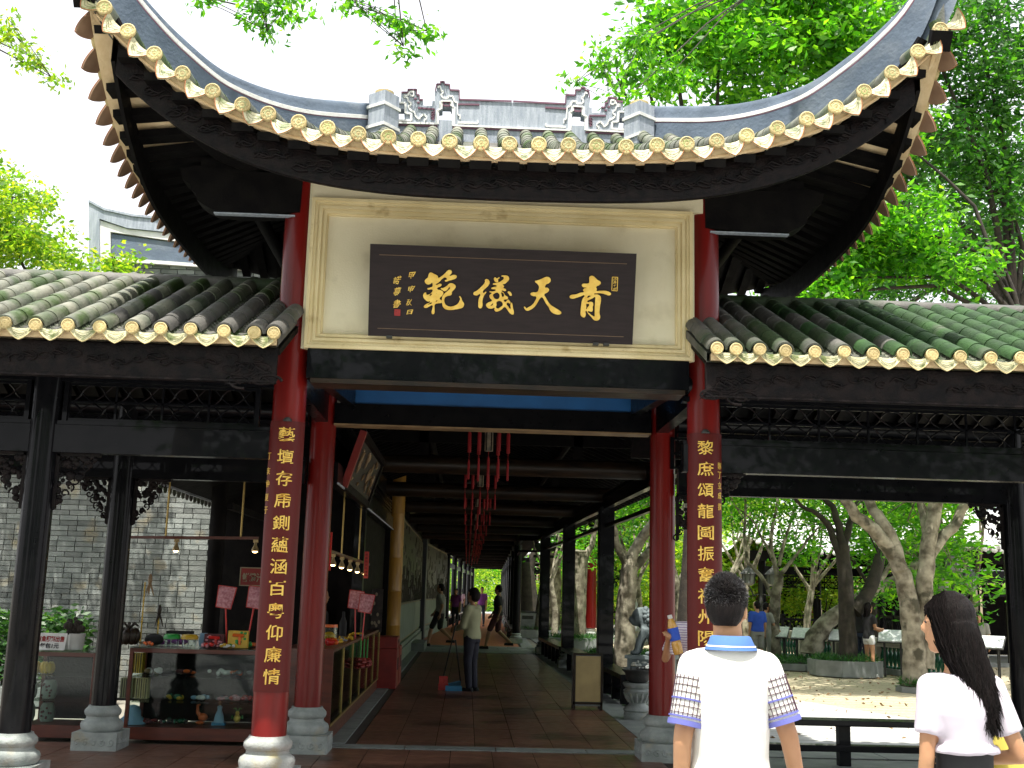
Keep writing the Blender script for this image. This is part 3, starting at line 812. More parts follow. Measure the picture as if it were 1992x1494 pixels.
wline(wt, [(1560, 585), (1800, 592), (1800, 560)], 0.012)
wline(wp, [(880, 222), (960, 222), (960, 188), (1066, 188), (1066, 252), (1098, 254), (1098, 310), (1142, 313)], 0.010)
wline(wp, [(1290, 205), (1305, 124), (1350, 123), (1350, 93), (1400, 95), (1402, 126), (1464, 128), (1467, 193), (1579, 198), (1579, 308), (2210, 328)], 0.010)
wline(wp, [(1080, 408), (1280, 425), (1280, 460), (1245, 462), (1280, 490), (1245, 495), (1275, 520), (1240, 530), (1270, 550)], 0.009)
wline(wp, [(1035, 300), (1065, 295)], 0.009); wline(wp, [(1070, 345), (1100, 345)], 0.009); wline(wp, [(1560, 365), (1820, 370)], 0.009)
wline(wp, [(1385, 340), (1465, 342), (1465, 385), (1385, 382), (1385, 340)], 0.012)
wline(wp, [(800, 612), (1316, 628)], 0.008); wline(wp, [(1500, 645), (2210, 672)], 0.008)
kid('white_fretwork', wt, M['white'], mr_); kid('purple_fretwork', wp, M['purple'], mr_)
bsr = MB(); bsr.b2(XM-1.2, XM+1.2, YR-0.1, YR+0.1, 5.55, 5.735); kid('ridge_base', bsr, M['ridgepale'], roof)

# plaster panel, moulded frame, lintel
wl = MB(); wl.b2(-1.40, 1.80, 8.985, 9.13, 3.44, 4.98); kid('panel_wall', wl, M['cream'], gate)
wl = MB(); wl.b2(-1.372, 1.868, 8.955, 9.0, 4.70, 4.97); kid('upper_wall_strip', wl, M['cream'], gate)
x0, x1, z0, z1 = -1.365, 1.772, 3.432, 4.692
fr_ = MB()
steps = [(0.026, 8.905), (0.022, 8.920), (0.014, 8.932), (0.024, 8.922), (0.012, 8.945), (0.022, 8.938), (0.012, 8.960)]
for w, y in steps:
    for (a, b_) in (((x0, z0), (x1, z0)), ((x0, z1-w), (x1, z1-w))): fr_.b2(a[0], b_[0], y, 9.0, a[1], a[1]+w)
    fr_.b2(x0, x0+w, y, 9.0, z0+w, z1-w); fr_.b2(x1-w, x1, y, 9.0, z0+w, z1-w)
    x0 += w; x1 -= w; z0 += w; z1 -= w
kid('moulded_frame', fr_, M['creamtrim'], gate)
li = MB(); li.b2(-1.335, 1.745, 8.93, 9.2, 3.19, 3.428)
lt = kid('lintel', li, M['black'], gate); 
li = MB(); li.b2(-1.30, 1.71, 8.92, 9.2, 3.150, 3.187); kid('lintel_moulding', li, M['brownbeam'], lt)
b2_ = MB(); b2_.b2(-1.37, 1.80, 11.2, 11.4, 3.155, 3.36); bm = kid('rear_lintel', b2_, M['black'], gate)
b2_ = MB(); b2_.b2(-1.37, 1.80, 11.185, 11.4, 3.140, 3.153); kid('beige_strip', b2_, M['beige_edge'], bm)
b2_ = MB(); b2_.b2(-1.30, 1.74, 11.23, 11.38, 3.364, 3.66); kid('blue_board', b2_, M['blue'], gate)
for sgn in (-1, 1):
    dg_ = MB(); dg_.bar((GC+sgn*1.50, 9.15, 3.30), (GC+sgn*1.42, 11.1, 3.40), 0.10, 0.16); kid('brace', dg_, M['black'], gate)

# ------------------------------------------------------------------ name board
PT, PB_ = 8.66, 8.86
zt, zb_ = at(718, 474, PT).z, at(718, 653, PB_).z
pn = Vector((0, -(zt-zb_), -(PB_-PT))).normalized()          # faces viewer, tipped down
p0 = Vector((0, PB_, zb_))
def onp(px, py, lift=0.0):
    d = CF + CR*((px-996)/FPX) - CU*((py-747)/FPX); o = Vector((0, 0, EYE))
    t = (p0-o).dot(pn)/d.dot(pn); return o+d*t+pn*lift
xl = (onp(718, 474).x+onp(718, 653).x)/2; xr = (onp(1240, 492).x+onp(1229, 668).x)/2
name_board = thing('name_board', 'dark brown name board with four large gold characters hung over the entrance', 'sign', ((xl+xr)/2, PB_, zb_))
upv = Vector((0, -(PB_-PT), zt-zb_)); hgt = upv.length; upn = upv.normalized()
bd = MB(); P = [Vector((xl, PB_, zb_)), Vector((xr, PB_, zb_)), Vector((xr, PB_, zb_))+upv, Vector((xl, PB_, zb_))+upv]
bd.add(P+[q-pn*0.045 for q in P], [(0, 1, 2, 3), (7, 6, 5, 4), (0, 4, 5, 1), (1, 5, 6, 2), (2, 6, 7, 3), (3, 7, 4, 0)])
kid('board', bd, M['plaque'], name_board)
ln = MB()
def pl_(u, v, l=0.003): return Vector((xl+(xr-xl)*u, PB_, zb_))+upv*v+pn*l
for v in (0.885, 0.085): ln.bar(pl_(0.035, v, 0.001), pl_(0.965, v, 0.001), 0.005, 0.005)
kid('incised_line', ln, M['line'], name_board)
hk = MB()
for u in (0.08, 0.86, 0.90): hk.box(pl_(u, -0.008, 0.0), (0.045, 0.05, 0.02))
kid('support_hook', hk, M['iron'], name_board)
G = {}
G['q'] = ((1100, 530), [[(120,710),(160,660),(300,640),(430,590),(540,560),(510,515),(560,460),(600,445),(520,430),(475,370),(500,335),(640,325),(685,300),(690,220),(700,130),(740,100),(800,110),(860,160),(920,220),(1000,265),(1018,310),(990,350),(880,430),(905,480),(890,530),(1000,535),(1200,545),(1280,580),(1315,625),(1260,662),(1180,640),(1060,605),(900,600),(820,625),(920,640),(1000,690),(1022,760),(990,1000),(980,1200),(1000,1300),(960,1370),(880,1395),(820,1370),(740,1280),(640,1170),(590,1105),(580,1240),(540,1300),(490,1290),(445,1240),(440,1120),(460,920),(495,770),(550,665),(440,690),(300,735),(180,755)],
   [(630,735),(635,690),(665,668),(730,685),(690,715)], [(625,840),(690,790),(780,745),(858,712),(862,800),(850,1000),(845,1200),(835,1280),(780,1260),(700,1200),(640,1125),(700,1125),(750,1137),(785,1090),(780,1010),(800,930),(780,870),(720,850),(650,865)], [(603,905),(640,910),(690,925),(675,970),(635,1020),(605,1070),(598,1000)]])
G['t'] = ((1010, 530), [[(460,250),(500,240),(600,210),(700,165),(790,130),(860,145),(905,200),(900,260),(850,310),(770,350),(750,390),(752,442),(810,445),(860,500),(830,560),(720,650),(760,720),(820,830),(900,935),(1040,1030),(1180,1120),(1215,1170),(1180,1210),(1050,1205),(950,1155),(890,1080),(860,1010),(800,930),(730,810),(690,740),(650,715),(600,750),(540,850),(490,930),(400,1030),(300,1090),(230,1108),(175,1075),(150,995),(200,1040),(270,1010),(380,940),(460,830),(495,700),(400,680),(330,625),(370,585),(520,570),(570,480),(575,410),(530,330)]])
G['y'] = ((915, 525), [[(90,690),(200,600),(330,480),(430,350),(430,290),(480,270),(530,300),(555,370),(520,450),(430,540),(365,610),(372,675),(400,670),(450,635),(460,645),(400,730),(350,880),(330,1090),(290,1112),(245,1090),(235,980),(250,830),(285,700),(180,740)],
   [(690,240),(720,220),(760,250),(845,225),(800,270),(800,350),(740,350),(700,310)],
   [(905,180),(980,165),(1060,170),(1115,220),(1115,280),(1070,340),(1000,400),(940,420),(975,480),(950,520),(1020,560),(1030,600),(1000,615),(900,600),(960,660),(1000,730),(1090,810),(1080,840),(970,875),(1010,935),(1100,865),(1130,890),(1150,970),(1090,945),(1045,990),(1090,1050),(1165,1130),(1165,1030),(1195,955),(1215,1000),(1230,1100),(1258,1260),(1240,1290),(1170,1270),(1080,1160),(1000,1075),(900,1150),(800,1200),(740,1205),(700,1150),(710,1105),(620,1120),(540,1115),(480,1070),(460,1010),(520,950),(630,890),(570,810),(560,740),(620,665),(560,640),(640,630),(740,580),(680,560),(610,540),(680,500),(770,465),(700,430),(655,415),(720,385),(820,365),(920,310),(975,250),(960,200)],
   [(650,730),(700,680),(810,665),(835,820),(730,850),(670,790)], [(893,650),(925,650),(982,750),(930,785),(902,720)], [(585,1040),(610,1003),(668,972),(655,1012),(620,1040)], [(752,945),(870,900),(945,1010),(880,1080),(790,1125),(740,1085),(758,1010)],
   [(1090,640),(1130,630),(1190,690),(1195,740),(1160,748),(1120,700)]])
G['f'] = ((815, 518), [[(175,430),(200,380),(260,330),(310,200),(350,185),(450,230),(540,280),(565,340),(640,305),(760,210),(850,120),(910,112),(955,160),(930,220),(890,270),(1020,250),(1090,280),(1085,330),(1000,380),(880,410),(790,440),(755,420),(820,380),(760,320),(680,360),(600,440),(520,500),(490,510),(520,545),(600,510),(655,530),(630,580),(540,620),(530,660),(640,700),(705,750),(680,840),(600,940),(640,980),(672,1000),(665,1050),(560,1070),(470,1100),(450,1250),(440,1370),(410,1388),(375,1360),(395,1230),(395,1130),(300,1165),(200,1205),(150,1180),(200,1110),(330,1020),(270,1020),(190,970),(135,890),(135,820),(200,765),(215,820),(260,830),(390,740),(400,680),(250,655),(330,620),(395,590),(400,500),(390,475),(330,510),(260,525),(200,490)],
   [(255,1110),(300,1075),(378,1050),(375,1080),(300,1108)], [(485,1022),(548,990),(543,1008)], [(305,865),(385,795),(370,830),(325,862)], [(508,790),(530,785),(525,805)],
   [(640,640),(700,635),(800,580),(880,510),(940,495),(1030,530),(1065,590),(1040,650),(950,760),(955,800),(920,840),(840,855),(760,900),(735,960),(745,1060),(790,1130),(880,1170),(1000,1160),(1120,1100),(1180,1010),(1200,940),(1180,870),(1215,900),(1260,1010),(1308,1095),(1270,1190),(1180,1225),(1050,1250),(920,1265),(800,1250),(720,1200),(680,1090),(674,980),(690,870),(740,800),(820,730),(905,605),(800,700),(750,720),(690,690)]])
for key, ((ox, oy), loops) in G.items():
    c = curve_mb([[(x/100, -y/100) for x, y in lp] for lp in loops], 0.09)
    vs_ = []
    for v in c.v:
        vs_.append(onp(ox+v[0]*100/14.94, oy-v[1]*100/14.94, 0.012+v[2]*0.05))
    g = MB(); g.add(vs_, c.f); kid('gold_character', g, M['gold'], name_board)
def glyph_on_board(ch, px, py, w, h, m, lift=0.006):
    t = text_mb(ch, w, h, 0.004, 0.004); c = onp(px, py, lift)
    ph = px*.7+py*.3; g = MB(); g.add([c+Vector((v[0]*(.86+.2*math.sin(v[2]*70+ph))+.22*v[2]+.003*math.sin(v[2]*95+ph), 0, 0))+upn*(v[2]*(.92+.14*math.sin(v[0]*60+ph))+.10*v[0])+pn*(-v[1]) for v in t.v], t.f)
    return kid('small_character', g, m, name_board)
for ch, x, y in (('甲', 800.5, 536), ('申', 799.5, 562), ('秋', 796, 588), ('日', 797, 607)): glyph_on_board(ch, x, y, 0.052, 0.062 if ch != '日' else 0.04, M['gold'])
for ch, x, y in (('諾', 772, 545), ('慕', 772.5, 567), ('書', 772, 591)): glyph_on_board(ch, x, y, 0.06, 0.066, M['gold'])
sq = MB(); c = onp(773, 608, 0.003); sq.add([c+Vector((a, 0, 0))+upn*b_ for a, b_ in ((-.024, -.026), (.024, -.026), (.024, .026), (-.024, .026))]+[c+pn*0.004+Vector((a, 0, 0))+upn*b_ for a, b_ in ((-.024, -.026), (.024, -.026), (.024, .026), (-.024, .026))], [(4, 5, 6, 7), (0, 1, 5, 4), (1, 2, 6, 5), (2, 3, 7, 6), (3, 0, 4, 7)])
kid('red_seal', sq, M['sealred'], name_board)
sq = MB(); 
for a, b_, c_, d_ in ((1191, 539, 1201.5, 539.5), (1201.5, 539.5, 1200.5, 566), (1200.5, 566, 1190, 565), (1190, 565, 1191, 539)): sq.bar(onp(a, b_, .004), onp(c_, d_, .004), 0.005, 0.005)
kid('seal_outline', sq, M['gold'], name_board)
for i, ch in enumerate('古厚千帆'): glyph_on_board(ch, 1196, 543+6.3*i, 0.030, 0.022, M['gold'])

# ------------------------------------------------------------------ couplet boards
def couplet(key, label, text, ytop_px, ybot_px, ch_y, small):
    cx, cy = COLS[key]
    zt_ = at(cx*0+ (907+cx/9.0*2200), ytop_px, cy-0.15).z; zb2 = at(907+cx/9.0*2200, ybot_px, cy-0.15).z
    r = 0.1395; th0 = math.atan2(-cy, -cx)      # angle of direction to the camera
    a0 = -PI/2 + (0.12 if key == 'L' else -0.10)
    b = thing('couplet_board', label, 'sign', (cx, cy-r, zb2), 'couplet boards on the two front columns')
    sh = MB(); n = 18; W = R(64)
    rows = []
    for rr in (r, r+0.012):
        rows.append([[(cx+rr*math.cos(a0-W+2*W*i/n), cy+rr*math.sin(a0-W+2*W*i/n), z) for z in (zb2, zt_)] for i in range(n+1)])
    sh.strip(rows[0]); sh.strip(rows[1])
    for i in range(n):
        for k in (0, 1): sh.add([rows[0][i][k], rows[0][i+1][k], rows[1][i+1][k], rows[1][i][k]], [(0, 1, 2, 3)])
    for i in (0, n): sh.add([rows[0][i][0], rows[0][i][1], rows[1][i][1], rows[1][i][0]], [(0, 1, 2, 3)])
    kid('board', sh, M['couplet'], b, True)
    hk = MB(); hk.lathe((cx+(r)*math.cos(a0), cy+r*math.sin(a0)-0.01, zt_-0.005), [(0.034, 0), (0.034, 0.012), (0.02, 0.03), (0.004, 0.035)], 12, 1, 0.5); kid('hanging_hook', hk, M['iron'], b)
    for ch, py in zip(text, ch_y):
        z = at(907+cx/9.0*2200, py, cy-0.17).z
        t = text_mb(ch, 0.128, 0.112, 0.006, 0.007)
        g = MB(); vs_ = []
        for v in t.v:
            rr = r+0.0145-v[1]; a = a0+v[0]/(r+0.014)
            wob = 0.004*math.sin(v[0]*60+v[2]*47+py)
            vs_.append((cx+rr*math.cos(a), cy+rr*math.sin(a), z+v[2]+wob))
        g.add(vs_, t.f); kid('gold_character', g, M['gold'], b)
    for ch, py, off in small:
        z = at(907+cx/9.0*2200, py, cy-0.17).z; t = text_mb(ch, 0.045, 0.055, 0.003, 0.0); g = MB(); vs_ = []
        for v in t.v:
            rr = r+0.0135-v[1]; a = a0+off+v[0]/(r+0.014); vs_.append((cx+rr*math.cos(a), cy+rr*math.sin(a), z+v[2]))
        g.add(vs_, t.f); kid('small_character', g, M['gold'], b)
couplet('L', 'dark red couplet board with twelve gold characters on the left front column', '藝壇存乕鍘蘊涵百粵仰廉情', 818, 1348, [844+43.0*i for i in range(12)],
        [('丁', 886, -0.98), ('亥', 915, -0.98), ('仲', 940, -0.98), ('夏', 967, -0.98), ('于', 992, -0.98)])
couplet('R', 'dark red couplet board on the right front column, partly hidden by the man in white', '黎庶頌龍圖振奮神州陽光明', 842, 1372, [870+41.3*i for i in range(12)],
        [('鄭', 904, 0.86), ('丁', 922, 0.86), ('立', 942, 0.86), ('成', 962, 0.86), ('撰', 984, 0.86)])

# ------------------------------------------------------------------ side galleries
GY0, GYR, GY1 = 8.10, 10.10, 12.10
GZ0, GZR = 3.36, 4.24
DISC2 = disc_mesh(0.047, M['discplain'], M['discplain'])
DRIP2 = drip_mesh(0.222, 0.095, M['drip'], M['dripline'], M['discplain'])
def lattice(mb, x0, x1, y, z0, z1, n, ax='x', w=0.016):
    """diamond and cross fretwork in a vertical panel"""
    def P(a, z): return (a, y, z) if ax == 'x' else (y, a, z)
    zm = (z0+z1)/2; c = (x1-x0)/n
    mb.bar(P(x0, z0), P(x1, z0), w*1.5, w*1.5); mb.bar(P(x0, z1), P(x1, z1), w*1.5, w*1.5)
    mb.bar(P(x0, zm), P(x1, zm), w, w)
    for i in range(n+1):
        mb.bar(P(x0+c*i, z0), P(x0+c*i, z1), w, w)
    for i in range(n):
        a = x0+c*i; b = a+c; m_ = a+c/2
        for (p, q) in (((a, zm), (m_, z1)), ((m_, z1), (b, zm)), ((a, zm), (m_, z0)), ((m_, z0), (b, zm))):
            # stepped, waisted diagonal
            pts = []
            for k in range(6):
                t = k/5; off = 0.012*math.sin(t*2*PI)
                pts.append(P(p[0]+(q[0]-p[0])*t+off, p[1]+(q[1]-p[1])*t+off*(1 if q[1] > p[1] else -1)*-1))
            mb.tube(pts, w*0.5, 4)
        r = 0.22*c
        for s1, s2 in ((1, 1), (1, -1), (-1, 1), (-1, -1)):
            mb.tube([P(m_+s1*r*1.9, zm+s2*(z1-zm)*0.98), P(m_+s1*r*1.3, zm+s2*(z1-zm)*0.62), P(m_+s1*r*0.75, zm+s2*(z1-zm)*0.30), P(m_, zm+s2*(z1-zm)*0.02)], w*0.4, 4)
def spandrel(mb, x, sgn, y, ztop_, w=0.34, h=0.44, ax='x'):
    """pierced carved bracket: clumps and scrolls filling a ragged triangle"""
    rg = random.Random(int(abs(x*100+y*10+sgn*3)))
    def P(a, z, o=0): return (x+sgn*a, y+o, z) if ax == 'x' else (y+o, x+sgn*a, z)
    for i in range(46):
        u = rg.random(); v = rg.random()
        if u*1.0 + v > 1.02: u, v = 1-u, 1-v
        if u+v > 1.05: continue
        a = u*w; z = ztop_-v*h*(1-0.25*u)
        r = rg.uniform(0.016, 0.032)
        mb.ell(P(a+0.01, z), (r*(1 if ax == 'x' else 0.6), r*(0.6 if ax == 'x' else 1), r*rg.uniform(.7, 1.3)), 7, 5)
    for i in range(9):
        t = i/8; cx_ = w*(1-t)*0.94; cz = ztop_-h*t*0.96
        pts = []
        for k in range(11):
            an = k*0.6+i; rr = 0.036*(1-k/13)
            pts.append(P(cx_+rr*math.cos(an), cz+rr*math.sin(an)))
        mb.tube(pts, 0.008, 5)
    mb.bar(P(0.008, ztop_), P(0.008, ztop_-h), 0.03, 0.03); mb.bar(P(0, ztop_-0.008), P(w, ztop_-0.008), 0.03, 0.025)

def gallery(name, label, sgn, disc_x, xin, xout, mats, colx_front, colx_rear, moss):
    g = thing(name, label, 'gallery', ((xin+xout)/2, 10.1, 0))
    xa, xb = min(xin, xout), max(xin, xout)
    rf = MB(); 
    rf.strip([[(x, GY0+0.03, GZ0-0.03), (x, GYR, GZR-0.03), (x, GY1-0.03, GZ0-0.03)] for x in (xa, xb)])
    rf.strip([[(x, GY0+0.03, GZ0-0.10), (x, GYR, GZR-0.10), (x, GY1-0.03, GZ0-0.10)] for x in (xa, xb)])
    rf.add([(xin, GY0+.03, GZ0-.03), (xin, GYR, GZR-.03), (xin, GY1-.03, GZ0-.03), (xin, GY1-.03, GZ0-.10), (xin, GYR, GZR-.10), (xin, GY0+.03, GZ0-.10)], [(0, 1, 4, 5), (1, 2, 3, 4)])
    roof_ = kid('roof', rf, M['tilegrey'], g)
    sf = MB(); sf.strip([[(x, GY0+0.06, GZ0-0.104), (x, GYR, GZR-0.106), (x, GY1-0.06, GZ0-0.104)] for x in (xa+.01, xb-.01)]); kid('roof_boarding', sf, M['blackdull'], g)
    L = 0.235; dy = (GYR-GY0); slope = math.atan2(GZR-GZ0, dy); SL = math.hypot(dy, GZR-GZ0)
    covs = {}
    for mt in set(mats.values()): covs[mt] = cover_mesh(0.073, L+0.012, M[mt], 0.0685)
    ds = []; dr = []
    for x in disc_x:
        j = random.uniform(-.006, .006)
        ds.append(frame((x, GY0-0.015, GZ0+j), (1, 0, 0), (0, 1, random.uniform(-.12, .03))))
    n = int(SL/L)+1
    places = {}
    for i, x in enumerate(disc_x):
        stop = SL
        if abs(x-xin) < 0.30 and abs(x) < 2.2 and sgn*(x) < sgn*(xin)+0.12: stop = 0.98
        if i == 0: stop = 0.75
        for k in range(n):
            if k*L > stop: break
            y = GY0+math.cos(slope)*k*L; z = GZ0+math.sin(slope)*k*L - 0.010 + 0.0
            mt = mats['far'] if (abs(x) > moss + 0.35*math.sin(k*1.7)) else mats['near']
            if k > 5 and mats.get('top'): mt = mats['top']
            places.setdefault(mt, []).append(slope_frame((x+random.uniform(-.004, .004), y, z), (0, math.cos(slope), math.sin(slope)+random.uniform(-.02, .02)), (1, random.uniform(-.02, .02), 0)))
    for mt, pl2 in places.items(): copies('cover_tile', covs[mt], roof_, pl2)
    bkm = MB()
    for x in disc_x: bkm.tube([(x, GY1, GZ0), (x, GYR, GZR)], 0.062, 8)
    tag(kid('cover_tile_rows', bkm, M['tilegrey'], roof_, True), kind='stuff')
    # concave pan tiles between the rows, lapped every 7 cm
    for a, b in zip(disc_x, disc_x[1:]):
        xm = (a+b)/2; w = abs(b-a)
        if w > 0.10: dr.append(frame((xm, GY0+0.0, GZ0-0.035), (1, 0, 0), (0, 1, random.uniform(-0.05, .1))))
    pm = MB()
    for a, b in zip(disc_x, disc_x[1:]):
        xm = (a+b)/2; w = abs(b-a)*0.62
        for k in range(int(SL/0.085)):
            s0 = k*0.085; s1 = s0+0.12; rows = []
            for s, lift in ((s0, 0.013), (s0, 0.003), (s1, -0.004)):
                rows.append([(xm+w*(q/4-0.5), GY0+math.cos(slope)*s, GZ0-0.055+math.sin(slope)*s+lift+0.045*(2*(q/4-0.5))**2) for q in range(5)])
            pm.strip(rows)
    tag(kid('pan_tiles', pm, M['tile'], roof_, True), kind='stuff')
    copies('tile_end', DISC2, roof_, ds)
    copies('drip_tile', DRIP2, roof_, dr)
    # round ridge cap
    rc = MB(); rc.tube([(xa, GYR, GZR+0.00), (xb, GYR, GZR+0.00)], 0.075, 10); kid('ridge_cap', rc, M['tilegrey'], roof_, True)
    mb = MB(); mb.b2(xa+0.03, xb, GY0+0.02, GY0+0.07, GZ0-0.085, GZ0-0.035); kid('mortar_bed', mb, M['mortar'], g)
    for y in (GY0+0.06, GY1-0.10):
        f = MB(); f.b2(xa, xb, y+0.02, y+0.05, GZ0-0.36, GZ0-0.09); fo = kid('fascia_board', f, M['carve'], g)
        if y < 9:
            s_ = MB(); scrolls(s_, 46, xa+0.1, xb-0.1, y+0.012, lambda x: GZ0-0.21, 0.10, 0.0065, 9)
            s_.b2(xa, xb, y+0.008, y+0.02, GZ0-0.355, GZ0-0.34)
            kid('carving', s_, M['carve'], fo, True)
            e = MB(); scrolls(e, 8, xin+sgn*0.02, xin+sgn*0.35, y+0.02, lambda x: GZ0-0.30, 0.16, 0.012, 4); kid('carved_end', e, M['carve'], fo, True)
    for y in (9.1, 11.2):
        xs = xin if y < 10 else (2.07 if sgn > 0 else -1.62)
        b = MB(); b.b2(xs, xout, y-0.06, y+0.06, 2.545, 2.765); kid('beam', b, M['black'], g)
        b = MB(); b.b2(xs, xout, y-0.045, y+0.045, 2.770, 2.800); kid('lattice_rail', b, M['black'], g)
        b = MB(); b.b2(xs, xout, y-0.05, y+0.05, 3.12, 3.16); kid('lattice_rail', b, M['black'], g)
        b = MB(); b.tube([(xs, y, 3.26), (xout, y, 3.26)], 0.085, 12); kid('purlin', b, M['black'], g, True)
        cx_ = sorted([c for c in (colx_front if y < 10 else colx_rear)])
        edges = sorted([xin+sgn*0.14] + cx_ + [xout])
        for a, c in zip(edges, edges[1:]):
            if c-a < 0.3: continue
            lb = MB(); lattice(lb, a+0.17, c-0.17, y, 2.815, 3.105, max(1, round((c-a-0.34)/0.40))); kid('lattice_panel', lb, M['black'], g)
            for ex in (a+0.15, c-0.15):
                b = MB(); b.b2(ex-0.018, ex+0.018, y-0.03, y+0.03, 2.80, 3.12); kid('lattice_stile', b, M['black'], g)
    for x in colx_front: 
        round_column(g, x, 9.1, 0.40, 3.30, 0.118, M['black']); column_base(g, x, 9.1, 0.40, 'stone', 0.95)
    for x in colx_rear:
        round_column(g, x, 11.2, 0.40, 3.30, 0.115, M['black']); column_base(g, x, 11.2, 0.40, 'stone', 0.9)
    def br(x, s, y, zt=2.54, w=0.34, h=0.44):
        b = MB(); spandrel(b, x, s, y, zt, w, h); kid('spandrel_bracket', b, M['carve'], g, True)
    for x in colx_front: br(x+0.12, 1, 9.1); br(x-0.12, -1, 9.1)
    for x in colx_rear: br(x+0.12, 1, 11.2); br(x-0.12, -1, 11.2)
    if sgn > 0: br(xin+0.16, 1, 9.1); br(2.06, 1, 11.2)
    # rafters under the roof
    for i, x in enumerate(disc_x):
        b = MB(); b.bar((x, GY0+0.1, GZ0-0.12), (x, GYR, GZR-0.14), 0.06, 0.05); b.bar((x, GYR, GZR-0.14), (x, GY1-0.1, GZ0-0.12), 0.06, 0.05); kid('rafter', b, M['blackdull'], g)
    return g
LX = [at(p, 640, GY0).x for p in (534, 496, 437, 372, 314, 258, 195, 133, 70, 10)]
while LX[-1] > -6.3: LX.append(LX[-1]-0.23)
RX = [at(p, 688, GY0).x for p in (1394, 1431, 1477, 1527, 1584, 1641, 1697, 1755, 1811, 1866, 1925, 1983)]
while RX[-1] < 6.4: RX.append(RX[-1]+0.215)
galL = gallery('covered_gallery', 'black timber gallery with weathered pale grey tiles left of the gate', -1, LX, -1.44, -6.6, {'near': 'tilegrey', 'far': 'tile', 'top': 'tile'}, [-3.405, -5.7], [-3.385, -5.7], 2.45)
galR = gallery('covered_gallery', 'black timber gallery with dark mossy green tiles right of the gate', 1, RX, 1.72, 6.8, {'near': 'tilegrey', 'far': 'tilemoss'}, [6.3], [5.47], 2.95)

# bench of the right gallery
bn = thing('long_bench', 'long low black timber bench with two rails behind the man in white', 'bench', (3.7, 11.2, 0))
b = MB(); b.b2(2.12, 5.35, 11.06, 11.32, 0.372, 0.428); fixbevel(kid('seat_rail', b, M['black'], bn), 0.008)
b = MB(); b.b2(2.12, 5.35, 11.12, 11.24, 0.130, 0.190); fixbevel(kid('lower_rail', b, M['black'], bn), 0.006)
for x in (2.25, 3.67, 4.60, 5.25):
    b = MB(); b.b2(x-0.055, x+0.055, 11.13, 11.23, 0.0, 0.371); kid('leg', b, M['black'], bn)

# ------------------------------------------------------------------ covered corridor running back from the gate
def rowx(Y): return 2.33-0.0268*(Y-19.2) if Y < 32 else 1.58+0.021*(Y-36)
def leftx(Y): return LXW if Y < 36.5 else LXW+(Y-36.5)*0.045
def rowpts(Y0, Y1): return [Y0] + [y for y in (31.9, 32.1) if Y0 < y < Y1] + [Y1]
cor = thing('covered_corridor', 'long covered corridor running back from the gate under rows of dark beams', 'corridor', (0.4, 30, 0))
LXW = -1.46
rf = MB()
YA, YZ = 12.15, 82
for dz in (0, 0.06):
    YS = (YA, 31.9, 32.1, 36.5, YZ)
    rf.strip([[(leftx(y)-0.7, y, 3.30+dz) for y in YS], [((leftx(y)+rowx(y))/2, y, 4.3+dz) for y in YS], [(rowx(y)+0.75, y, 3.22+dz) for y in YS]])
kid('roof', rf, M['blackdull'], cor)
by = [15.3, 19.3, 23.3, 27.3, 31.3, 35.3, 39.3, 43.3, 47.3, 51.3, 56, 61, 66, 71, 76, 81]
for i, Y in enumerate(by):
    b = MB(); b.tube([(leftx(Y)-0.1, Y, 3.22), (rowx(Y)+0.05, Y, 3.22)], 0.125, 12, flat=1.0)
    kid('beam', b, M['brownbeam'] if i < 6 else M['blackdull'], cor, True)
    if i < 8:
        b = MB(); b.b2(LXW-0.1, rowx(Y)+0.05, Y-0.04, Y+0.04, 3.52, 3.70); b.b2(0.2, 0.5, Y-0.04, Y+0.04, 3.70, 4.2); b.b2(-0.7, -0.58, Y-0.04, Y+0.04, 3.34, 3.8); b.b2(1.4, 1.52, Y-0.04, Y+0.04, 3.34, 3.8); kid('upper_truss', b, M['blackdull'], cor)
for k in range(44):
    Y = 12.3+k*0.32
    b = MB(); b.bar((LXW-0.6, Y, 3.27), (0.42, Y, 4.22), 0.055, 0.05); b.bar((0.42, Y, 4.22), (rowx(Y)+0.65, Y, 3.20), 0.055, 0.05)
    kid('rafter', b, M['blackdull'], cor)
for (x0_, z_) in ((-0.6, 3.78), (0.42, 4.12), (1.45, 3.74)):
    b = MB(); b.tube([(x0_, YA, z_), (x0_-0.02, 36, z_)], 0.06, 8); kid('purlin', b, M['blackdull'], cor, True)
# right row: beam, lattice, columns
def sidebar(mb, fx, ys, z0, z1, w=0.10, off=0.0):
    vs_ = []
    for y in ys: vs_ += [(fx(y)+off-w/2, y, z0), (fx(y)+off+w/2, y, z0), (fx(y)+off+w/2, y, z1), (fx(y)+off-w/2, y, z1)]
    n = len(ys); fs_ = [(0, 1, 2, 3), (4*n-1, 4*n-2, 4*n-3, 4*n-4)]
    for i in range(n-1):
        for k in range(4): fs_.append((4*i+k, 4*i+4+k, 4*i+4+(k+1) % 4, 4*i+(k+1) % 4))
    mb.add(vs_, fs_)
def rowbar(mb, Y0, Y1, z0, z1, w=0.10, off=0.0): sidebar(mb, rowx, rowpts(Y0, Y1), z0, z1, w, off)
def leftbar(mb, Y0, Y1, z0, z1, a, b): sidebar(mb, leftx, [Y0]+([36.5] if Y0 < 36.5 < Y1 else [])+[Y1], z0, z1, b-a, (a+b)/2)
b = MB(); rowbar(b, 12.2, 81, 2.98, 3.17); kid('side_beam', b, M['black'], cor)
b = MB(); rowbar(b, 12.2, 81, 3.165, 3.225, 0.13); kid('side_plate', b, M['black'], cor)
b = MB(); rowbar(b, 12.2, 81, 2.66, 2.72, 0.07); kid('lattice_rail', b, M['black'], cor)
CY = [19.2, 24.6, 30.0, 35.5, 41, 46.5, 52, 57.5, 63, 68.5, 74, 80]
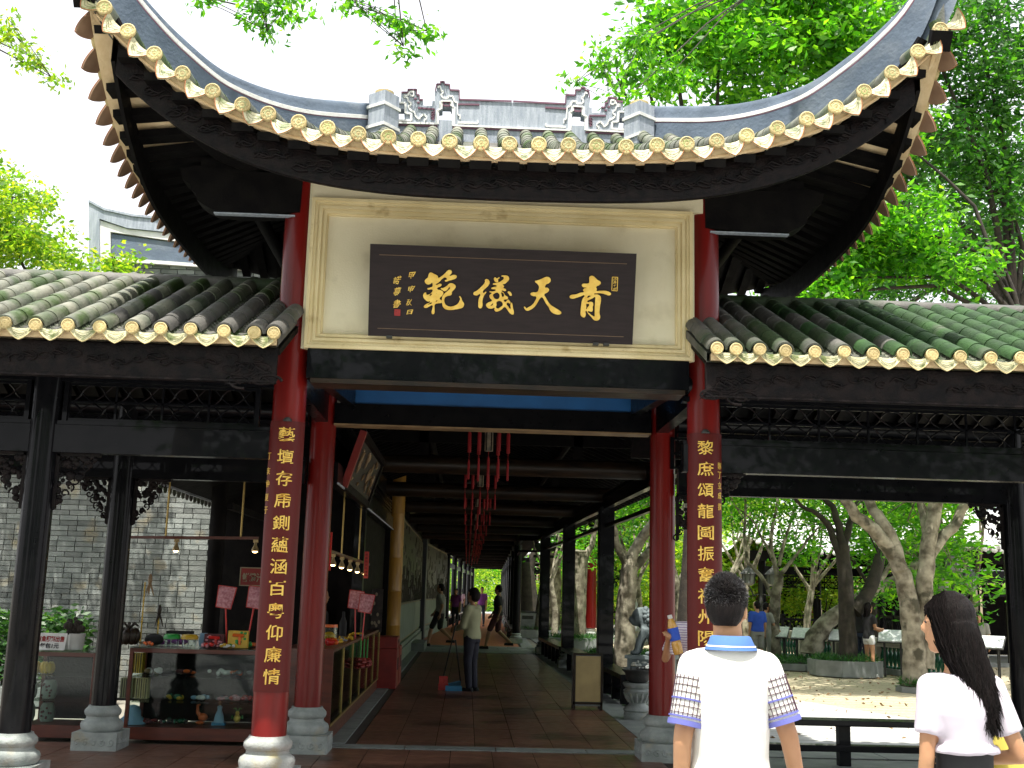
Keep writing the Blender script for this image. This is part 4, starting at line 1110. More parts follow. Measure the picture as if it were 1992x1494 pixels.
for Y in CY:
    x = rowx(Y); near = Y < 31
    b = MB()
    if near:
        prof_ = []
        b.box((x, Y, 1.66), (0.22, 0.26, 2.70)); b.box((x, Y, 1.66), (0.26, 0.20, 2.66))
        kid('column', b, M['black'], cor)
    else: b.lathe((x, Y, 0.3), [(0.13, 0), (0.12, 2.7)], 14); kid('column', b, M['black'], cor, True)
    column_base(cor, x, Y, 0.32, 'stone', 0.85, carve=near)
# low bench rails along the right row
lb_ = thing('long_bench', 'low black bench along the right side of the corridor', 'bench', (2.1, 25, 0))
for (Y0, Y1) in ((16.6, 24.4), (24.8, 29.8)):
    b = MB(); rowbar(b, Y0, Y1, 0.36, 0.43, 0.30); kid('seat', b, M['black'], lb_)
    b = MB(); rowbar(b, Y0, Y1, 0.12, 0.17, 0.08); kid('stretcher', b, M['black'], lb_)
    k = Y0+0.2
    while k < Y1:
        b = MB(); b.box((rowx(k), k, 0.18), (0.24, 0.09, 0.358)); kid('leg', b, M['black'], lb_); k += 0.85
lb2 = thing('long_bench', 'far low bench along the right side of the orange floored part', 'bench', (1.9, 50, 0))
b = MB(); rowbar(b, 35.9, 62, 0.36, 0.43, 0.30); kid('seat', b, M['brownbeam'], lb2)
for k in range(24):
    b = MB(); Yk = 36.2+k*1.1; b.box((rowx(Yk), Yk, 0.18), (0.24, 0.10, 0.358)); kid('leg', b, M['black'], lb2)

# left side: shop front beam, ochre post, wall with murals, open far part
b = MB(); b.b2(LXW+0.02, LXW+0.12, 11.5, 20.3, 2.58, 2.80); kid('shop_beam', b, M['black'], cor)
b = MB(); b.b2(LXW+0.12, LXW+0.135, 11.5, 20.3, 2.575, 2.595); kid('edge_strip', b, M['ridgepale'], cor)
b = MB(); leftbar(b, 11.5, 82, 3.10, 3.36, -.05, .05); kid('wall_plate', b, M['black'], cor)
b = MB(); b.b2(LXW-0.05, LXW-0.0, 11.5, 21.2, 2.78, 3.45); kid('transom_board', b, M['blackdull'], cor)
for i in range(5):
    b = MB(); b.b2(LXW+0.0, LXW+0.09, 15.6, 20.2, 2.83+i*0.055, 2.865+i*0.055); kid('slat', b, M['black'], cor)
b = MB(); b.b2(LXW-0.06, LXW+0.08, 15.3, 15.5, 0, 3.1); kid('shop_post', b, M['black'], cor)
b = MB(); b.b2(LXW-0.06, LXW+0.08, 20.3, 20.4, 0, 3.6); kid('shop_post', b, M['blackdull'], cor)
b = MB(); b.lathe((-1.33, 20.85, 0), [(0.165, 0.0), (0.165, 0.9), (0.168, 0.905), (0.163, 0.91), (0.163, 1.5), (0.167, 1.505), (0.162, 1.51), (0.162, 2.1), (0.166, 2.105), (0.16, 2.11), (0.16, 2.9), (0.164, 2.905), (0.158, 2.91), (0.155, 3.7)], 20)
kid('ochre_post', b, M['ochre'], cor, True)
def wallpart(y0, y1):
    w = MB(); leftbar(w, y0, y1, 0, 3.75, -.15, 0); kid('wall', w, M['wallcream'], cor)
    w = MB(); leftbar(w, y0+.15, y1-.15, 0.42, 1.20, 0, .03); kid('dado_panel', w, M['dado'], cor)
    w = MB(); leftbar(w, y0, y1, 0.0, 0.26, 0, .10); kid('plinth', w, M['dado'], cor)
    w = MB(); leftbar(w, y0, y1, 0.262, 0.36, 0, .06); kid('plinth_moulding', w, M['dado'], cor)
    w = MB(); leftbar(w, y0+.15, y1-.15, 1.23, 3.02, 0, .04); mp = kid('mural_panel', w, M['mural'], cor)
    sc_ = MB(); rg = random.Random(int(y0))
    for q in range(90):
        yy = rg.uniform(y0+0.3, y1-0.3); zz = rg.uniform(1.3, 2.95); sc_.ell((leftx(yy)+0.045, yy, zz), (0.02, rg.uniform(.05, .16), rg.uniform(.03, .16)), 7, 5)
    for q in range(int((y1-y0)/0.45)):
        yy = y0+0.4+q*0.45; sc_.b2(leftx(yy)+0.04, leftx(yy)+0.06, yy, yy+0.06, 1.26, rg.uniform(1.6, 2.1))
    tag(kid('relief', sc_, M['mural'], mp, True), kind='stuff')
wallpart(21.2, 36.5)
b = MB(); b.b2(LXW-0.02, LXW+0.16, 36.5, 37.6, 0, 3.3); kid('pilaster', b, M['pilaster'], cor)
wallpart(37.6, 49.5)
for Y in (50, 55.5, 61, 66.5, 72, 77.5):
    b = MB(); b.lathe((leftx(Y), Y, 0), [(0.13, 0), (0.13, 3.1)], 12); kid('column', b, M['black'], cor, True)
b = MB(); leftbar(b, 50, 80, 0.36, 0.43, -.15, .15); kid('bench_seat', b, M['black'], cor)
for k in range(26):
    b = MB(); yk = 50.3+k*1.1; b.b2(leftx(yk)-0.1, leftx(yk)+0.1, yk, yk+.1, 0, 0.358); kid('bench_leg', b, M['black'], cor)
b = MB(); leftbar(b, 50, 81, 2.55, 2.75, -.04, .04); kid('side_beam', b, M['black'], cor)
st = struct('stone_step', MB().b2(LXW+0.11, -1.03, 29.6, 31.9, 0.0, 0.20), M['slab'])

# end of the corridor, garden room and red barrels far off
# hanging board over the shop, leaning into the corridor
hb = thing('hanging_sign_board', 'dark carved board with a red edge hanging high over the shop counter', 'sign', (-1.35, 12.6, 2.6))
b = MB(); b.add([(-1.34, 12.1, 2.62), (-1.34, 14.9, 2.62), (-1.16, 14.9, 3.18), (-1.16, 12.1, 3.18), (-1.38, 12.1, 2.64), (-1.38, 14.9, 2.64), (-1.20, 14.9, 3.20), (-1.20, 12.1, 3.20)],
                [(0, 1, 2, 3), (7, 6, 5, 4), (0, 4, 5, 1), (1, 5, 6, 2), (2, 6, 7, 3), (3, 7, 4, 0)]); kid('board', b, M['plaque'], hb)
b = MB()
q = [Vector((-1.335, 12.1, 2.62)), Vector((-1.335, 14.9, 2.62)), Vector((-1.155, 14.9, 3.18)), Vector((-1.155, 12.1, 3.18))]
for a, c in zip(q, q[1:]+q[:1]): b.bar(a, c, 0.05, 0.09)
kid('carved_frame', b, M['carve'], hb)
b = MB(); b.bar((-1.33, 12.05, 2.60), (-1.15, 12.05, 3.20), 0.07, 0.09); kid('red_edge', b, M['redpaint'], hb)
cc = MB(); rgc = random.Random(2)                      # raised, unreadable brush characters
def hp(y, v): return Vector((-1.335+0.18*v-0.004*0+0.012, y, 2.62+0.56*v))
for i in range(4):
    y = 12.55+i*0.62
    for k in range(7):
        a_ = (rgc.uniform(-.15, .15), rgc.uniform(.2, .8)); c_ = (a_[0]+rgc.uniform(-.16, .16), min(.85, max(.15, a_[1]+rgc.uniform(-.35, .35))))
        cc.tube([hp(y+a_[0], a_[1]), hp(y+(a_[0]+c_[0])/2, (a_[1]+c_[1])/2+.02), hp(y+c_[0], c_[1])], [0.008, 0.016, 0.006], 5)
kid('brush_characters', cc, M['beige_edge'], hb)
# palace lanterns with red tassels along the corridor axis
def lantern():
    r = thing('palace_lantern', 'palace lantern', 'lantern', (0, 0, 0), 'palace lanterns hanging along the corridor')
    b = MB(); b.lathe((0, 0, 0), [(0.05, 0.0), (0.055, 0.01), (0.055, 0.25), (0.05, 0.26)], 6); obj('painted_glass', b, M['lantern'], r)
    b = MB(); b.lathe((0, 0, 0), [(0.09, 0.26), (0.13, 0.29), (0.09, 0.31), (0.03, 0.33)], 6)
    for k in range(6):
        a = 2*PI*k/6; b.tube([(0.05*math.cos(a), 0.05*math.sin(a), 0.30), (0.16*math.cos(a), 0.16*math.sin(a), 0.33), (0.23*math.cos(a), 0.23*math.sin(a), 0.30)], 0.010, 6)
        b.bar((0.056*math.cos(a), 0.056*math.sin(a), 0.0), (0.056*math.cos(a), 0.056*math.sin(a), 0.27), 0.012)
    b.tube([(0, 0, 0.33), (0, 0, 0.75)], 0.008, 6)
    obj('frame', b, M['blackdull'], r)
    for k in range(6):
        a = 2*PI*k/6; x, y = 0.23*math.cos(a), 0.23*math.sin(a); b = MB()
        b.tube([(x, y, 0.30), (x, y, 0.26)], 0.003, 4); b.ell((x, y, 0.245), (0.014, 0.014, 0.014), 8, 6)
        b.lathe((x, y, 0.0), [(0.022, -0.02), (0.021, 0.20), (0.010, 0.235)], 8)
        b.tube([(x, y, -0.02), (x, y, -0.12)], 0.003, 4); b.lathe((x, y, 0), [(0.014, -0.34), (0.013, -0.14), (0.006, -0.12)], 8); b.ell((x, y, -0.115), (0.011, 0.011, 0.011), 8, 6)
        obj('tassel', b, M['tassel'], r, True)
    b = MB(); b.tube([(0, 0, 0), (0, 0, -0.06)], 0.003, 4); b.lathe((0, 0, 0), [(0.017, -0.42), (0.015, -0.10), (0.006, -0.06)], 8); obj('tassel', b, M['tassel'], r, True)
    return r
lan = lantern(); lan.location = (0.21, 13.3, 3.18); lan['label'] = 'nearest palace lantern with long red tassels under the corridor roof'
nth = ['second', 'third', 'fourth', 'fifth', 'sixth', 'seventh', 'eighth', 'ninth', 'tenth']
for i, Y in enumerate((17.3, 21.3, 25.3, 29.3, 33.3, 37.3, 41.3, 45.3, 49.3)):
    dup(lan, (0.16+0.004*i, Y, 3.12-0.01*i), None, '%s palace lantern from the gate along the corridor' % nth[i])

# ------------------------------------------------------------------ ground and floors
struct('ground', MB().b2(-400, 400, -60, 900, -0.30, -0.03), M['earth'])
struct('gate_floor', MB().b2(-7.2, 2.12, 7.4, 11.58, -0.02, 0.0), M['grout'])
struct('front_pavement', MB().b2(-9, 9, -6, 7.38, -0.02, -0.004), M['yardslab'])
# terracotta tiles, laid one by one
tile_me = MB().box((0, 0, 0.0), (0.392, 0.392, 0.008)).mesh('floor_tile', M['floor'])
fl = thing('terracotta_floor', None, None, (0, 0, 0)); tag(fl, kind='structure')
pl3 = []
for i in range(22):
    for j in range(10):
        x = -6.9+0.4*i+0.2; y = 7.55+0.4*j+0.2
        if x > 2.0: continue
        if j >= 0 and y < 11.55: pl3.append(((x, y, 0.004+random.uniform(-.0008, .0008)), (random.uniform(-.002, .002), random.uniform(-.002, .002), 0)))
cor_pl = []
for j in range(44):
    for i in range(8):
        x = -0.98+0.4*i+0.12; y = 11.98+0.4*j
        if x+0.2 > rowx(y)-0.15 and x > 2.0: continue
        cor_pl.append(((x, y, 0.004+random.uniform(-.0008, .0008)), (random.uniform(-.002, .002), random.uniform(-.002, .002), 0)))
allp = sorted(pl3+cor_pl, key=lambda p: p[0][1] if -2.5 < p[0][0] < 2.2 else p[0][1]+30)
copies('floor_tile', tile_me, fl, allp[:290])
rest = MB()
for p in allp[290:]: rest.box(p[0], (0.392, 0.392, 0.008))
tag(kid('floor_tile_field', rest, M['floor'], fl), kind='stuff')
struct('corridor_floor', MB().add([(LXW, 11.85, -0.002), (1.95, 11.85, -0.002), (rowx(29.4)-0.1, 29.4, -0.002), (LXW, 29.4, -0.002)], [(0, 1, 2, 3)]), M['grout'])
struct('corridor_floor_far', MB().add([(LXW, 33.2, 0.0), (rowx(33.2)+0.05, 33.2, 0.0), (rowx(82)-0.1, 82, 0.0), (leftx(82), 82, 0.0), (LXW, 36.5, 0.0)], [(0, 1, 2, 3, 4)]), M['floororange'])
struct('garden_path', MB().b2(-8, 12, 82, 100, -0.02, 0.0), M['yardslab'])
# stone strips made of slabs
sp = thing('stone_border', None, None, (0, 0, 0)); tag(sp, kind='structure')
def slabrow(x0, y0, x1, y1, w, n, z=0.006, m='slab'):
    a = Vector((x0, y0, 0)); b = Vector((x1, y1, 0)); d = (b-a); L = d.length; d.normalize(); ang = math.atan2(d.y, d.x)
    me = MB().box((0, 0, 0), (L/n-0.012, w, 0.012)).mesh('slab', M[m])
    copies('slab', me, sp, [((a+d*(L*(k+0.5)/n)+Vector((0, 0, z))), (0, 0, ang)) for k in range(n)])
slabrow(-1.46, 11.72, 2.15, 11.72, 0.24, 4)
slabrow(-1.30, 11.9, -1.30, 29.5, 0.26, 12)
slabrow(-1.46, 30.2, 2.1, 30.2, 1.3, 4); slabrow(-1.46, 31.5, 2.1, 31.5, 1.3, 3); slabrow(-1.46, 32.7, 2.1, 32.7, 0.9, 4)
slabrow(2.12, 11.9, 1.93, 33.0, 0.34, 16); slabrow(1.80, 33.2, 2.75, 80, 0.34, 20)
slabrow(2.3, 11.85, 7.2, 11.85, 0.5, 5); slabrow(2.3, 12.5, 7.2, 12.5, 0.5, 5); slabrow(2.60, 12.9, 2.45, 40.0, 0.42, 20, -0.01)
struct('gallery_floor', MB().b2(2.14, 7.5, 8.2, 11.58, -0.02, 0.0), M['slab'])
# courtyard sheets
struct('courtyard_slabs', MB().add([(2.3, 12.7, -0.02), (7.3, 12.7, -0.02), (3.9, 22.5, -0.02), (3.9, 60, -0.02), (2.3, 60, -0.02)], [(0, 1, 2, 3, 4)]), M['yardslab'])
yd = struct('courtyard_paving', MB().add([(2.3, 11.6, -0.024), (30, 11.6, -0.024), (30, 80, -0.024), (2.3, 80, -0.024)], [(0, 1, 2, 3)]), M['yard'])
pw = MB()
for k in range(60):
    y = 12.8+k*0.42; pw.b2(3.6, 13, y, y+0.012, -0.02, -0.0185)
tag(kid('paving_joints', pw, M['earth'], yd), kind='stuff')

# ------------------------------------------------------------------ vegetation helpers
def leaves_mesh(name, centers, size, m, seed=0, aspect=0.42, droop=0.35, jitter=0.5):
    rg = np.random.default_rng(seed); N = len(centers)
    L = size*(1+jitter*(rg.random(N)-0.5))
    d = rg.normal(size=(N, 3)); d[:, 2] = d[:, 2]*0.45-droop; d /= np.linalg.norm(d, axis=1)[:, None]
    w = rg.normal(size=(N, 3)); w -= d*(w*d).sum(1)[:, None]; w /= np.linalg.norm(w, axis=1)[:, None]
    n = np.cross(d, w)
    a = centers; b = centers + d*(L*0.5)[:, None] + w*(L*aspect*0.5)[:, None] + n*(L*0.05)[:, None]
    c = centers + d*L[:, None] - n*(L*0.06)[:, None]; e = centers + d*(L*0.5)[:, None] - w*(L*aspect*0.5)[:, None] + n*(L*0.05)[:, None]
    V = np.stack([a, b, c, e], 1).reshape(-1, 3)
    me = bpy.data.meshes.new(name); me.vertices.add(4*N); me.loops.add(4*N); me.polygons.add(N)
    me.vertices.foreach_set('co', V.astype(np.float32).ravel())
    me.loops.foreach_set('vertex_index', np.arange(4*N, dtype=np.int32))
    me.polygons.foreach_set('loop_start', np.arange(0, 4*N, 4, dtype=np.int32))
    me.polygons.foreach_set('loop_total', np.full(N, 4, dtype=np.int32))
    me.materials.append(m); me.update(calc_edges=True); return me
def clumps(blobs, nclump, nleaf, spread, seed=0, flat=0.6):
    """blobs: (centre, (rx,ry,rz)) -> leaf positions gathered in twig clumps with gaps between"""
    rg = np.random.default_rng(seed); out = []; cc_ = []
    vol = np.array([b[1][0]*b[1][1]*b[1][2] for b in blobs])**0.75; vol = vol/vol.sum()
    for (c, r), v in zip(blobs, vol):
        k = max(3, int(nclump*v)); u = rg.normal(size=(k, 3)); u /= np.linalg.norm(u, axis=1)[:, None]
        rad = rg.random(k)**0.45; P = np.array(c)+u*rad[:, None]*np.array(r)
        cc_.append(P)
        for p in P:
            m_ = int(nleaf*rg.uniform(0.4, 1.5)); s = spread*rg.uniform(0.6, 1.3)
            out.append(p + rg.normal(size=(m_, 3))*np.array([s, s, s*flat]))
    return np.concatenate(out), np.concatenate(cc_)
def limb(mb, pts, r0, r1, n=8, wob=0.0, seed=0):
    rg = random.Random(seed); P = [Vector(p) for p in pts]; Q = []
    for a, b in zip(P, P[1:]):
        for k in range(3): Q.append(a.lerp(b, k/3)+Vector((rg.uniform(-wob, wob), rg.uniform(-wob, wob), rg.uniform(-wob, wob))*(1 if k else 0)) if k else a)
    Q.append(P[-1]); m = len(Q)-1
    mb.tube(Q, [r0+(r1-r0)*(i/m)**0.8 for i in range(m+1)], n)
def tree(label, base, limbs, blobs, leafm, barkm, nclump=300, nleaf=40, spread=0.25, lsize=0.12, seed=1, group=None, twigs=30, name='tree', aspect=0.42, droop=0.35, flat=0.6):
    t = thing(name, label, 'tree', base, group)
    b = MB()
    for i, (pts, r0, r1) in enumerate(limbs): limb(b, pts, r0, r1, 10, 0.02, seed+i)
    P, C = clumps(blobs, nclump, nleaf, spread, seed, flat)
    rg = random.Random(seed); tips = [Vector(l[0][-1]) for l in limbs]
    br = MB()
    for i in range(twigs):
        c = Vector(C[rg.randrange(len(C))]); s = min(tips, key=lambda q: (q-c).length)
        mid = s.lerp(c, 0.5)+Vector((rg.uniform(-.3, .3), rg.uniform(-.3, .3), rg.uniform(-.1, .35)))
        L = (c-s).length; br.tube([s, s.lerp(mid, .5), mid, mid.lerp(c, .6), c], [0.008+0.008*L, 0.007+0.006*L, 0.012, 0.008, 0.004], 5)
    kid('trunk', b, M[barkm], t, True)
    kid('branches', br, M[barkm], t, True)
    cr_ = kid('crown', leaves_mesh('crown', P, lsize, M[leafm], seed, aspect, droop), None, t)
    return t
def A(px, py, Y): 
    v = at(px, py, Y); return (v.x, v.y, v.z)

# ------------------------------------------------------------------ courtyard trees (trunks traced at their own distance)
Y1 = 24.9
tree('pale trunked tree with forking limbs in the square planter beside the stone lion', A(1215, 1292, Y1),
     [([A(1214, 1296, Y1), A(1216, 1230, Y1), A(1219, 1160, Y1), A(1226, 1100, Y1)], 0.25, 0.19),
      ([A(1224, 1105, Y1), A(1232, 1075, Y1), A(1250, 1045, Y1), A(1275, 1010, Y1-.3), A(1300, 960, Y1-.6), A(1310, 890, Y1-.8), A(1330, 780, Y1-1)], 0.15, 0.06),
      ([A(1228, 1110, Y1), A(1262, 1075, Y1+.2), A(1290, 1040, Y1+.5), A(1330, 990, Y1+.6), A(1370, 900, Y1+.6)], 0.12, 0.05),
      ([A(1222, 1105, Y1), A(1200, 1060, Y1-.1), A(1192, 1020, Y1-.2), A(1186, 990, Y1-.2), A(1178, 940, Y1-.3), A(1170, 840, Y1-.4)], 0.10, 0.04)],
     [(A(1250, 800, Y1), (3.2, 2.5, 1.8)), (A(1330, 900, Y1+1.5), (1.6, 1.5, 1.0)), (A(1230, 960, Y1+2.5), (1.3, 1.2, 0.9))], 'leaf', 'bark', 300, 38, 0.28, 0.14, 3, twigs=46)
Y2 = 24.2
tree('dark trunked tree standing in the octagonal planter left of the reading couple', A(1645, 1290, Y2),
     [([A(1648, 1298, Y2), A(1650, 1240, Y2), A(1647, 1180, Y2), A(1643, 1110, Y2), A(1640, 1060, Y2)], 0.21, 0.14),
      ([A(1643, 1100, Y2), A(1626, 1060, Y2), A(1610, 1020, Y2), A(1590, 1000, Y2-.2), A(1560, 985, Y2-.3), A(1535, 955, Y2-.4)], 0.10, 0.03),
      ([A(1641, 1070, Y2), A(1632, 1020, Y2), A(1620, 985, Y2), A(1590, 955, Y2), A(1570, 900, Y2)], 0.10, 0.04),
      ([A(1641, 1070, Y2), A(1652, 1020, Y2), A(1660, 985, Y2), A(1690, 960, Y2+.2), A(1720, 900, Y2)], 0.09, 0.03),
      ([A(1662, 1190, Y2), A(1690, 1150, Y2+.1), A(1705, 1110, Y2+.2), A(1712, 1082, Y2+.3)], 0.17, 0.12),
      ([A(1630, 1300, Y2-.1), A(1640, 1270, Y2), A(1648, 1240, Y2)], 0.05, 0.06), ([A(1668, 1302, Y2-.1), A(1660, 1270, Y2), A(1652, 1240, Y2)], 0.06, 0.06)],
     [(A(1600, 800, Y2), (3.0, 2.4, 1.7)), (A(1560, 1000, Y2+1.2), (1.0, 0.9, 0.45)), (A(1700, 1010, Y2+1.5), (1.0, 1.0, 0.5)), (A(1715, 1160, Y2+.6), (0.45, .5, 0.28))], 'leaf', 'barkdark', 300, 34, 0.26, 0.17, 5, twigs=44, aspect=0.3)
Y3 = 20.6
tree('large pale trunked tree dividing low into smooth forks behind the woman', A(1790, 1345, Y3),
     [([A(1782, 1352, Y3), A(1778, 1290, Y3), A(1775, 1220, Y3), A(1768, 1170, Y3), A(1758, 1120, Y3), A(1738, 1080, Y3), A(1700, 1030, Y3-.1), A(1665, 1005, Y3-.2), A(1645, 975, Y3-.3), A(1625, 925, Y3-.3)], 0.24, 0.075),
      ([A(1752, 1110, Y3-.05), A(1735, 1050, Y3), A(1712, 1010, Y3), A(1695, 985, Y3+.1), A(1680, 940, Y3+.1)], 0.14, 0.08),
      ([A(1798, 1300, Y3+.05), A(1800, 1220, Y3+.1), A(1798, 1130, Y3+.1), A(1805, 1060, Y3+.1), A(1818, 990, Y3+.1), A(1830, 900, Y3)], 0.18, 0.12),
      ([A(1806, 1085, Y3+.1), A(1830, 1050, Y3+.2), A(1862, 1015, Y3+.3), A(1880, 980, Y3+.3), A(1900, 900, Y3+.4)], 0.12, 0.08),
      ([A(1802, 1040, Y3+.3), A(1795, 1000, Y3+.5), A(1785, 960, Y3+.6)], 0.08, 0.05)],
     [(A(1760, 780, Y3), (3.2, 2.4, 1.7)), (A(1810, 1010, Y3+1.6), (1.3, 1.0, 0.8)), (A(1840, 1120, Y3+1.0), (0.8, 0.8, 0.7)), (A(1870, 1190, Y3+.8), (0.55, 0.5, 0.2))], 'leaf', 'bark', 300, 30, 0.26, 0.20, 8, twigs=46, aspect=0.3, droop=0.15)
Y4 = 27.6
tree('slim green barked tree spreading into a fan of thin stems behind the boy in blue', A(1502, 1290, Y4),
     [([A(1508, 1290, Y4), A(1505, 1230, Y4), A(1508, 1170, Y4), A(1515, 1120, Y4)], 0.17, 0.11),
      ([A(1514, 1125, Y4), A(1500, 1070, Y4), A(1502, 1030, Y4), A(1512, 980, Y4), A(1520, 900, Y4)], 0.06, 0.03),
      ([A(1506, 1165, Y4), A(1480, 1120, Y4), A(1455, 1095, Y4), A(1448, 1040, Y4), A(1450, 960, Y4)], 0.06, 0.03),
      ([A(1515, 1120, Y4), A(1545, 1085, Y4), A(1570, 1050, Y4), A(1600, 1020, Y4)], 0.06, 0.02),
      ([A(1513, 1110, Y4), A(1490, 1060, Y4), A(1470, 1020, Y4), A(1430, 985, Y4)], 0.045, 0.015),
      ([A(1515, 1100, Y4), A(1530, 1040, Y4), A(1545, 990, Y4), A(1560, 930, Y4)], 0.05, 0.02)],
     [(A(1470, 850, Y4), (2.8, 2.2, 1.6)), (A(1450, 990, Y4+1), (1.3, 1.0, 0.7)), (A(1560, 1060, Y4+.8), (0.9, .8, .5))], 'leaf', 'bark', 300, 36, 0.26, 0.14, 12, twigs=50)
Y5 = 26.4
tree('mottled tree trunk leaning right over a low grassy planter', A(1535, 1300, Y5),
     [([A(1578, 1272, Y5), A(1585, 1240, Y5), A(1605, 1215, Y5), A(1635, 1190, Y5), A(1680, 1160, Y5+.3), A(1740, 1130, Y5+.6), A(1790, 1090, Y5+1)], 0.27, 0.10),
      ([A(1700, 1150, Y5+.3), A(1720, 1120, Y5+.4), A(1735, 1085, Y5+.4)], 0.08, 0.04)],
     [(A(1765, 1150, Y5+.5), (0.7, 0.7, 0.4)), (A(1700, 1060, Y5+1.5), (0.9, 0.9, 0.5)), (A(1800, 1060, Y5+1), (1.2, 1.1, 0.7))], 'leaf', 'bark', 90, 26, 0.22, 0.20, 14, twigs=16, aspect=0.3)
Y6 = 31.0
tree('tree with twisted bark standing in the planter seen between the black corridor posts', A(1120, 1262, Y6),
     [([A(1122, 1262, Y6), A(1118, 1200, Y6), A(1121, 1130, Y6), A(1122, 1085, Y6), A(1120, 1070, Y6)], 0.30, 0.30),
      ([A(1115, 1110, Y6), A(1112, 1075, Y6), A(1105, 1040, Y6), A(1100, 980, Y6)], 0.17, 0.09),
      ([A(1128, 1110, Y6), A(1140, 1080, Y6), A(1152, 1060, Y6), A(1165, 1000, Y6)], 0.13, 0.06)],
     [(A(1230, 940, Y6), (1.9, 2.0, 1.4)), (A(1140, 1060, Y6+3), (0.7, 1, .6))], 'leaf', 'bark', 180, 34, 0.28, 0.14, 17, twigs=20)
Y7 = 41.0
tree('broad root-footed tree further down the courtyard between the posts', A(1065, 1235, Y7),
     [([A(1062, 1238, Y7), A(1066, 1190, Y7), A(1072, 1130, Y7), A(1072, 1090, Y7), A(1062, 1060, Y7)], 0.55, 0.28), ([A(1072, 1110, Y7), A(1078, 1080, Y7), A(1090, 1040, Y7)], 0.2, 0.1)],
     [(A(1170, 1000, Y7), (2.1, 2.2, 1.6)), (A(1130, 1050, Y7+5), (1.2, 1.6, 1.0))], 'leafdark', 'bark', 170, 34, 0.34, 0.18, 19, twigs=14)
Y8 = 48.0
tree('reddish dark trunked tree at the end of the black posts', A(1028, 1226, Y8),
     [([A(1028, 1228, Y8), A(1030, 1180, Y8), A(1026, 1130, Y8), A(1020, 1095, Y8)], 0.5, 0.3), ([A(1026, 1130, Y8), A(1036, 1085, Y8), A(1045, 1050, Y8)], 0.2, 0.1)],
     [(A(1135, 1040, Y8), (1.9, 2.4, 1.5)), (A(1090, 1085, Y8+4), (0.9, 1.6, .9))], 'leaf', 'barkdark', 150, 30, 0.34, 0.20, 21, twigs=12)
# slender trees filling the courtyard behind
def slim(label, px, Y, h, seed, lm='leaf', bk='bark'):
    rg = random.Random(seed); b0 = Vector((at(px, 1200, Y).x, Y, 0)); lean = Vector((rg.uniform(-.5, .5), rg.uniform(-.3, .3), 0))
    f = b0+lean*.5+Vector((0, 0, h*0.36)); L_ = [([tuple(b0), tuple(b0.lerp(f, .5)+Vector((rg.uniform(-.12, .12), 0, 0))), tuple(f)], .115, .085)]; bl = []
    for k in range(6):
        a = rg.uniform(0, 2*PI); r = rg.uniform(.6, 1.5); tip = f+Vector((math.cos(a)*r, math.sin(a)*r*.7, h*rg.uniform(.35, .6)))
        L_.append(([tuple(f-Vector((0, 0, rg.uniform(0, .35)))), tuple(f.lerp(tip, .4)+Vector((math.cos(a)*.22, 0, -.05))), tuple(tip)], .055, .018))
        L_.append(([tuple(f.lerp(tip, .5)), tuple(f.lerp(tip, .8)+Vector((rg.uniform(-.4, .4), 0, .1))), tuple(tip+Vector((rg.uniform(-.7, .7), 0, .3)))], .03, .010))
        bl.append((tuple(tip), (.75, .7, .45)))
    tree(label, tuple(b0), L_, bl, lm, bk, 70, 24, 0.22, 0.14, seed, twigs=16)
slim('slender forked tree between the right red columns', 1318, 30, 5.6, 81, 'leafyellow')
slim('thin branching tree just right of the couplet column', 1422, 31, 5.4, 82, 'leafyellow')
slim('slim tree with tangled stems behind the man in white', 1455, 34, 5.8, 83)
slim('thin pale tree between the fan shaped tree and the planter tree', 1575, 31, 5.4, 84, 'leafyellow')
slim('slim dark tree behind the reading couple', 1712, 29, 5.6, 85, 'leaf', 'barkdark')
slim('thin tree in front of the right hand pavilion', 1880, 28, 5.4, 86, 'leafyellow')
slim('slim tree seen beyond the litter bin', 1080, 36, 5.6, 87, 'leafyellow')
slim('thin forked tree beside the cross gallery', 1240, 33, 5.4, 88, 'leafyellow')
# fallen leaves and litter on the paving
rgf = np.random.default_rng(9); nf = 900
Cf = np.stack([2.8+11*rgf.random(nf), 13+16*rgf.random(nf), np.full(nf, -0.012)], 1)
tag(obj('fallen_leaves', leaves_mesh('fallen_leaves', Cf, 0.09, M['beige_edge'], 9, 0.45, 0.0), None, None), 'dry fallen leaves scattered over the courtyard paving', 'leaves', kind='stuff')
# leafy masses further back seen under the roofs
def bush(label, c, r, leafm, n, m_, size, seed, name='shrub', group=None, spread=0.22):
    t = thing(name, label, 'shrub', (c[0], c[1], 0), group)
    P, C = clumps([(c, r)], n, m_, spread, seed)
    st_ = MB()
    for i in range(10):
        q = Vector(C[(i*7) % len(C)]); st_.tube([(c[0], c[1], 0), ((c[0]+q.x)/2, (c[1]+q.y)/2, q.z*0.6), q], [0.05, 0.03, 0.01], 5)
    kid('stems', st_, M['barkdark'], t)
    kid('foliage', leaves_mesh('foliage', P, size, M[leafm], seed), None, t)
    return t
bush('bright green bushy tree mass far behind the boy in blue', A(1450, 1110, 40), (2.6, 2.0, 2.2), 'leafyellow', 150, 44, 0.20, 31, spread=.34)
bush('rounded green shrub before the dark pavilion wall', A(1600, 1165, 38), (1.5, 1.2, 0.9), 'leafyellow', 70, 44, 0.14, 32)
bush('feathery green tree mass behind the fan shaped tree', A(1530, 1040, 42), (3.4, 2.4, 2.6), 'leaf', 190, 46, 0.20, 33, spread=.36)
bush('light green leafy mass behind the left red posts', A(1290, 1080, 42), (3.4, 2.5, 2.6), 'leafyellow', 190, 46, 0.20, 34, spread=.36)
bush('trimmed ball of foliage seen past the corridor posts', A(1090, 1165, 52), (1.7, 1.5, 1.3), 'leafyellow', 80, 46, 0.16, 35)
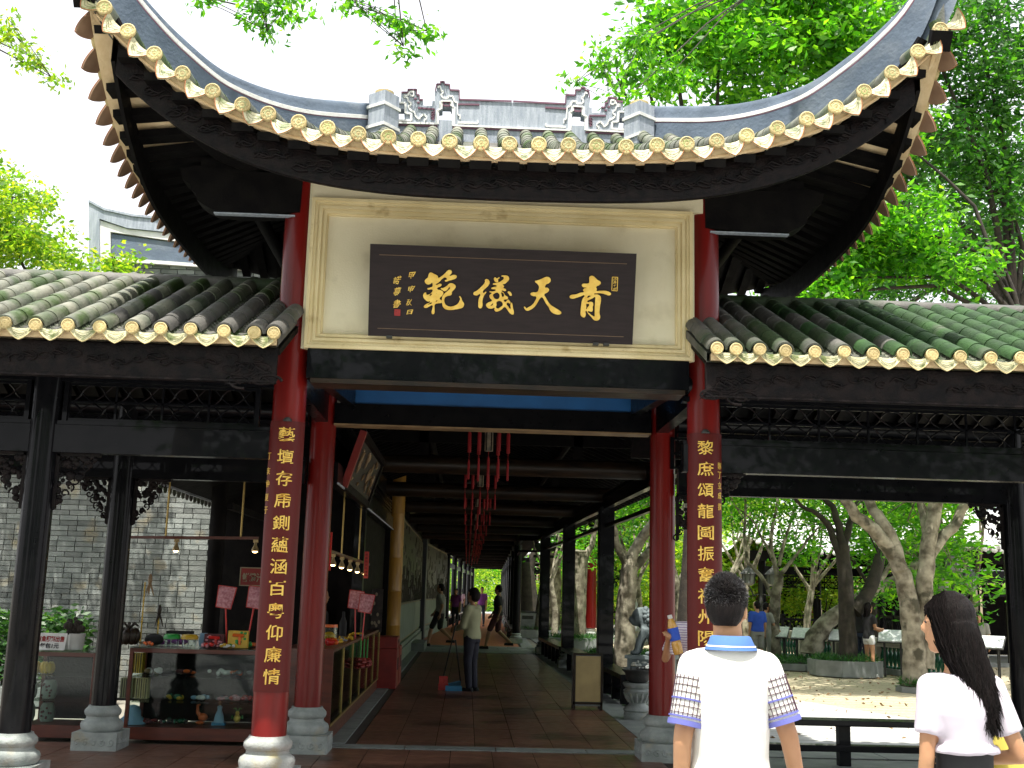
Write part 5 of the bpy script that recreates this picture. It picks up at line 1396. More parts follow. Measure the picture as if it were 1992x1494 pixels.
bush('dark garden trees closing the far end of the corridor', A(948, 1120, 96), (5.5, 4, 4.4), 'leaf', 260, 60, 0.34, 36, spread=.6)
bush('lower bushes left of the far corridor end', A(880, 1150, 90), (4.5, 3, 3.4), 'leafyellow', 180, 60, 0.30, 37, spread=.6)
bush('green trees filling the gap under the right hand gallery', A(1400, 1000, 46), (3.2, 2.5, 2.6), 'leaf', 200, 46, 0.22, 38, spread=.4)
bush('leafy mass behind the lamp post and pavilion', A(1770, 1000, 36), (1.5, 1.2, 1.3), 'leaf', 90, 40, 0.20, 39, spread=.3)
bush('dense greenery between the two courtyard pavilions', A(1680, 1010, 44), (3.6, 2.4, 2.6), 'leafyellow', 200, 46, 0.22, 40, spread=.4)
bush('dark green mass closing the courtyard behind the posts', A(1220, 1100, 60), (3.2, 3, 3), 'leafdark', 200, 50, 0.28, 41, spread=.5)

# tall trees whose crowns rise over the right gallery
def talltree(label, px, Y, blobs, leafm, n, nl, size, seed, sp=0.42, trunkpts=None, dr=0.35, th=1.0):
    th = 0.45 if Y < 20 else 0.8
    b0 = at(px, 1150, Y); limbs_ = []
    tips_ = [A(*b[0]) for b in blobs]
    fork = at(px, 640, Y)
    limbs_.append(([(b0.x, Y, 0), (b0.x+0.2, Y, fork.z*0.5), tuple(fork)], 0.22*th, 0.16*th))
    for i, tp in enumerate(tips_):
        limbs_.append(([tuple(fork), tuple(fork.lerp(Vector(tp), 0.45)+Vector((0.3, 0, 0.5))), tp], 0.13*th, 0.03*th))
    return tree(label, (b0.x, Y, 0), limbs_, [(A(*b[0]), b[1]) for b in blobs], leafm, 'barkdark', n, nl, sp, size, seed, twigs=60, droop=dr)
talltree('broad bright green tree rising behind the upturned right roof corner', 1328, 22,
         [((1400, 90, 21), (1.5, 1.5, 1.2)), ((1560, 60, 22), (2.0, 2, 1.6)), ((1300, 40, 21), (0.8, .8, .7)), ((1480, -60, 22), (2.4, 2.0, 1.2)), ((1640, 110, 22), (1.3, 1.5, 0.9)), ((1250, 130, 21), (0.5, .5, .35)), ((1200, 150, 21), (0.35, .4, .25))], 'leaf', 420, 48, 0.21, 51, 0.30)
talltree('tall dark green tree filling the sky over the right gallery', 1972, 24,
         [((1750, 330, 24), (1.8, 1.8, 1.4)), ((1880, 200, 24), (2.0, 1.8, 1.6)), ((1960, 380, 24), (1.6, 1.6, 1.3)), ((1900, 40, 24), (2.2, 1.8, 1.4)), ((2080, 180, 24), (2.0, 1.8, 2.0)), ((1800, 60, 23), (1.6, 1.6, 1.0))], 'leafdark', 430, 46, 0.19, 52, 0.32)
talltree('leafy tree close behind the right roof edge with light leaves', 1990, 18,
         [((1690, 480, 18), (0.9, .9, .6)), ((1600, 540, 18), (0.7, .8, .45)), ((1760, 440, 18), (0.9, 1, .6)), ((1540, 575, 18), (0.45, .5, .3)), ((1850, 520, 18), (0.8, .8, .4)), ((1720, 240, 18.5), (0.8, .9, .6))], 'leaf', 230, 44, 0.15, 53, 0.20)
talltree('thin crowned dark tree with sky showing through beyond the right gallery', 1700, 36,
         [((1800, 480, 32), (2.2, 2, 1.5)), ((1940, 510, 32), (2.4, 2, 1.4)), ((1700, 540, 32), (1.6, 1.5, 0.9)), ((1880, 330, 32), (2.2, 2, 1.2)), ((1600, 560, 32), (1.4, 1.4, .5)), ((2060, 420, 32), (2.2, 2.2, 2.2))], 'leafdark', 420, 44, 0.20, 54, 0.42)
# tree left of the gate behind the left gallery roof
lt_b = [((60, 480, 15), (0.75, .8, .5)), ((-40, 420, 15), (0.9, .9, .8)), ((150, 535, 15), (0.55, .6, .22)), ((262, 535, 14.6), (0.36, .4, .15)), ((215, 520, 14.6), (0.36, .4, .24)), ((130, 520, 14.8), (0.4, .4, .2)), ((30, 380, 15.3), (0.45, .5, .3))]
tree('yellow green shrubby tree rising behind the left gallery roof', A(80, 1100, 15),
     [([(at(60, 1100, 15).x, 15, 0), A(70, 800, 15), A(90, 600, 15)], 0.10, 0.06), ([A(90, 600, 15), A(60, 540, 15), A(20, 470, 15)], 0.04, 0.012), ([A(90, 600, 15), A(170, 590, 15), A(225, 560, 14.6)], 0.025, 0.006)],
     [(A(*b[0]), b[1]) for b in lt_b], 'leafyellow', 'barkdark', 260, 34, 0.12, 0.085, 61, twigs=14, aspect=0.5)
# branches hanging into the top of the frame from a tree standing in front of the gate, left
def sprig(label, spots, n, nl, size, seed, root, lm='leaf', sp=0.09, src=None):
    t = thing('overhanging_branch', label, 'branch', tuple(at(*root)))
    P, C = clumps([(A(*s[0]), s[1]) for s in spots], n, nl, sp, seed, 0.8)
    b = MB(); r0 = at(*root)
    for s in spots:
        c = Vector(A(*s[0])); mid = r0.lerp(c, .5)+Vector((0, 0, .15)); b.tube([r0, mid, c], [0.02, 0.012, 0.005], 5)
        for k in range(4):
            q = Vector(C[(k*5+seed) % len(C)])
            if (q-c).length < 1.2: b.tube([c, c.lerp(q, .6)+Vector((0, 0, .03)), q], [0.005, 0.004, 0.002], 4)
    if src: b.tube([r0, r0.lerp(Vector(src), .35)+Vector((0, 0, .6)), r0.lerp(Vector(src), .7)+Vector((0, 0, .5)), src], [.022, .05, .08, .12], 7)
    kid('twigs', b, M['barkdark'], t); kid('foliage', leaves_mesh('foliage', P, size, M[lm], seed, 0.42, 0.8), None, t)
    return t
sprig('leafy twigs hanging down from the top edge left of centre', [((500, 20, 10), (.26, .3, .12)), ((560, 10, 10), (.26, .3, .12)), ((400, -5, 10), (.16, .2, .06)), ((520, 60, 10), (.08, .2, .06))], 44, 13, 0.085, 71, (470, -260, 10), 'leaf', 0.06, (-5.2, -2.0, 7.6))
sprig('drooping leafy twig at the top near the middle', [((770, 40, 10), (.22, .2, .10)), ((690, 5, 10), (.16, .2, .07)), ((830, 60, 10), (.12, .2, .06)), ((785, 90, 10), (.05, .1, .05))], 34, 12, 0.085, 72, (740, -260, 10), 'leaf', 0.055, (-4.2, -1.2, 7.3))
sprig('thin sunlit twigs far left against the white sky', [((60, 110, 13), (.3, .3, .12)), ((20, 60, 13), (.22, .3, .14)), ((100, 150, 13), (.16, .2, .06))], 34, 18, 0.085, 73, (-160, 60, 13), 'leafyellow', 0.07, (-9.5, 12.5, 0.0))
sprig('bright leaves reaching left over the ridge from the big tree', [((1170, 110, 14), (.22, .3, .14)), ((1210, 200, 14), (.18, .3, .10)), ((1120, 160, 14), (.14, .2, .05)), ((1300, 150, 15), (.4, .4, .25)), ((1240, 90, 14), (.3, .3, .12))], 70, 20, 0.11, 74, (1500, -40, 18), 'leaf', 0.10)
# big shade tree standing in front of the gate behind the camera: dapples the pavement and the roofs
tree('large shade tree on the forecourt behind the viewer', (-5.5, -3.0, 0), [([(-5.5, -3.0, 0), (-5.3, -2.9, 3), (-5.0, -2.4, 5.5)], 0.35, 0.25), ([(-5.0, -2.4, 5.5), (-3, 0.5, 8), (-1, 3, 9.6)], 0.2, 0.08), ([(-5, -2.4, 5.5), (-6, 1, 8), (-6, 4, 9.5)], 0.2, 0.08)],
     [((-5.0, 4.2, 10.4), (2.6, 2.2, 0.9)), ((-7.5, 4.5, 10), (2.4, 2.2, 1.0)), ((-0.5, -1.5, 9.5), (3.0, 2.6, 1.0)), ((-5, -2, 9.5), (3, 3, 1.2))], 'leaf', 'bark', 260, 40, 0.33, 0.17, 77, twigs=24)
tree('second shade tree on the forecourt right of the viewer', (9.0, 0.5, 0), [([(9.0, 0.5, 0), (8.9, 0.9, 3), (8.6, 1.5, 5.5)], 0.35, 0.25), ([(8.6, 1.5, 5.5), (7.5, 4, 8), (6.5, 6, 9.6)], 0.2, 0.08)],
     [((6.3, 6.0, 10.4), (2.3, 1.9, 0.9)), ((8.8, 5.0, 10.2), (2.6, 2.6, 1.1)), ((7.0, 1.5, 10), (2.2, 2, 1.0))], 'leafdark', 'bark', 250, 44, 0.33, 0.17, 78, twigs=20)

# unseen trees added behind the viewer: darken lacquer reflections, the gap leaves a bright patch
for i, (x, y, r) in enumerate(((-30, -15, 5), (-22, -14, 4.5), (-15.6, -13, 2.6), (-6.2, -14, 2.8), (-1.5, -15, 3.6), (4.5, -14, 3.8), (11, -15, 4.2), (18, -14, 4.5), (26, -15, 5))):
    tree('unseen dark leafy tree added behind the viewer for reflections, ' + ('outermost on the left', 'second from the left end', 'left of the gap in the row', 'right of the gap in the row', 'directly behind the viewer', 'just right of the middle', 'fourth from the right end', 'second from the right end', 'outermost on the right')[i], (x, y, 0), [([(x, y, 0), (x+.2, y, 3), (x, y, 5.5)], .3, .2)],
         [((x, y, 6.0), (r, 2.4, 3.2)), ((x+.5, y, 2.6), (r*.95, 2.0, 2.2)), ((x, y, 9.0), (r*.7, 2.0, 2.0))], 'leafdark', 'bark', 190, 26, .5, .42, 100+i, 'unseen trees added for the reflections', twigs=8)

# ------------------------------------------------------------------ planters
def planter(label, c, r, n, h, grass=900, rot=0.0, seed=1, sx=1.0):
    t = thing('tree_planter', label, 'planter', c)
    ring = [(math.cos(2*PI*(k+.5)/n+rot)*r*sx, math.sin(2*PI*(k+.5)/n+rot)*r) for k in range(n)]
    for k in range(n):
        a, b_ = ring[k], ring[(k+1) % n]
        a2, b2 = (a[0]*0.86, a[1]*0.86), (b_[0]*0.86, b_[1]*0.86)
        s = MB(); P = [(a[0], a[1], 0), (b_[0], b_[1], 0), (b2[0], b2[1], 0), (a2[0], a2[1], 0)]
        cx_ = sum(p[0] for p in P)/4; cy_ = sum(p[1] for p in P)/4
        P = [((p[0]-cx_)*0.992+cx_, (p[1]-cy_)*0.992+cy_, 0) for p in P]
        s.add(P+[(p[0], p[1], h) for p in P], [(3, 2, 1, 0), (4, 5, 6, 7), (0, 1, 5, 4), (1, 2, 6, 5), (2, 3, 7, 6), (3, 0, 4, 7)])
        obj('kerb_slab', s, M['slab'], t)
    s = MB(); s.add([(x*0.86, y*0.86, h*0.8) for x, y in ring], [tuple(range(n))]); obj('soil', s, M['barkdark'], t)
    rg = np.random.default_rng(seed); a = rg.random(grass)*2*PI; q = np.sqrt(rg.random(grass))*r*0.84
    C = np.stack([np.cos(a)*q*sx, np.sin(a)*q, np.full(grass, h*0.8)+0.10*rg.random(grass)], 1)
    me = leaves_mesh('grass', C, 0.16, M['grass'], seed, 0.12, -0.9); o = obj('grass', me, None, t); o['kind'] = 'stuff'
    return t
planter('low square stone planter round the pale forked tree', tuple(ground(1212, 1296)), 1.0, 4, 0.26, 1500, 0, 1)
planter('octagonal grey stone planter under the dark trunked tree', (at(1648, 1290, 24.3).x, 24.45, 0), 0.78, 8, 0.32, 1400, 0, 2, 1.0)
planter('long low planter with grass at the foot of the leaning tree', (at(1545, 1290, 26.4).x, 26.6, 0), 1.1, 6, 0.14, 1500, 0, 3, 1.5)
planter('square planter with bright grass seen between the corridor posts', (at(1120, 1262, 31).x, 30.6, 0), 1.1, 4, 0.42, 900, 0, 4)
planter('distant low planter beyond the corridor posts', (at(1062, 1238, 41).x, 41, 0), 1.6, 4, 0.28, 600, 0, 5)
planter('small ring of grass at the foot of the large pale tree', (at(1790, 1345, 20.6).x, 20.6, -0.02), 0.42, 8, 0.10, 700, 0, 6)

# ------------------------------------------------------------------ iron pot on stone pedestal, stone lion, boulder, bin, cabinet
pp = ground(1240, 1400); 
pd = thing('stone_pedestal', 'waisted carved stone pedestal under the iron pot beside the right red column', 'pedestal', tuple(pp))
b = MB(); b.lathe((0, 0, 0), [(0.165, 0), (0.175, 0.02), (0.18, 0.06), (0.165, 0.10), (0.185, 0.12), (0.175, 0.14), (0.11, 0.19), (0.10, 0.215), (0.13, 0.27), (0.175, 0.34), (0.185, 0.36), (0.15, 0.385), (0.165, 0.40), (0.19, 0.44), (0.19, 0.455)], 24); obj('body', b, M['stone'], pd, True)
for k in range(14):
    a = 2*PI*k/14; b = MB(); b.tube([(0.112*math.cos(a), 0.112*math.sin(a), 0.215), (0.145*math.cos(a), 0.145*math.sin(a), 0.275), (0.178*math.cos(a), 0.178*math.sin(a), 0.335)], [0.012, 0.02, 0.006], 6); obj('petal', b, M['stonewhite'], pd, True)
ip = thing('iron_pot', 'black cast iron pot with two loop handles on a stone pedestal', 'pot', tuple(pp+Vector((0, 0, 0.457))))
b = MB(); b.lathe((0, 0, 0), [(0.10, 0.0), (0.135, 0.02), (0.155, 0.08), (0.165, 0.12), (0.205, 0.155), (0.205, 0.165), (0.160, 0.135), (0.12, 0.09)], 24); obj('bowl', b, M['iron'], ip, True)
for s in (-1, 1):
    b = MB(); b.tube([(s*0.05-0.04, s*0.02, 0.10), (s*0.05-0.04, s*0.02, 0.20), (s*0.05+0.04, s*0.02, 0.20), (s*0.05+0.04, s*0.02, 0.10)], 0.009, 6); obj('handle', b, M['iron'], ip, True)

lg = ground(1268, 1330); lx, ly = at(1268, 1300, 21.5).x, 21.5
def remesh(name, mb, m, parent, voxel=0.02, smooth=6, world=False):
    me = mb.mesh(name, m, True); o = bpy.data.objects.new(name, me); COL.objects.link(o)
    r = o.modifiers.new('r', 'REMESH'); r.mode = 'VOXEL'; r.voxel_size = voxel; r.use_smooth_shade = True
    if smooth:
        s = o.modifiers.new('s', 'SMOOTH'); s.iterations = smooth; s.factor = 0.5
    dg = bpy.context.evaluated_depsgraph_get(); me2 = bpy.data.meshes.new_from_object(o.evaluated_get(dg))
    me2.name = name; me2.materials.clear(); me2.materials.append(m)
    me2.polygons.foreach_set('use_smooth', [True]*len(me2.polygons))
    bpy.data.objects.remove(o)
    o = bpy.data.objects.new(name, me2); COL.objects.link(o)
    if parent is not None: o.parent = parent
    return o
li_ = thing('stone_lion', 'blue grey stone lion sitting on a carved plinth, seen behind the inner red column', 'statue', (lx, ly, 0), rz=R(-20))
b = MB(); b.box((0, 0, 0.04), (0.9, 0.62, 0.08)); b.box((0, 0, 0.24), (0.82, 0.54, 0.32)); b.box((0, 0, 0.43), (0.9, 0.62, 0.06)); pl0 = obj('plinth', b, M['liontone'], li_)
b = MB(); 
for q in range(26):
    r_ = random.Random(q); b.ell((r_.uniform(-.38, .38), -0.275, r_.uniform(.12, .36)), (r_.uniform(.02, .06), .015, r_.uniform(.015, .04)), 7, 5)
obj('carving', b, M['stone'], pl0, True)
b = MB()
b.ell((0.18, 0, 0.72), (0.26, 0.19, 0.26)); b.tube([(0.18, 0, 0.72), (-0.05, 0, 0.98), (-0.17, 0, 1.12)], [0.2, 0.17, 0.15], 12)
b.ell((-0.20, 0, 1.16), (0.19, 0.17, 0.18)); b.ell((-0.35, 0, 1.10), (0.10, 0.10, 0.08)); b.ell((-0.30, 0, 1.02), (0.09, 0.09, 0.04))
for s in (-1, 1):
    b.tube([(-0.10, s*0.12, 0.95), (-0.22, s*0.12, 0.70), (-0.27, s*0.12, 0.50)], [0.085, 0.065, 0.06], 10); b.ell((-0.31, s*0.12, 0.50), (0.09, 0.065, 0.045))
    b.ell((0.16, s*0.15, 0.60), (0.16, 0.10, 0.14)); b.ell((0.0, s*0.17, 0.50), (0.11, 0.06, 0.045)); b.ell((-0.16, s*0.13, 1.28), (0.035, 0.02, 0.05))
b.tube([(0.40, 0, 0.62), (0.48, 0, 0.80), (0.42, 0, 0.98)], [0.06, 0.05, 0.07], 10)
remesh('body', b, M['liontone'], li_, 0.022, 4)
b = MB()
for i in range(5):
    for k in range(9):
        a = R(60)+R(240)*k/8; rr = 0.17+0.01*i
        b.ell((-0.10+0.07*i+0.02*math.cos(a), rr*math.sin(a)*0.95, 1.16-0.06*i+rr*math.cos(a-PI)*0.9*(-1)*-1), (0.05, 0.04, 0.045), 8, 6)
obj('curled_mane', b, M['liontone'], li_, True)
bo = thing('garden_rock', 'pale weathered garden rock behind the forked tree trunk', 'rock', (at(1232, 1240, 27.5).x, 27.5, 0))
b = MB(); rg = random.Random(4)
for i in range(14): b.ell((rg.uniform(-.3, .3), rg.uniform(-.25, .25), 0.25+i*0.09), (rg.uniform(.16, .34), rg.uniform(.15, .3), rg.uniform(.14, .26)), 8, 6)
remesh('rock_body', b, M['stonewhite'], bo, 0.04, 2)

cbp = (1.69, 15.75)
cab = thing('brass_faced_cabinet', 'low cabinet with a dull brass panel standing by the corridor edge', 'cabinet', (cbp[0], cbp[1], 0))
b = MB(); b.box((0, 0.14, 0.40), (0.40, 0.26, 0.68)); fixbevel(obj('body', b, M['plasticgrey'], cab))
b = MB(); b.box((0, 0.0, 0.42), (0.345, 0.014, 0.60)); obj('door_panel', b, M['brasspanel'], cab)
b = MB()
for x in (-0.185, 0.185): b.box((x, 0.004, 0.38), (0.03, 0.03, 0.76))
b.box((0, 0.004, 0.745), (0.40, 0.035, 0.03)); b.box((0, 0.004, 0.10), (0.40, 0.03, 0.03)); obj('door_frame', b, M['brownbeam'], cab)
b = MB()
for x in (-0.18, 0.18):
    for y in (0.03, 0.25): b.box((x, y, 0.03), (0.03, 0.03, 0.06))
obj('feet', b, M['iron'], cab)
bi = ground(1025, 1239)
bn_ = thing('litter_bin', 'grey metal litter bin standing beyond the last near black post', 'bin', (bi.x, bi.y, 0))
b = MB(); b.box((0, 0, 0.42), (0.62, 0.4, 0.84)); fixbevel(obj('body', b, M['plasticgrey'], bn_), 0.02)
b = MB(); b.box((0, 0, 0.87), (0.66, 0.44, 0.05)); obj('lid', b, M['iron'], bn_)
b = MB(); b.box((0, -0.202, 0.68), (0.4, 0.01, 0.12)); obj('slot', b, M['iron'], bn_)

# ------------------------------------------------------------------ green baluster wall, black railing, reading boards
def along(p, q, t): return Vector(p).lerp(Vector(q), t)
ba, bb_ = (at(1500, 1270, 31).x, 31.0, 0), (at(1900, 1370, 22.6).x, 22.4, 0)
bw = thing('baluster_wall', 'low wall of glossy green glazed balusters with a pale coping along the water', 'balustrade', ba)
d = Vector(bb_)-Vector(ba); Ld = d.length; dn = d.normalized(); ang = math.atan2(dn.y, dn.x)
b = MB(); b.box(tuple(along(ba, bb_, .5)+Vector((0, 0, 0.70))), (Ld, 0.34, 0.10), rz=ang); kid('coping', b, M['concretepale'], bw)
b = MB(); b.box(tuple(along(ba, bb_, .5)+Vector((0, 0, 0.61))), (Ld, 0.24, 0.08), rz=ang); kid('coping_moulding', b, M['concretepale'], bw)
b = MB(); b.box(tuple(along(ba, bb_, .5)+Vector((0, 0, 0.05))), (Ld, 0.30, 0.12), rz=ang); kid('footing', b, M['slab'], bw)
bme = MB(); bme.lathe((0, 0, 0), [(0.06, 0), (0.06, 0.03), (0.03, 0.06), (0.035, 0.09), (0.065, 0.20), (0.06, 0.27), (0.03, 0.38), (0.035, 0.41), (0.055, 0.44), (0.055, 0.46)], 10)
bm_ = bme.mesh('baluster', M['greenglaze'], True); nb = int(Ld/0.155)
copies('baluster', bm_, bw, [(tuple(along(ba, bb_, (i+.5)/nb)-Vector(ba)+Vector((0, 0, 0.11))),) for i in range(nb)])
for t in (0.0, 0.2, 0.4, 0.6, 0.8, 1.0):
    b = MB(); c = along(ba, bb_, t); b.box((c.x, c.y, 0.34), (0.2, 0.28, 0.46), rz=ang); kid('pier', b, M['concretepale'], bw)
def railing(label, p, q, h=1.0, n=8, nb=60, slant=True, name='railing'):
    r = thing(name, label, 'railing', p); a, c = Vector(p), Vector(q)
    for zz, w in ((h, .07), (h*0.62, .045), (h*0.14, .05)):
        b = MB(); b.bar(a+Vector((0, 0, zz)), c+Vector((0, 0, zz)), w, w); kid('rail', b, M['black'], r)
    for i in range(n+1):
        v = a.lerp(c, i/n); b = MB(); b.box((v.x, v.y, h*0.56), (0.10, 0.10, h*1.12)); b.box((v.x, v.y, h*1.14), (0.14, 0.14, 0.05)); kid('post', b, M['black'], r)
    b = MB()
    for i in range(nb):
        v = a.lerp(c, (i+.5)/nb); b.tube([v+Vector((0, 0, h*0.64)), v+Vector((0.03, 0, h*0.8)), v+Vector((0.10, 0, h*0.97))], 0.013, 4)
    kid('spindles', b, M['black'], r); return r
railing('black timber railing along the far bank behind the reading couple', A(1690, 1285, 33)[:2]+(0.0,), A(1900, 1300, 27)[:2]+(0.0,), 1.15, 7, 60)
railing('black railing with square posts above red crates behind the boy in blue', A(1400, 1230, 37)[:2]+(0,), A(1700, 1230, 34)[:2]+(0,), 0.95, 7, 40)
# red painted boat-like planters behind the railing
for i, (px, lab) in enumerate(((1500, 'left red painted planter box behind the railing'), (1580, 'middle red painted planter box behind the railing'), (1660, 'right red painted planter box behind the railing'))):
    v = at(px, 1215, 38); t = thing('planter_box', lab, 'planter', (v.x, 38, 0), 'red planter boxes behind the railing')
    b = MB(); b.box((0, 0, 0.3), (1.1, 0.5, 0.5)); fixbevel(obj('box', b, M['redpaint'], t), 0.02)
    b = MB(); 
    for k in range(5): b.ell((-0.45+0.22*k, 0, 0.62), (0.13, 0.15, 0.1), 8, 6)
    obj('pale_stones', b, M['stonewhite'], t, True)
def board_stand(label, px, py, Y, w=0.62, ang=0.0, z=0.78):
    v = at(px, py, Y); t = thing('reading_board', label, 'information board', (v.x, Y, 0), 'sloping reading boards along the baluster wall', ang)
    b = MB(); b.box((0, 0, z), (w, 0.42, 0.025), rx=R(32)); obj('face', b, M['signface'], t)
    b = MB(); b.box((0, 0.006, z-0.02), (w+0.04, 0.46, 0.02), rx=R(32)); obj('backing', b, M['iron'], t)
    for s in (-1, 1):
        for yy in (-0.06, 0.10):
            b = MB(); b.bar((s*w*0.30, yy, 0), (s*w*0.30, yy, z-0.03+yy*0.6), 0.03); obj('leg', b, M['iron'], t)
    return t
board_stand('white reading board nearest the boy in blue', 1513, 1215, 27.6, 0.48, R(-25))
board_stand('white reading board left of the leaning tree', 1562, 1222, 27.0, 0.5, R(-25))
board_stand('white reading board half hidden behind the dark tree trunk', 1632, 1238, 26.3, 0.42, R(-25))
board_stand('tilted reading board the couple is looking at', 1736, 1252, 24.2, 0.55, R(-25), 0.85)
board_stand('reading board right of the woman in the pale blouse', 1925, 1262, 23.5, 0.55, R(-35), 0.80)

# ------------------------------------------------------------------ lamp posts with lantern heads
def lamp(label, px, py, Y, heads):
    v = at(px, py, Y); t = thing('lamp_post', label, 'lamp post', (v.x, Y, 0)); H = v.z
    b = MB(); b.lathe((0, 0, 0), [(0.12, 0), (0.12, 0.3), (0.05, 0.4), (0.045, H)], 12); obj('pole', b, M['iron'], t, True)
    for k, (dx, dz) in enumerate(heads):
        b = MB(); b.tube([(0, 0, H-0.5), (dx*0.6, 0, H-0.55+dz), (dx, 0, H-0.28+dz)], 0.022, 6); obj('arm', b, M['iron'], t, True)
        b = MB(); b.lathe((dx, 0, H-0.28+dz), [(0.09, 0), (0.17, 0.06), (0.19, 0.32)], 8); h_ = obj('lamp_glass', b, M['plasticgrey'], t)
        b = MB(); b.lathe((dx, 0, H-0.28+dz), [(0.25, 0.32), (0.16, 0.42), (0.05, 0.50), (0.02, 0.58)], 8)
        for q in range(8):
            a = 2*PI*q/8; b.bar((dx+0.175*math.cos(a), 0.175*math.sin(a), H-0.22+dz), (dx+0.195*math.cos(a), 0.195*math.sin(a), H+0.04+dz), 0.015)
        obj('lamp_cap', b, M['iron'], t)
lamp('lamp post with three lantern heads behind the woman', 1853, 1090, 26, [(0, 0), (-0.28, -0.42), (0.36, -0.42)])
lamp('lamp post with small lantern heads behind the man in white', 1480, 1120, 32, [(-0.35, 0), (0.35, 0)])

# ------------------------------------------------------------------ courtyard pavilions
def pavilion(label, x0, x1, y0, y1, ze, zr, seed=1):
    t = thing('courtyard_pavilion', label, 'pavilion', ((x0+x1)/2, (y0+y1)/2, 0)); xm = (x0+x1)/2; ym = (y0+y1)/2
    rf = MB(); N = 16; rows = []
    a0, a1, b0, b1 = x0-0.9, x1+0.9, y0-0.9, y1+0.9
    def e(u): return 0.5*abs(u)**3
    for i in range(N+1):
        u = -1+2*i/N; x = a0+(a1-a0)*i/N; xr_ = xm+(x-xm)*0.45
        rows.append([(x+(xr_-x)*s, b0+(ym-b0)*s, ze+e(u)*(1-s)+(zr-ze)*(0.6*s+0.4*s*s)) for s in (0, .3, .6, 1)])
    rf.strip(rows); rows = []
    for i in range(N+1):
        u = -1+2*i/N; x = a0+(a1-a0)*i/N; xr_ = xm+(x-xm)*0.45
        rows.append([(x+(xr_-x)*s, b1+(ym-b1)*s, ze+e(u)*(1-s)+(zr-ze)*(0.6*s+0.4*s*s)) for s in (0, .3, .6, 1)])
    rf.strip(rows)
    for xe, sg in ((a0, -1), (a1, 1)):
        rows = []
        for i in range(9):
            u = -1+2*i/8; y = b0+(b1-b0)*i/8; rows.append([(xe+(xm+(xe-xm)*0.45-xe)*s, y+(ym-y)*s, ze+e(u)*(1-s)+(zr-ze)*(0.6*s+0.4*s*s)) for s in (0, .3, .6, 1)])
        rf.strip(rows)
    ro = kid('roof', rf, M['farroof'], t)
    tl = MB(); n = int((a1-a0)/0.22)
    for i in range(n+1):
        x = a0+(a1-a0)*i/n; u = (x-xm)/((a1-a0)/2); xr_ = xm+(x-xm)*0.45
        tl.tube([(x+(xr_-x)*s, b0+(ym-b0)*s, ze+e(u)*(1-s)+(zr-ze)*(0.6*s+0.4*s*s)+0.03) for s in (0, .5, .97)], 0.055, 5)
        tl.ell((x+0.11, b0-0.01, ze+e(u)-0.06), (0.09, 0.02, 0.07), 6, 4)
    tag(kid('cover_tile_rows', tl, M['farroof'], ro, True), kind='stuff')
    rg_ = MB(); rg_.b2(xm-(x1-x0)*0.26, xm+(x1-x0)*0.26, ym-0.12, ym+0.12, zr-0.05, zr+0.4); kid('ridge', rg_, M['ridgepale'], ro)
    for yy in (b0+0.27, b1-0.27):
        b = MB(); b.b2(a0+.3, a1-.3, yy-.02, yy+.02, ze-0.35, ze-0.02); kid('fascia_board', b, M['blackdull'], t)
    for y in (y0, y1):
        b = MB(); b.b2(x0, x1, y-.08, y+.08, ze-0.75, ze-0.5); kid('beam', b, M['black'], t)
        nx = max(1, round((x1-x0)/2.4))
        for i in range(nx+1):
            x = x0+(x1-x0)*i/nx; b = MB(); b.lathe((x, y, 0), [(0.14, 0), (0.13, ze-0.1)], 12); kid('column', b, M['black'], t, True)
    lb = MB(); lattice(lb, x0, x1, y0, ze-1.15, ze-0.8, max(2, int((x1-x0)/0.45)), w=0.03); kid('lattice_panel', lb, M['black'], t)
    fl_ = MB(); fl_.b2(x0-.6, x1+.6, y0-.6, y1+.6, -0.02, 0.06); kid('floor_plinth', fl_, M['slab'], t)
    for i in range(6):
        w = (x1-x0)/6; b = MB(); b.b2(x0+i*w+0.05, x0+(i+1)*w-0.05, y1-0.05, y1+0.02, 0.1, ze-0.8); kid('screen_panel', b, M['redpaint'] if i % 3 == 1 else M['blackdull'], t)
    return t
pavilion('dark timber pavilion with a pale sunlit roof at the right edge of the courtyard', 12.4, 18.5, 30, 34, 2.95, 4.2)
pavilion('pavilion with an upturned pale roof behind the dark trunked tree', 9.6, 13.2, 37, 40.5, 3.1, 4.9)
pavilion('small black pavilion far behind the corridor posts', 2.9, 8.0, 58, 61, 3.3, 4.8)
gw = thing('garden_wall', 'long pale wall closing the far side of the courtyard', 'wall', (15, 66, 0))
b = MB(); b.b2(4, 44, 66, 66.3, 0, 3.2); kid('wall', b, M['wallcream'], gw); b = MB(); b.b2(4, 44, 65.8, 66.5, 3.2, 3.4); kid('coping', b, M['tilegrey'], gw)
# inner right wing of the corridor with a lattice frieze and two red columns, beyond the first planter
iw = thing('cross_gallery', 'black cross gallery with two red columns beyond the square planter', 'gallery', (4.0, 37.5, 0))
for px, x_, Y in ((1186, None, 37.5), (1150, None, 40)):
    v = at(px, 1100, Y); b = MB(); b.lathe((v.x, Y, 0), [(0.15 if Y < 39 else 0.22, 0.4), (0.14, 4.6)], 18); kid('column', b, M['red'], iw, True); column_base(iw, v.x, Y, 0.4, 'stonewhite', 1.1, False)
b = MB(); b.b2(2.3, at(1186, 1100, 37.5).x+0.2, 39.8, 40.0, 3.0, 3.22); b.b2(2.3, 4.8, 39.8, 40.0, 3.75, 3.95); b.b2(2.3, 4.8, 39.85, 39.95, 2.75, 2.85); kid('beam', b, M['black'], iw)
b = MB(); lattice(b, 2.3, 4.5, 39.9, 3.24, 3.74, 5, w=0.03); kid('lattice_panel', b, M['black'], iw)
b = MB(); b.b2(1.9, 4.9, 38.6, 41, 4.0, 4.15); kid('roof', b, M['blackdull'], iw)

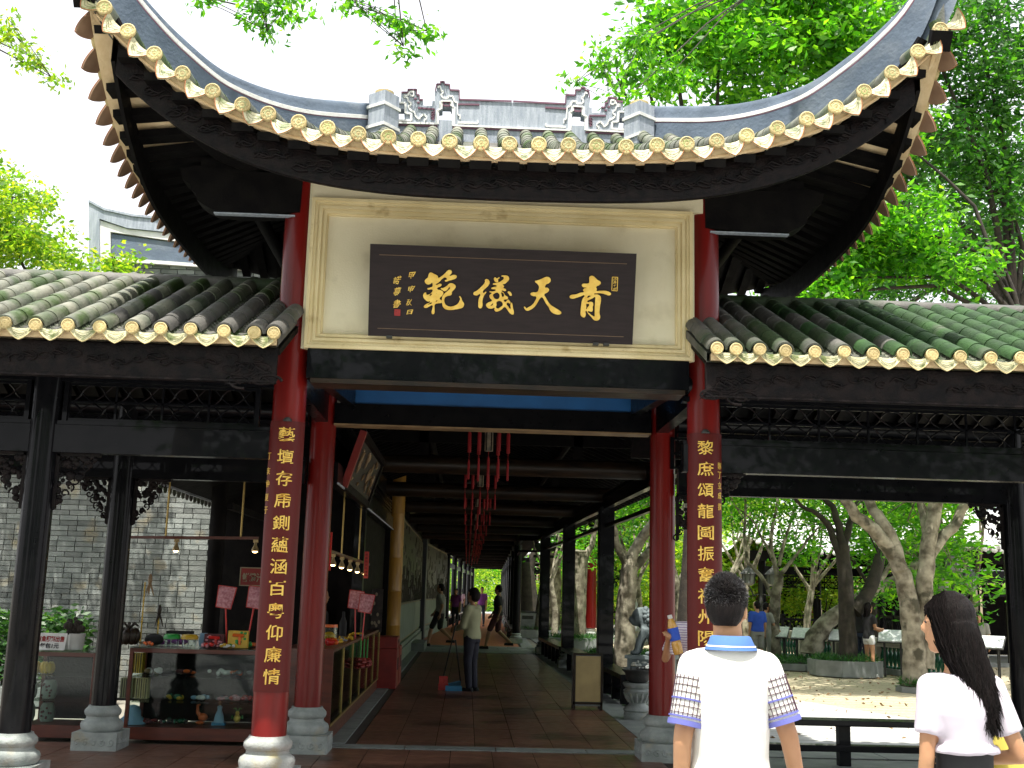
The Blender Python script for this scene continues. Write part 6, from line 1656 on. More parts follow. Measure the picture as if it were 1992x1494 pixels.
# ------------------------------------------------------------------ grey brick building behind the left gallery
WY = 16.0
bb = thing('brick_building', 'grey brick building with a curved gable ridge behind the left gallery', 'building', (-6, 16, 0))
b = MB(); xr0 = at(180, 600, WY).x
b.b2(-9.5, -2.05, WY+0.02, WY+0.4, 0, 5.6); b.b2(xr0, -1.6, WY+0.02, WY+0.4, 5.6, 6.55); kid('wall', b, M['brickmortar'], bb)
bl, bh = 0.232, 0.062
bme = MB().box((0, 0, 0), (bl, 0.05, bh)).mesh('brick', M['brick'])
bmh = MB().box((0, 0, 0), (0.108, 0.05, bh)).mesh('brick', M['brick'])
vis = []; far = []
rg = random.Random(5)
for c in range(88):
    z = 0.04+c*0.0715; x = -9.4 + (0.12 if c % 2 else 0)
    while x < -2.2:
        half = rg.random() < 0.22; w = 0.108 if half else bl
        p = (x+w/2, WY+rg.uniform(-.003, .003), z)
        ok = not (z > 5.5 and x < xr0+0.2)
        if ok:
            (vis if (1.0 < z < 2.62 and -6.15 < x < -2.9) else far).append((p, half))
        x += w+0.0105
vis_p = vis[:298]; far += vis[298:]
copies('brick', bme, bb, [(tuple(Vector(p)-bb.location),) for p, h in vis_p if not h]); copies('brick', bmh, bb, [(tuple(Vector(p)-bb.location),) for p, h in vis_p if h])
fb_ = MB()
for p, h in far:
    if p[2] < 3.2 or (p[2] > 4.4): fb_.box(p, (0.108 if h else bl, 0.05, bh))
tag(kid('brick_field', fb_, M['brickfar'], bb), kind='stuff')
def pp_(l): return [at(x, y, WY-0.06) for x, y in l]
def slabpoly(name, l, m, d=0.2, y=0.0):
    P = pp_(l); b = MB(); b.prism([(p.x, p.z) for p in P], (0, WY-0.06-y, 0), (1, 0, 0), (0, 0, 1), (0, d, 0)); return kid(name, b, m, bb)
slabpoly('gable_coping', [(175, 396), (205, 412), (260, 424), (340, 432), (470, 440), (560, 446), (560, 470), (470, 462), (340, 455), (250, 446), (196, 428), (196, 600), (176, 600)], M['ridgepale'], 0.3, 0.06)  # glare on the gable put in as the pale render tone
slabpoly('white_band', [(196, 430), (250, 447), (340, 456), (560, 471), (560, 486), (340, 470), (216, 452), (216, 600), (197, 600)], M['white'], 0.2, 0.03)
slabpoly('dark_edge', [(176, 392), (206, 408), (262, 420), (345, 428), (560, 441), (560, 446), (340, 432), (260, 424), (205, 412), (175, 396)], M['ridgepale'], 0.34, 0.08)
slabpoly('grey_panel', [(217, 455), (340, 472), (560, 489), (560, 525), (440, 516), (217, 500)], M['ridge'], 0.1, 0.0)
slabpoly('white_string_course', [(217, 501), (440, 517), (560, 526), (560, 531), (440, 523), (217, 508)], M['white'], 0.16, 0.02)
# hedge
hd = thing('hedge', 'clipped green hedge growing along the foot of the grey brick wall', 'hedge', (-5.4, 15.0, 0))
rgn = np.random.default_rng(3); n = 6500
C = np.stack([-8.6+3.75*rgn.random(n), 14.75+0.6*rgn.random(n), 0.25+0.83*rgn.random(n)**0.7+0.06*rgn.normal(size=n)], 1)
kid('foliage', leaves_mesh('foliage', C, 0.10, M['hedge'], 3, 0.42, -0.1), None, hd)
b = MB()
for i in range(14):
    x = -8.4+i*0.26; b.tube([(x, 15.05, 0), (x+rg.uniform(-.1, .1), 15.05, 0.5), (x+rg.uniform(-.15, .15), 15.0+rg.uniform(-.15, .15), 0.9)], [0.02, 0.014, 0.006], 5)
kid('stems', b, M['barkdark'], hd)
bh_ = MB(); bh_.b2(-8.6, -4.8, 14.7, 15.4, 0.0, 0.22); kid('kerb', bh_, M['slab'], hd)

# ------------------------------------------------------------------ shop: posts, eave, ceiling
sh = thing('shop_annex', 'dark timber shop annex between the left gallery and the corridor', 'shop', (-2.6, 14, 0))
b = MB(); b.lathe((-3.05, 14.0, 0), [(0.10, 0), (0.10, 3.2)], 14); kid('post', b, M['blackdull'], sh, True)
b = MB(); b.strip([[(-3.35, 12.0, 2.62), (-3.35, 15.9, 2.62)], [(LXW, 12.0, 3.4), (LXW, 15.9, 3.4)]]); b.strip([[(-3.35, 12.0, 2.68), (-3.35, 15.9, 2.68)], [(LXW, 12.0, 3.46), (LXW, 15.9, 3.46)]]); kid('roof', b, M['blackdull'], sh)
b = MB(); b.b2(-3.40, -3.35, 11.9, 15.9, 2.60, 2.70); kid('eave_board', b, M['ridgepale'], sh)
b = MB()
for k in range(20): b.ell((-3.40, 12.0+k*0.2, 2.585), (0.015, 0.085, 0.055), 8, 5)
kid('eave_drip_tiles', b, M['tilegrey'], sh, True)
b = MB(); b.b2(-3.34, -1.6, 15.75, 15.85, 0.0, 3.45); b.b2(-1.75, -1.47, 15.7, 21.1, 0, 3.4)
kid('back_screen', b, M['blackdull'], sh)
b = MB(); b.b2(-2.62, -2.56, 12.4, 15.7, 2.35, 2.42); kid('ceiling_beam', b, M['blackdull'], sh)
# back shelf with dim goods
def rail(label, p, q, hangs, nlamps, lz):
    t = thing('spotlight_rail', label, 'lamp rail', p)
    b = MB(); b.bar(p, q, 0.05, 0.03); kid('rail', b, M['redwood'], t)
    for h in hangs:
        v = Vector(p).lerp(Vector(q), h); b = MB(); b.tube([v, v+Vector((0, 0, 1.1))], 0.011, 6); b.lathe(v+Vector((0, 0, 0.98)), [(0.02, 0), (0.035, 0.02), (0.03, 0.05), (0.015, 0.06)], 8); kid('hanging_tube', b, M['brass'], t, True)
    for k in range(nlamps):
        v = Vector(p).lerp(Vector(q), (k+0.5)/nlamps) if nlamps > 2 else Vector(p).lerp(Vector(q), (0.36, 0.98)[k])
        b = MB(); b.box(v+Vector((0, 0, -0.03)), (0.05, 0.03, 0.035)); b.lathe(v+Vector((0, -0.01, -0.14)), [(0.040, 0), (0.034, 0.03), (0.016, 0.065), (0.014, 0.10)], 10); s_ = kid('spotlight', b, M['lampcase'], t, True)
        b = MB(); b.ell(v+Vector((0, -0.01, -0.142)), (0.026, 0.026, 0.014), 10, 6); kid('bulb', b, M['lampglow'], s_, True)
    return t
rail('thin lamp rail with two glowing spotlights over the wide glass counter', A(255, 1045, 12.3), A(503, 1047, 12.3), [0.27, 0.86], 2, 1)
rail('lamp rail with a row of five glowing spotlights over the long side counter', A(640, 1072, 13.0), A(716, 1098, 15.8), [0.28, 0.72], 5, 1)

# ------------------------------------------------------------------ glass counters
def counter(name, label, x0, x1, y0, y1, zt, shelves, wood='redwood'):
    t = thing(name, label, 'display case', ((x0+x1)/2, (y0+y1)/2, 0)); w = 0.035
    b = MB(); b.b2(x0, x1, y0, y1, 0.02, 0.14); kid('base', b, M[wood], t)
    b = MB()
    for x in (x0+w/2, x1-w/2):
        for y in (y0+w/2, y1-w/2): b.box((x, y, (0.14+zt)/2), (w, w, zt-0.14))
    for y in (y0+w/2, y1-w/2): b.box(((x0+x1)/2, y, zt-0.02), (x1-x0-2*w-.002, w, 0.04))
    for x in (x0+w/2, x1-w/2): b.box((x, (y0+y1)/2, zt-0.02), (w, y1-y0-2*w-.002, 0.04))
    kid('frame', b, M[wood], t)
    b = MB(); b.b2(x0+w, x1-w, y1-0.015, y1-0.008, 0.15, zt-0.04); kid('back_panel', b, M['blackdull'], t)
    b = MB(); b.b2(x0-0.01, x1+0.01, y0-0.01, y1+0.01, zt, zt+0.012); kid('glass_top', b, M['glass'], t)
    for z in shelves: b = MB(); b.b2(x0+w+.004, x1-w-.004, y0+0.03, y1-0.03, z, z+0.008); kid('glass_shelf', b, M['glass'], t)
    b = MB(); b.b2(x0+w+.002, x1-w-.002, y0+0.008, y0+0.013, 0.145, zt-0.045); kid('front_glass', b, M['glass'], t)
    return t
c1 = counter('glass_counter', 'narrow glass counter with pumpkin jars behind the nearest black column', -4.35, -3.66, 11.75, 12.25, 0.84, [0.36, 0.60])
c2 = counter('glass_counter', 'wide glass counter with three shelves of toys left of the red columns', -3.34, -1.92, 11.75, 12.30, 0.90, [0.37, 0.62])
# long side counter facing the corridor
t = thing('glass_counter', 'long glass side counter running back along the corridor', 'display case', (-1.55, 15, 0))
b = MB(); b.b2(-1.85, -1.34, 11.9, 18.2, 0.0, 0.16); kid('base', b, M['redwood'], t)
b = MB(); b.b2(-1.85, -1.33, 11.9, 18.2, 0.895, 0.925); b.b2(-1.85, -1.33, 11.9, 11.94, 0.16, 0.895); kid('top_frame', b, M['redwood'], t)
b = MB(); b.b2(-1.80, -1.78, 11.95, 18.2, 0.16, 0.89); kid('back_panel', b, M['blackdull'], t)
for k in range(6):
    y = 11.95+k*1.05; b = MB(); b.b2(-1.345, -1.338, y+0.02, y+1.03, 0.17, 0.89); kid('side_glass', b, M['glass'], t)
    b = MB(); b.b2(-1.355, -1.33, y+1.03, y+1.05, 0.16, 0.895); kid('upright', b, M['brass'], t)
for z in (0.4, 0.65): b = MB(); b.b2(-1.78, -1.36, 11.96, 18.1, z, z+0.008); kid('glass_shelf', b, M['glass'], t)
b = MB(); b.b2(-1.335, -1.325, 11.9, 18.2, 0.16, 0.185); kid('metal_edge', b, M['brass'], t)
# goods: small helper for one-mesh or few-part things
def item(name, label, cat, pts, group=None):
    """pts: list of (part name, MB, material); first is the body"""
    loc = pts[0][3] if len(pts[0]) > 3 else None
    r = thing(name, label, cat, (0, 0, 0), group)
    for p in pts: kid(p[0], p[1], p[2], r, True)
    return r
def lth(c, prof, n=16, sx=1, sy=1): return MB().lathe(c, prof, n, sx, sy)
def setbase(r, v):
    d = Vector(v); r.location = d
    for c in bpy.data.objects:
        if c.parent == r: c.location = c.location - d
# bottom shelf of the wide counter
v = A(255, 1425, 12.0); z = 0.145
r = item('sun_hat', 'light blue cloth sun hat on the bottom shelf of the wide counter', 'hat', [('crown', lth((v[0], 12.0, z), [(0.085, 0.06), (0.08, 0.12), (0.06, 0.165), (0.02, 0.18), (0.005, 0.18)], 18), M['hatblue']), ('brim', lth((v[0], 12.0, z), [(0.155, 0.0), (0.15, 0.012), (0.09, 0.068), (0.082, 0.066), (0.14, 0.004)], 18), M['hatblue'])])
v = A(388, 1420, 12.0)
b = MB(); b.tube([(v[0]+.02, 12, z+.07), (v[0]-.03, 12, z+.12), (v[0]-.035, 12, z+.19), (v[0]-.01, 12, z+.20)], [0.03, 0.018, 0.012, 0.012], 8); b.ell((v[0]+.025, 12, z+.075), (0.05, 0.035, 0.04))
f = MB(); f.ell((v[0]+.0, 12, z+.02), (0.045, 0.04, 0.02)); item('toy_bird', 'orange toy bird with a long neck on the bottom shelf', 'toy', [('body', b, M['plasticorange']), ('feet', f, M['plasticorange'])])
v = A(425, 1415, 12.0)
b = lth((v[0], 12, z+.03), [(0.055, 0), (0.045, 0.06), (0.022, 0.12), (0.028, 0.15), (0.012, 0.165)], 12); h_ = MB().ell((v[0], 12, z+.215), (0.02, 0.02, 0.024)); st_ = MB().box((v[0], 12, z+.015), (0.13, 0.08, 0.03))
item('doll', 'small doll in a pale dress on a blue stand on the bottom shelf', 'doll', [('dress', b, M['hatblue']), ('head', h_, M['skin']), ('stand', st_, M['plasticblue'])])
v = A(460, 1415, 12.0)
b = MB(); b.ell((v[0], 12, z+.07), (0.035, 0.03, 0.04)); b.ell((v[0], 12, z+.12), (0.022, 0.02, 0.025)); f = MB()
for s in (-1, 1): f.tube([(v[0], 12, z+.13), (v[0]+s*.02, 12, z+.17), (v[0]+s*.045, 12, z+.165)], [0.006, 0.008, 0.003], 6); f.tube([(v[0]+s*.03, 12, z+.08), (v[0]+s*.055, 12, z+.07), (v[0]+s*.05, 12, z+.1)], 0.007, 6)
item('toy_figure', 'golden green toy dragon figure on the bottom shelf', 'toy', [('body', b, M['gold']), ('limbs', f, M['plasticgreen'])])
def pile(name, label, cat, px, y, z, m, n, s, seed, spread=0.10):
    rg2 = random.Random(seed); x = at(px, 1300, y).x; b = MB(); e = MB()
    for i in range(n): (b if i % 3 else e).ell((x+rg2.uniform(-spread, spread), y+rg2.uniform(-.06, .06), z+s*0.8+rg2.uniform(0, s)), (s*rg2.uniform(.7, 1.4), s, s*rg2.uniform(.6, 1)), 8, 6)
    return item(name, label, cat, [('pieces', b, m[0]), ('other_pieces', e, m[1])])
pile('trinket_pile', 'pile of dark red beads beside the blue hat', 'trinkets', 300, 12.0, z, (M['maroon'], M['redpaint']), 14, 0.022, 1)
pile('trinket_pile', 'pile of dark green trinkets in the middle of the bottom shelf', 'trinkets', 348, 12.0, z, (M['greenglaze'], M['iron']), 12, 0.024, 2)
pile('toy_pile', 'bright red and pink toys at the right end of the middle shelf', 'toys', 472, 12.0, 0.378, (M['plasticred'], M['plasticpink']), 13, 0.026, 3)
pile('toy_pile', 'orange toy between small silver ones on the top shelf', 'toys', 468, 12.0, 0.628, (M['plasticorange'], M['plasticgrey']), 9, 0.026, 4)
pile('toy_pile', 'white figurines on the top shelf of the wide counter', 'toys', 425, 12.05, 0.628, (M['plasticwhite'], M['plasticwhite']), 8, 0.028, 5)
for i, (px, zz) in enumerate(((258, 0.628), (272, 0.378), (243, 0.378))):
    x = at(px, 1300, 12.1).x; b = MB()
    for k in range(3): b.box((x+k*0.045, 12.1, zz+0.105), (0.035, 0.10, 0.20))
    c_ = MB()
    for k in range(3): c_.box((x+k*0.045, 12.045, zz+0.105), (0.008, 0.004, 0.19))
    item('book_row', ('yellow boxed goods standing on the top shelf at the left', 'pale yellow boxed fans on the middle shelf', 'dull green boxed goods at the left end of the middle shelf')[i], 'boxes', [('boxes', b, (M['plasticyellow'], M['creamtrim'], M['olive'])[i]), ('bands', c_, M['iron'])])
# pumpkin jars and floral jars of the narrow counter
def pump(x, y, z, s, label, mm='plasticyellow'):
    b = MB()
    for k in range(9):
        a = 2*PI*k/9; b.ell((x+0.045*s*math.cos(a), y+0.045*s*math.sin(a), z+0.06*s), (0.035*s, 0.035*s, 0.06*s), 8, 6)
    c_ = MB(); c_.tube([(x, y, z+.11*s), (x+.01, y, z+.14*s)], 0.008, 6)
    item('pumpkin_jar', label, 'jar', [('body', b, M[mm]), ('stem', c_, M['barkdark'])])
pump(at(65, 1300, 12).x, 12, 0.61, 1.0, 'yellow pumpkin shaped jar at the left of the narrow counter'); pump(at(92, 1300, 12).x, 12, 0.61, 1.0, 'yellow pumpkin shaped jar at the right of the narrow counter')
for i, (px, zz) in enumerate(((62, 0.37), (100, 0.37), (62, 0.145), (100, 0.145))):
    x = at(px, 1300, 12).x; b = lth((x, 12, zz), [(0.06, 0), (0.075, 0.05), (0.07, 0.14), (0.05, 0.18)], 14); c_ = MB(); rg2 = random.Random(i)
    for k in range(9): c_.ell((x+rg2.uniform(-.06, .06), 11.93, zz+rg2.uniform(.03, .15)), (0.012, 0.01, 0.012), 6, 4)
    item('flowered_jar', ('pale flowered jar on the middle shelf at the left', 'pale flowered jar on the middle shelf at the right', 'pale flowered jar on the bottom shelf at the left', 'pale flowered jar on the bottom shelf at the right')[i], 'jar', [('body', b, M['dado']), ('flowers', c_, M['maroon'])])
# on the counter tops
def gourd(x, y, z, s, label, m):
    b = MB()
    for k in range(8):
        a = 2*PI*k/8; b.ell((x+0.06*s*math.cos(a), y+0.06*s*math.sin(a), z+0.075*s), (0.045*s, 0.045*s, 0.075*s), 8, 6)
    l_ = MB()
    for k in range(7): l_.tube([(x, y, z+.14*s), (x+.05*s*math.cos(k), y+.05*s*math.sin(k), z+.19*s), (x+.09*s*math.cos(k), y+.09*s*math.sin(k), z+.16*s)], [0.01*s, 0.012*s, 0.003], 5)
    item('pumpkin_ornament', label, 'ornament', [('body', b, M[m]), ('leaves', l_, M['barkdark'])])
gourd(at(250, 1240, 12).x, 12, 0.915, 1.15, 'dark pumpkin ornament at the left end of the wide counter', 'brownbeam')
fp = at(148, 1240, 12).x
b = lth((fp, 12, 0.855), [(0.075, 0), (0.09, 0.15), (0.094, 0.16), (0.08, 0.16)], 16); l_ = MB(); rg2 = random.Random(9)
for k in range(26): l_.ell((fp+rg2.uniform(-.09, .09), 12+rg2.uniform(-.06, .06), 1.02+rg2.uniform(0, .14)), (rg2.uniform(.02, .04),)*3, 7, 5)
item('flower_pot', 'white flower pot with a dark bushy plant on the narrow counter', 'flower pot', [('pot', b, M['plasticwhite']), ('plant', l_, M['barkdark'])])
# shop sign card
sg = thing('price_card', 'small folded white price card with red and blue handwriting on the narrow counter', 'sign', (at(98, 1250, 11.85).x, 11.85, 0.855))
x = sg.location.x
b = MB(); b.add([(-.155, -.03, 0), (.155, -.03, 0), (.155, 0.02, .165), (-.155, 0.02, .165), (.155, .09, 0), (-.155, .09, 0)], [(0, 1, 2, 3), (3, 2, 4, 5)]); obj('card', b, M['white'], sg)
tw = text_mb('有魚飼料出售', 0.27, 0.058, 0.002, 0.03); b = MB(); b.add([(v[0], -.033+0.05*(v[2]+.108)/.165-0.002-abs(0), v[2]+.108) for v in tw.v], tw.f); obj('red_lettering', b, M['signred'], sg)
tw = text_mb('每包1元', 0.19, 0.052, 0.002, 0.03); b = MB(); b.add([(v[0], -.033+0.05*(v[2]+.042)/.165-0.002, v[2]+.042) for v in tw.v], tw.f); obj('blue_lettering', b, M['signblack'], sg)
# posters
ps = thing('poster', 'red poster with large pale characters at the back of the shop', 'poster', A(492, 1122, 13.9))
w_ = 0.30
b = MB(); b.box((0, 0, 0), (w_, 0.01, 0.22)); obj('sheet', b, M['redpaint'], ps); b = MB(); 
for s in (-1, 1): b.box((0, -0.008, s*0.105), (w_, 0.008, 0.012)); b.box((s*w_/2, -0.008, 0), (0.012, 0.008, 0.22))
obj('border', b, M['wallcream'], ps)
tw = text_mb('鮮橙汁', 0.25, 0.11, 0.003, 0.03); b = MB(); b.add([(v[0], v[1]-0.009, v[2]-0.01) for v in tw.v], tw.f); obj('lettering', b, M['wallcream'], ps)
for i, (px0, py0, px1, py1, Y, lab) in enumerate(((665, 1150, 700, 1230, 16.5, 'pale poster with dark figures low at the back of the shop'), (715, 1145, 742, 1230, 18.0, 'patterned poster behind the shop assistant'))):
    p0_, p1_ = at(px0, py0, Y), at(px1, py1, Y); b = MB(); b.b2(0, p1_.x-p0_.x, -0.005, 0.005, 0, p0_.z-p1_.z); t_ = thing('poster', lab, 'poster', (p0_.x, Y, p1_.z)); obj('sheet', b, M['mural'], t_)
    b = MB(); w2 = p1_.x-p0_.x; h2 = p0_.z-p1_.z
    for k in range(10): b.ell((rg2.uniform(.1, .9)*w2, -0.008, rg2.uniform(.1, .9)*h2), (0.02, 0.004, 0.03), 6, 4)
    obj('print', b, M['wallcream'], t_)
# toys on top of the wide counter
def boxed(px, y, z, w, h, label, m, m2, seed):
    x = at(px, 1240, y).x; b = MB(); b.box((x, y, z+h/2), (w, 0.07, h)); g_ = MB(); rg3 = random.Random(seed)
    for k in range(12): g_.ell((x+rg3.uniform(-.4, .4)*w, y-0.037, z+rg3.uniform(.1, .9)*h), (w*.08, .006, h*.08), 6, 4)
    t_ = MB(); t_.tube([(x-.25*w, y-.05, z+.75*h), (x+.3*w, y-.05, z+.72*h)], 0.016, 8); t_.tube([(x+.1*w, y-.05, z+.7*h), (x+.12*w, y-.05, z+.2*h)], 0.014, 8)
    item('boxed_toy', label, 'toy box', [('box', b, m), ('print', g_, m2), ('toy_gun', t_, M['plasticred'] if seed % 2 else M['plasticorange'])])
boxed(418, 12.0, 0.915, 0.20, 0.13, 'boxed red toy gun on the wide counter', M['maroon'], M['plasticpink'], 1)
boxed(464, 11.98, 0.915, 0.20, 0.17, 'boxed orange toy gun in a colourful box near the red column', M['plasticyellow'], M['plasticgreen'], 2)
for px, m, lab in ((335, 'plasticgreen', 'clear tub with a green lid'), (369, 'plasticyellow', 'clear tub with a yellow lid')):
    x = at(px, 1240, 11.95).x; item('plastic_tub', lab+' on the wide counter', 'tub', [('tub', lth((x, 11.95, .915), [(0.07, 0), (0.08, 0.075)], 12), M['glass']), ('lid', lth((x, 11.95, .99), [(0.088, 0), (0.085, .03), (0.07, .045), (0.01, .05)], 12), M[m])])
x = at(300, 1240, 12.1).x; item('cap', 'black cap lying on the wide counter', 'cap', [('crown', MB().ell((x, 12.1, .97), (0.10, 0.09, 0.06)), M['blackcloth']), ('peak', MB().ell((x-.09, 12.06, .94), (0.06, 0.06, 0.012)), M['beige_edge'])])
x = at(352, 1215, 12.2).x; b = MB()
for k in range(4): b.tube([(x-.09+.06*k, 12.2, .915), (x-.09+.06*k, 12.2, 1.03)], 0.006, 5)
item('display_stand', 'small dark display stand of trinkets on the counter', 'stand', [('roof', MB().box((x, 12.2, 1.045), (0.26, 0.12, 0.03)), M['blackcloth']), ('posts', b, M['plasticwhite']), ('goods', MB().ell((x, 12.2, .95), (.09, .04, .03)), M['purplecloth'])])
x = at(398, 1215, 12.15).x; item('jug', 'pale blue jug with a handle on the counter', 'jug', [('body', lth((x, 12.15, .915), [(0.04, 0), (0.05, .05), (0.035, .11), (0.04, .13)], 12), M['hatblue']), ('handle', MB().tube([(x-.04, 12.15, 1.0), (x-.09, 12.15, 1.0), (x-.1, 12.15, .95)], 0.008, 6), M['plasticwhite'])])
for px, y, mm, n, sz, lab in ((402, 11.88, ('plasticpink', 'plasticred'), 9, .022, 'small red and pink toys in front of the boxed toy guns'), (440, 11.86, ('plasticwhite', 'plasticyellow'), 8, .02, 'little white and yellow toys at the counter edge'), (285, 11.85, ('plasticorange', 'maroon'), 8, .02, 'orange and maroon trinkets beside the dark pumpkin ornament'), (320, 12.2, ('purplecloth', 'plasticwhite'), 9, .024, 'purple and white trinkets behind the black cap'), (478, 12.2, ('plasticgreen', 'plasticorange'), 10, .024, 'green and orange toys by the net pot')):
    pile('toy_pile', lab, 'toys', px, y, 0.914, (M[mm[0]], M[mm[1]]), n, sz, px, 0.07)
for px, z_, mm, n, sz, lab in ((300, .628, ('plasticwhite', 'beige_edge'), 9, .026, 'cream trinkets in the middle of the top shelf'), (345, .378, ('greenglaze', 'plasticyellow'), 10, .026, 'green and yellow trinkets on the middle shelf'), (395, .378, ('plasticwhite', 'hatblue'), 8, .026, 'white and blue toys on the middle shelf'), (360, .628, ('maroon', 'plasticorange'), 9, .026, 'maroon and orange trinkets on the top shelf'), (436, .378, ('plasticgrey', 'plasticpink'), 9, .024, 'silver and pink trinkets on the middle shelf')):
    pile('trinket_pile', lab, 'trinkets', px, 12.02, z_, (M[mm[0]], M[mm[1]]), n, sz, px+3, 0.08)
def net(px, py, Y, label, ang, m='plasticpink', zb=0.92):
    v = at(px, py, Y); t_ = thing('fishing_net', label, 'toy net', (v.x, Y, zb), 'toy nets standing on the counters')
    b = MB(); b.tube([(0, 0, 0.0), (ang*(v.z-zb-0.1), 0, v.z-zb-0.1)], 0.009, 6); obj('handle', b, M['plasticred'], t_)
    b = MB(); cx_, cz = ang*(v.z-zb), v.z-zb
    rn = random.Random(int(px)); q0, q1, q2, q3 = map(Vector, ((cx_-.09, 0, cz-.11), (cx_+.07, -.03, cz-.13), (cx_+.11, .01, cz+.09), (cx_-.07, -.02, cz+.11)))
    for sd in (-1, 1):
        b.strip([[q0.lerp(q1, i/5).lerp(q3.lerp(q2, i/5), k/5)+Vector((0, sd*.022*math.sin(PI*i/5)*math.sin(PI*k/5)+rn.uniform(-.008, .008)*(0 < i < 5)*(0 < k < 5), 0)) for i in range(6)] for k in range(6)])
    obj('net_bag', b, M[m], t_)
    b = MB(); 
    for p_, q_ in (((cx_-.09, 0, cz-.11), (cx_+.07, -.03, cz-.13)), ((cx_+.07, -.03, cz-.13), (cx_+.11, .01, cz+.09)), ((cx_+.11, .01, cz+.09), (cx_-.07, -.02, cz+.11)), ((cx_-.07, -.02, cz+.11), (cx_-.09, 0, cz-.11))): b.bar(p_, q_, 0.008)
    obj('rim', b, M['plasticred'], t_)
net(448, 1160, 12.1, 'pink toy net leaning left above the wide counter', -0.10); net(486, 1160, 12.15, 'pink toy net beside the couplet column', 0.12)
net(708, 1172, 14.2, 'pale purple wrapped toy net over the side counter', 0.05); net(695, 1165, 14.6, 'dim lilac toy net behind the other on the side counter', -0.05)
pn_ = thing('net_pot', 'dark pot holding the handles of the toy nets', 'pot', (at(465, 1220, 12.12).x, 12.12, 0.912)); obj('body', lth((0, 0, 0), [(0.055, 0), (0.065, 0.12)], 12), M['maroon'], pn_)
# corn-like toys on sticks
for i, (px, py, lab) in enumerate(((292, 1130, 'dried corn toy on a tall yellow stick'), (310, 1190, 'brown grass insect toy on a stick beside the black cap'))):
    v = at(px, py, 12.25); t_ = thing('stick_toy', lab, 'toy', (v.x, 12.25, .915))
    b = MB(); b.tube([(-.05 if i == 0 else 0, 0, 0), (-.05 if i == 0 else 0, 0, v.z-.93)], 0.008, 5); obj('stick', b, M['plasticyellow'], t_)
    b = MB(); b.ell((0, 0, v.z-.90), (0.022, .02, .06)); 
    for k in range(5): b.tube([(0, 0, v.z-.93), (.03*math.sin(k*2), 0, v.z-1.0), (.05*math.sin(k*2), 0.01, v.z-1.07)], [0.012, 0.008, 0.002], 5)
    obj('husk', b, M['beige_edge'] if i == 0 else M['brownbeam'], t_, True)
# side counter goods, assistant, red crates
pile('toy_pile', 'bright red toys at the near end of the side counter', 'toys', 648, 12.5, 0.93, (M['plasticred'], M['plasticorange']), 16, 0.032, 11, 0.07)
x = -1.6; item('sweet_jar', 'clear jar with an orange lid on the side counter', 'jar', [('jar', lth((x+.02, 13.6, .927), [(0.09, 0), (0.09, .16)], 14), M['glass']), ('lid', lth((x+.02, 13.6, 1.09), [(0.095, 0), (0.09, .03)], 14), M['plasticorange']), ('sweets', MB().ell((x+.02, 13.6, .99), (.07, .07, .05)), M['plasticyellow'])])
item('bottle', 'dark bottle standing on the side counter', 'bottle', [('body', lth((-1.50, 14.3, .927), [(0.045, 0), (0.045, .2), (0.018, .27), (0.018, .33)], 12), M['blackcloth'])])
for i, k in enumerate((13.2, 14.0, 15.2)): pile('trinket_pile', ('small glittering trinkets near the sweet jar', 'yellow trinkets beside the dark bottle', 'pale trinkets at the far end of the side counter')[i], 'trinkets', 907-1.5/k*2200, k, 0.927, (M['plasticyellow'], M['plasticgrey']), 12, 0.022, 20+i, 0.08)
for i, px in enumerate((682, 722, 735)):
    v = at(px, 1290, 14.4+i*0.5); t_ = thing('hanging_toy', ('cluster of dark red toys hanging before the side counter', 'right hand bunch of red toys before the side counter', 'farther bunch of red toys before the side counter')[i], 'toy', (-1.28, v.y, v.z)); b = MB()
    for k in range(7): b.ell((random.uniform(-.04, .06), random.uniform(-.15, .15), random.uniform(-.05, .05)), (.04, .07, .025), 8, 5)
    obj('toys', b, M['redpaint'], t_, True); b = MB(); b.tube([(0, 0, .02), (0, 0, .30)], 0.01, 5); obj('cord', b, M['plasticgreen'], t_)
for i, (y, z0_, h) in enumerate(((18.7, 0, 0.62), (18.7, 0.62, 0.18), (19.5, 0, 0.62))):
    t_ = thing('red_crate', ('tall red box at the end of the side counter', 'small red crate standing on the tall red box', 'second tall red box further along')[i], 'box', (-1.24, y, z0_)); b = MB(); b.box((0, 0, h/2), (0.36, 0.62, h-.004)); fixbevel(obj('body', b, M['redpaint'], t_)); b = MB(); b.box((0.182, 0, h*0.6), (0.006, 0.3, h*0.3)); obj('label_patch', b, M['maroon'], t_)
for i, (px, py0, py1, Y) in enumerate(((714, 1073, 1125, 15.2), (641, 1035, 1110, 11.42))):
    a_, c_ = at(px, py0, Y), at(px, py1, Y); t_ = thing('red_banner', ('narrow red paper banner on the black shop post', 'narrow bright red banner behind the inner red column')[i], 'banner', (a_.x, Y, c_.z)); b = MB(); b.b2(-.03, .03, -.006, .006, 0, a_.z-c_.z); obj('strip', b, M['plasticred'], t_); b = MB()
    for k in range(7): b.box((0, -.009, .04+k*(a_.z-c_.z-.08)/6), (.03, .004, .025))
    obj('lettering', b, M['sealred'], t_)

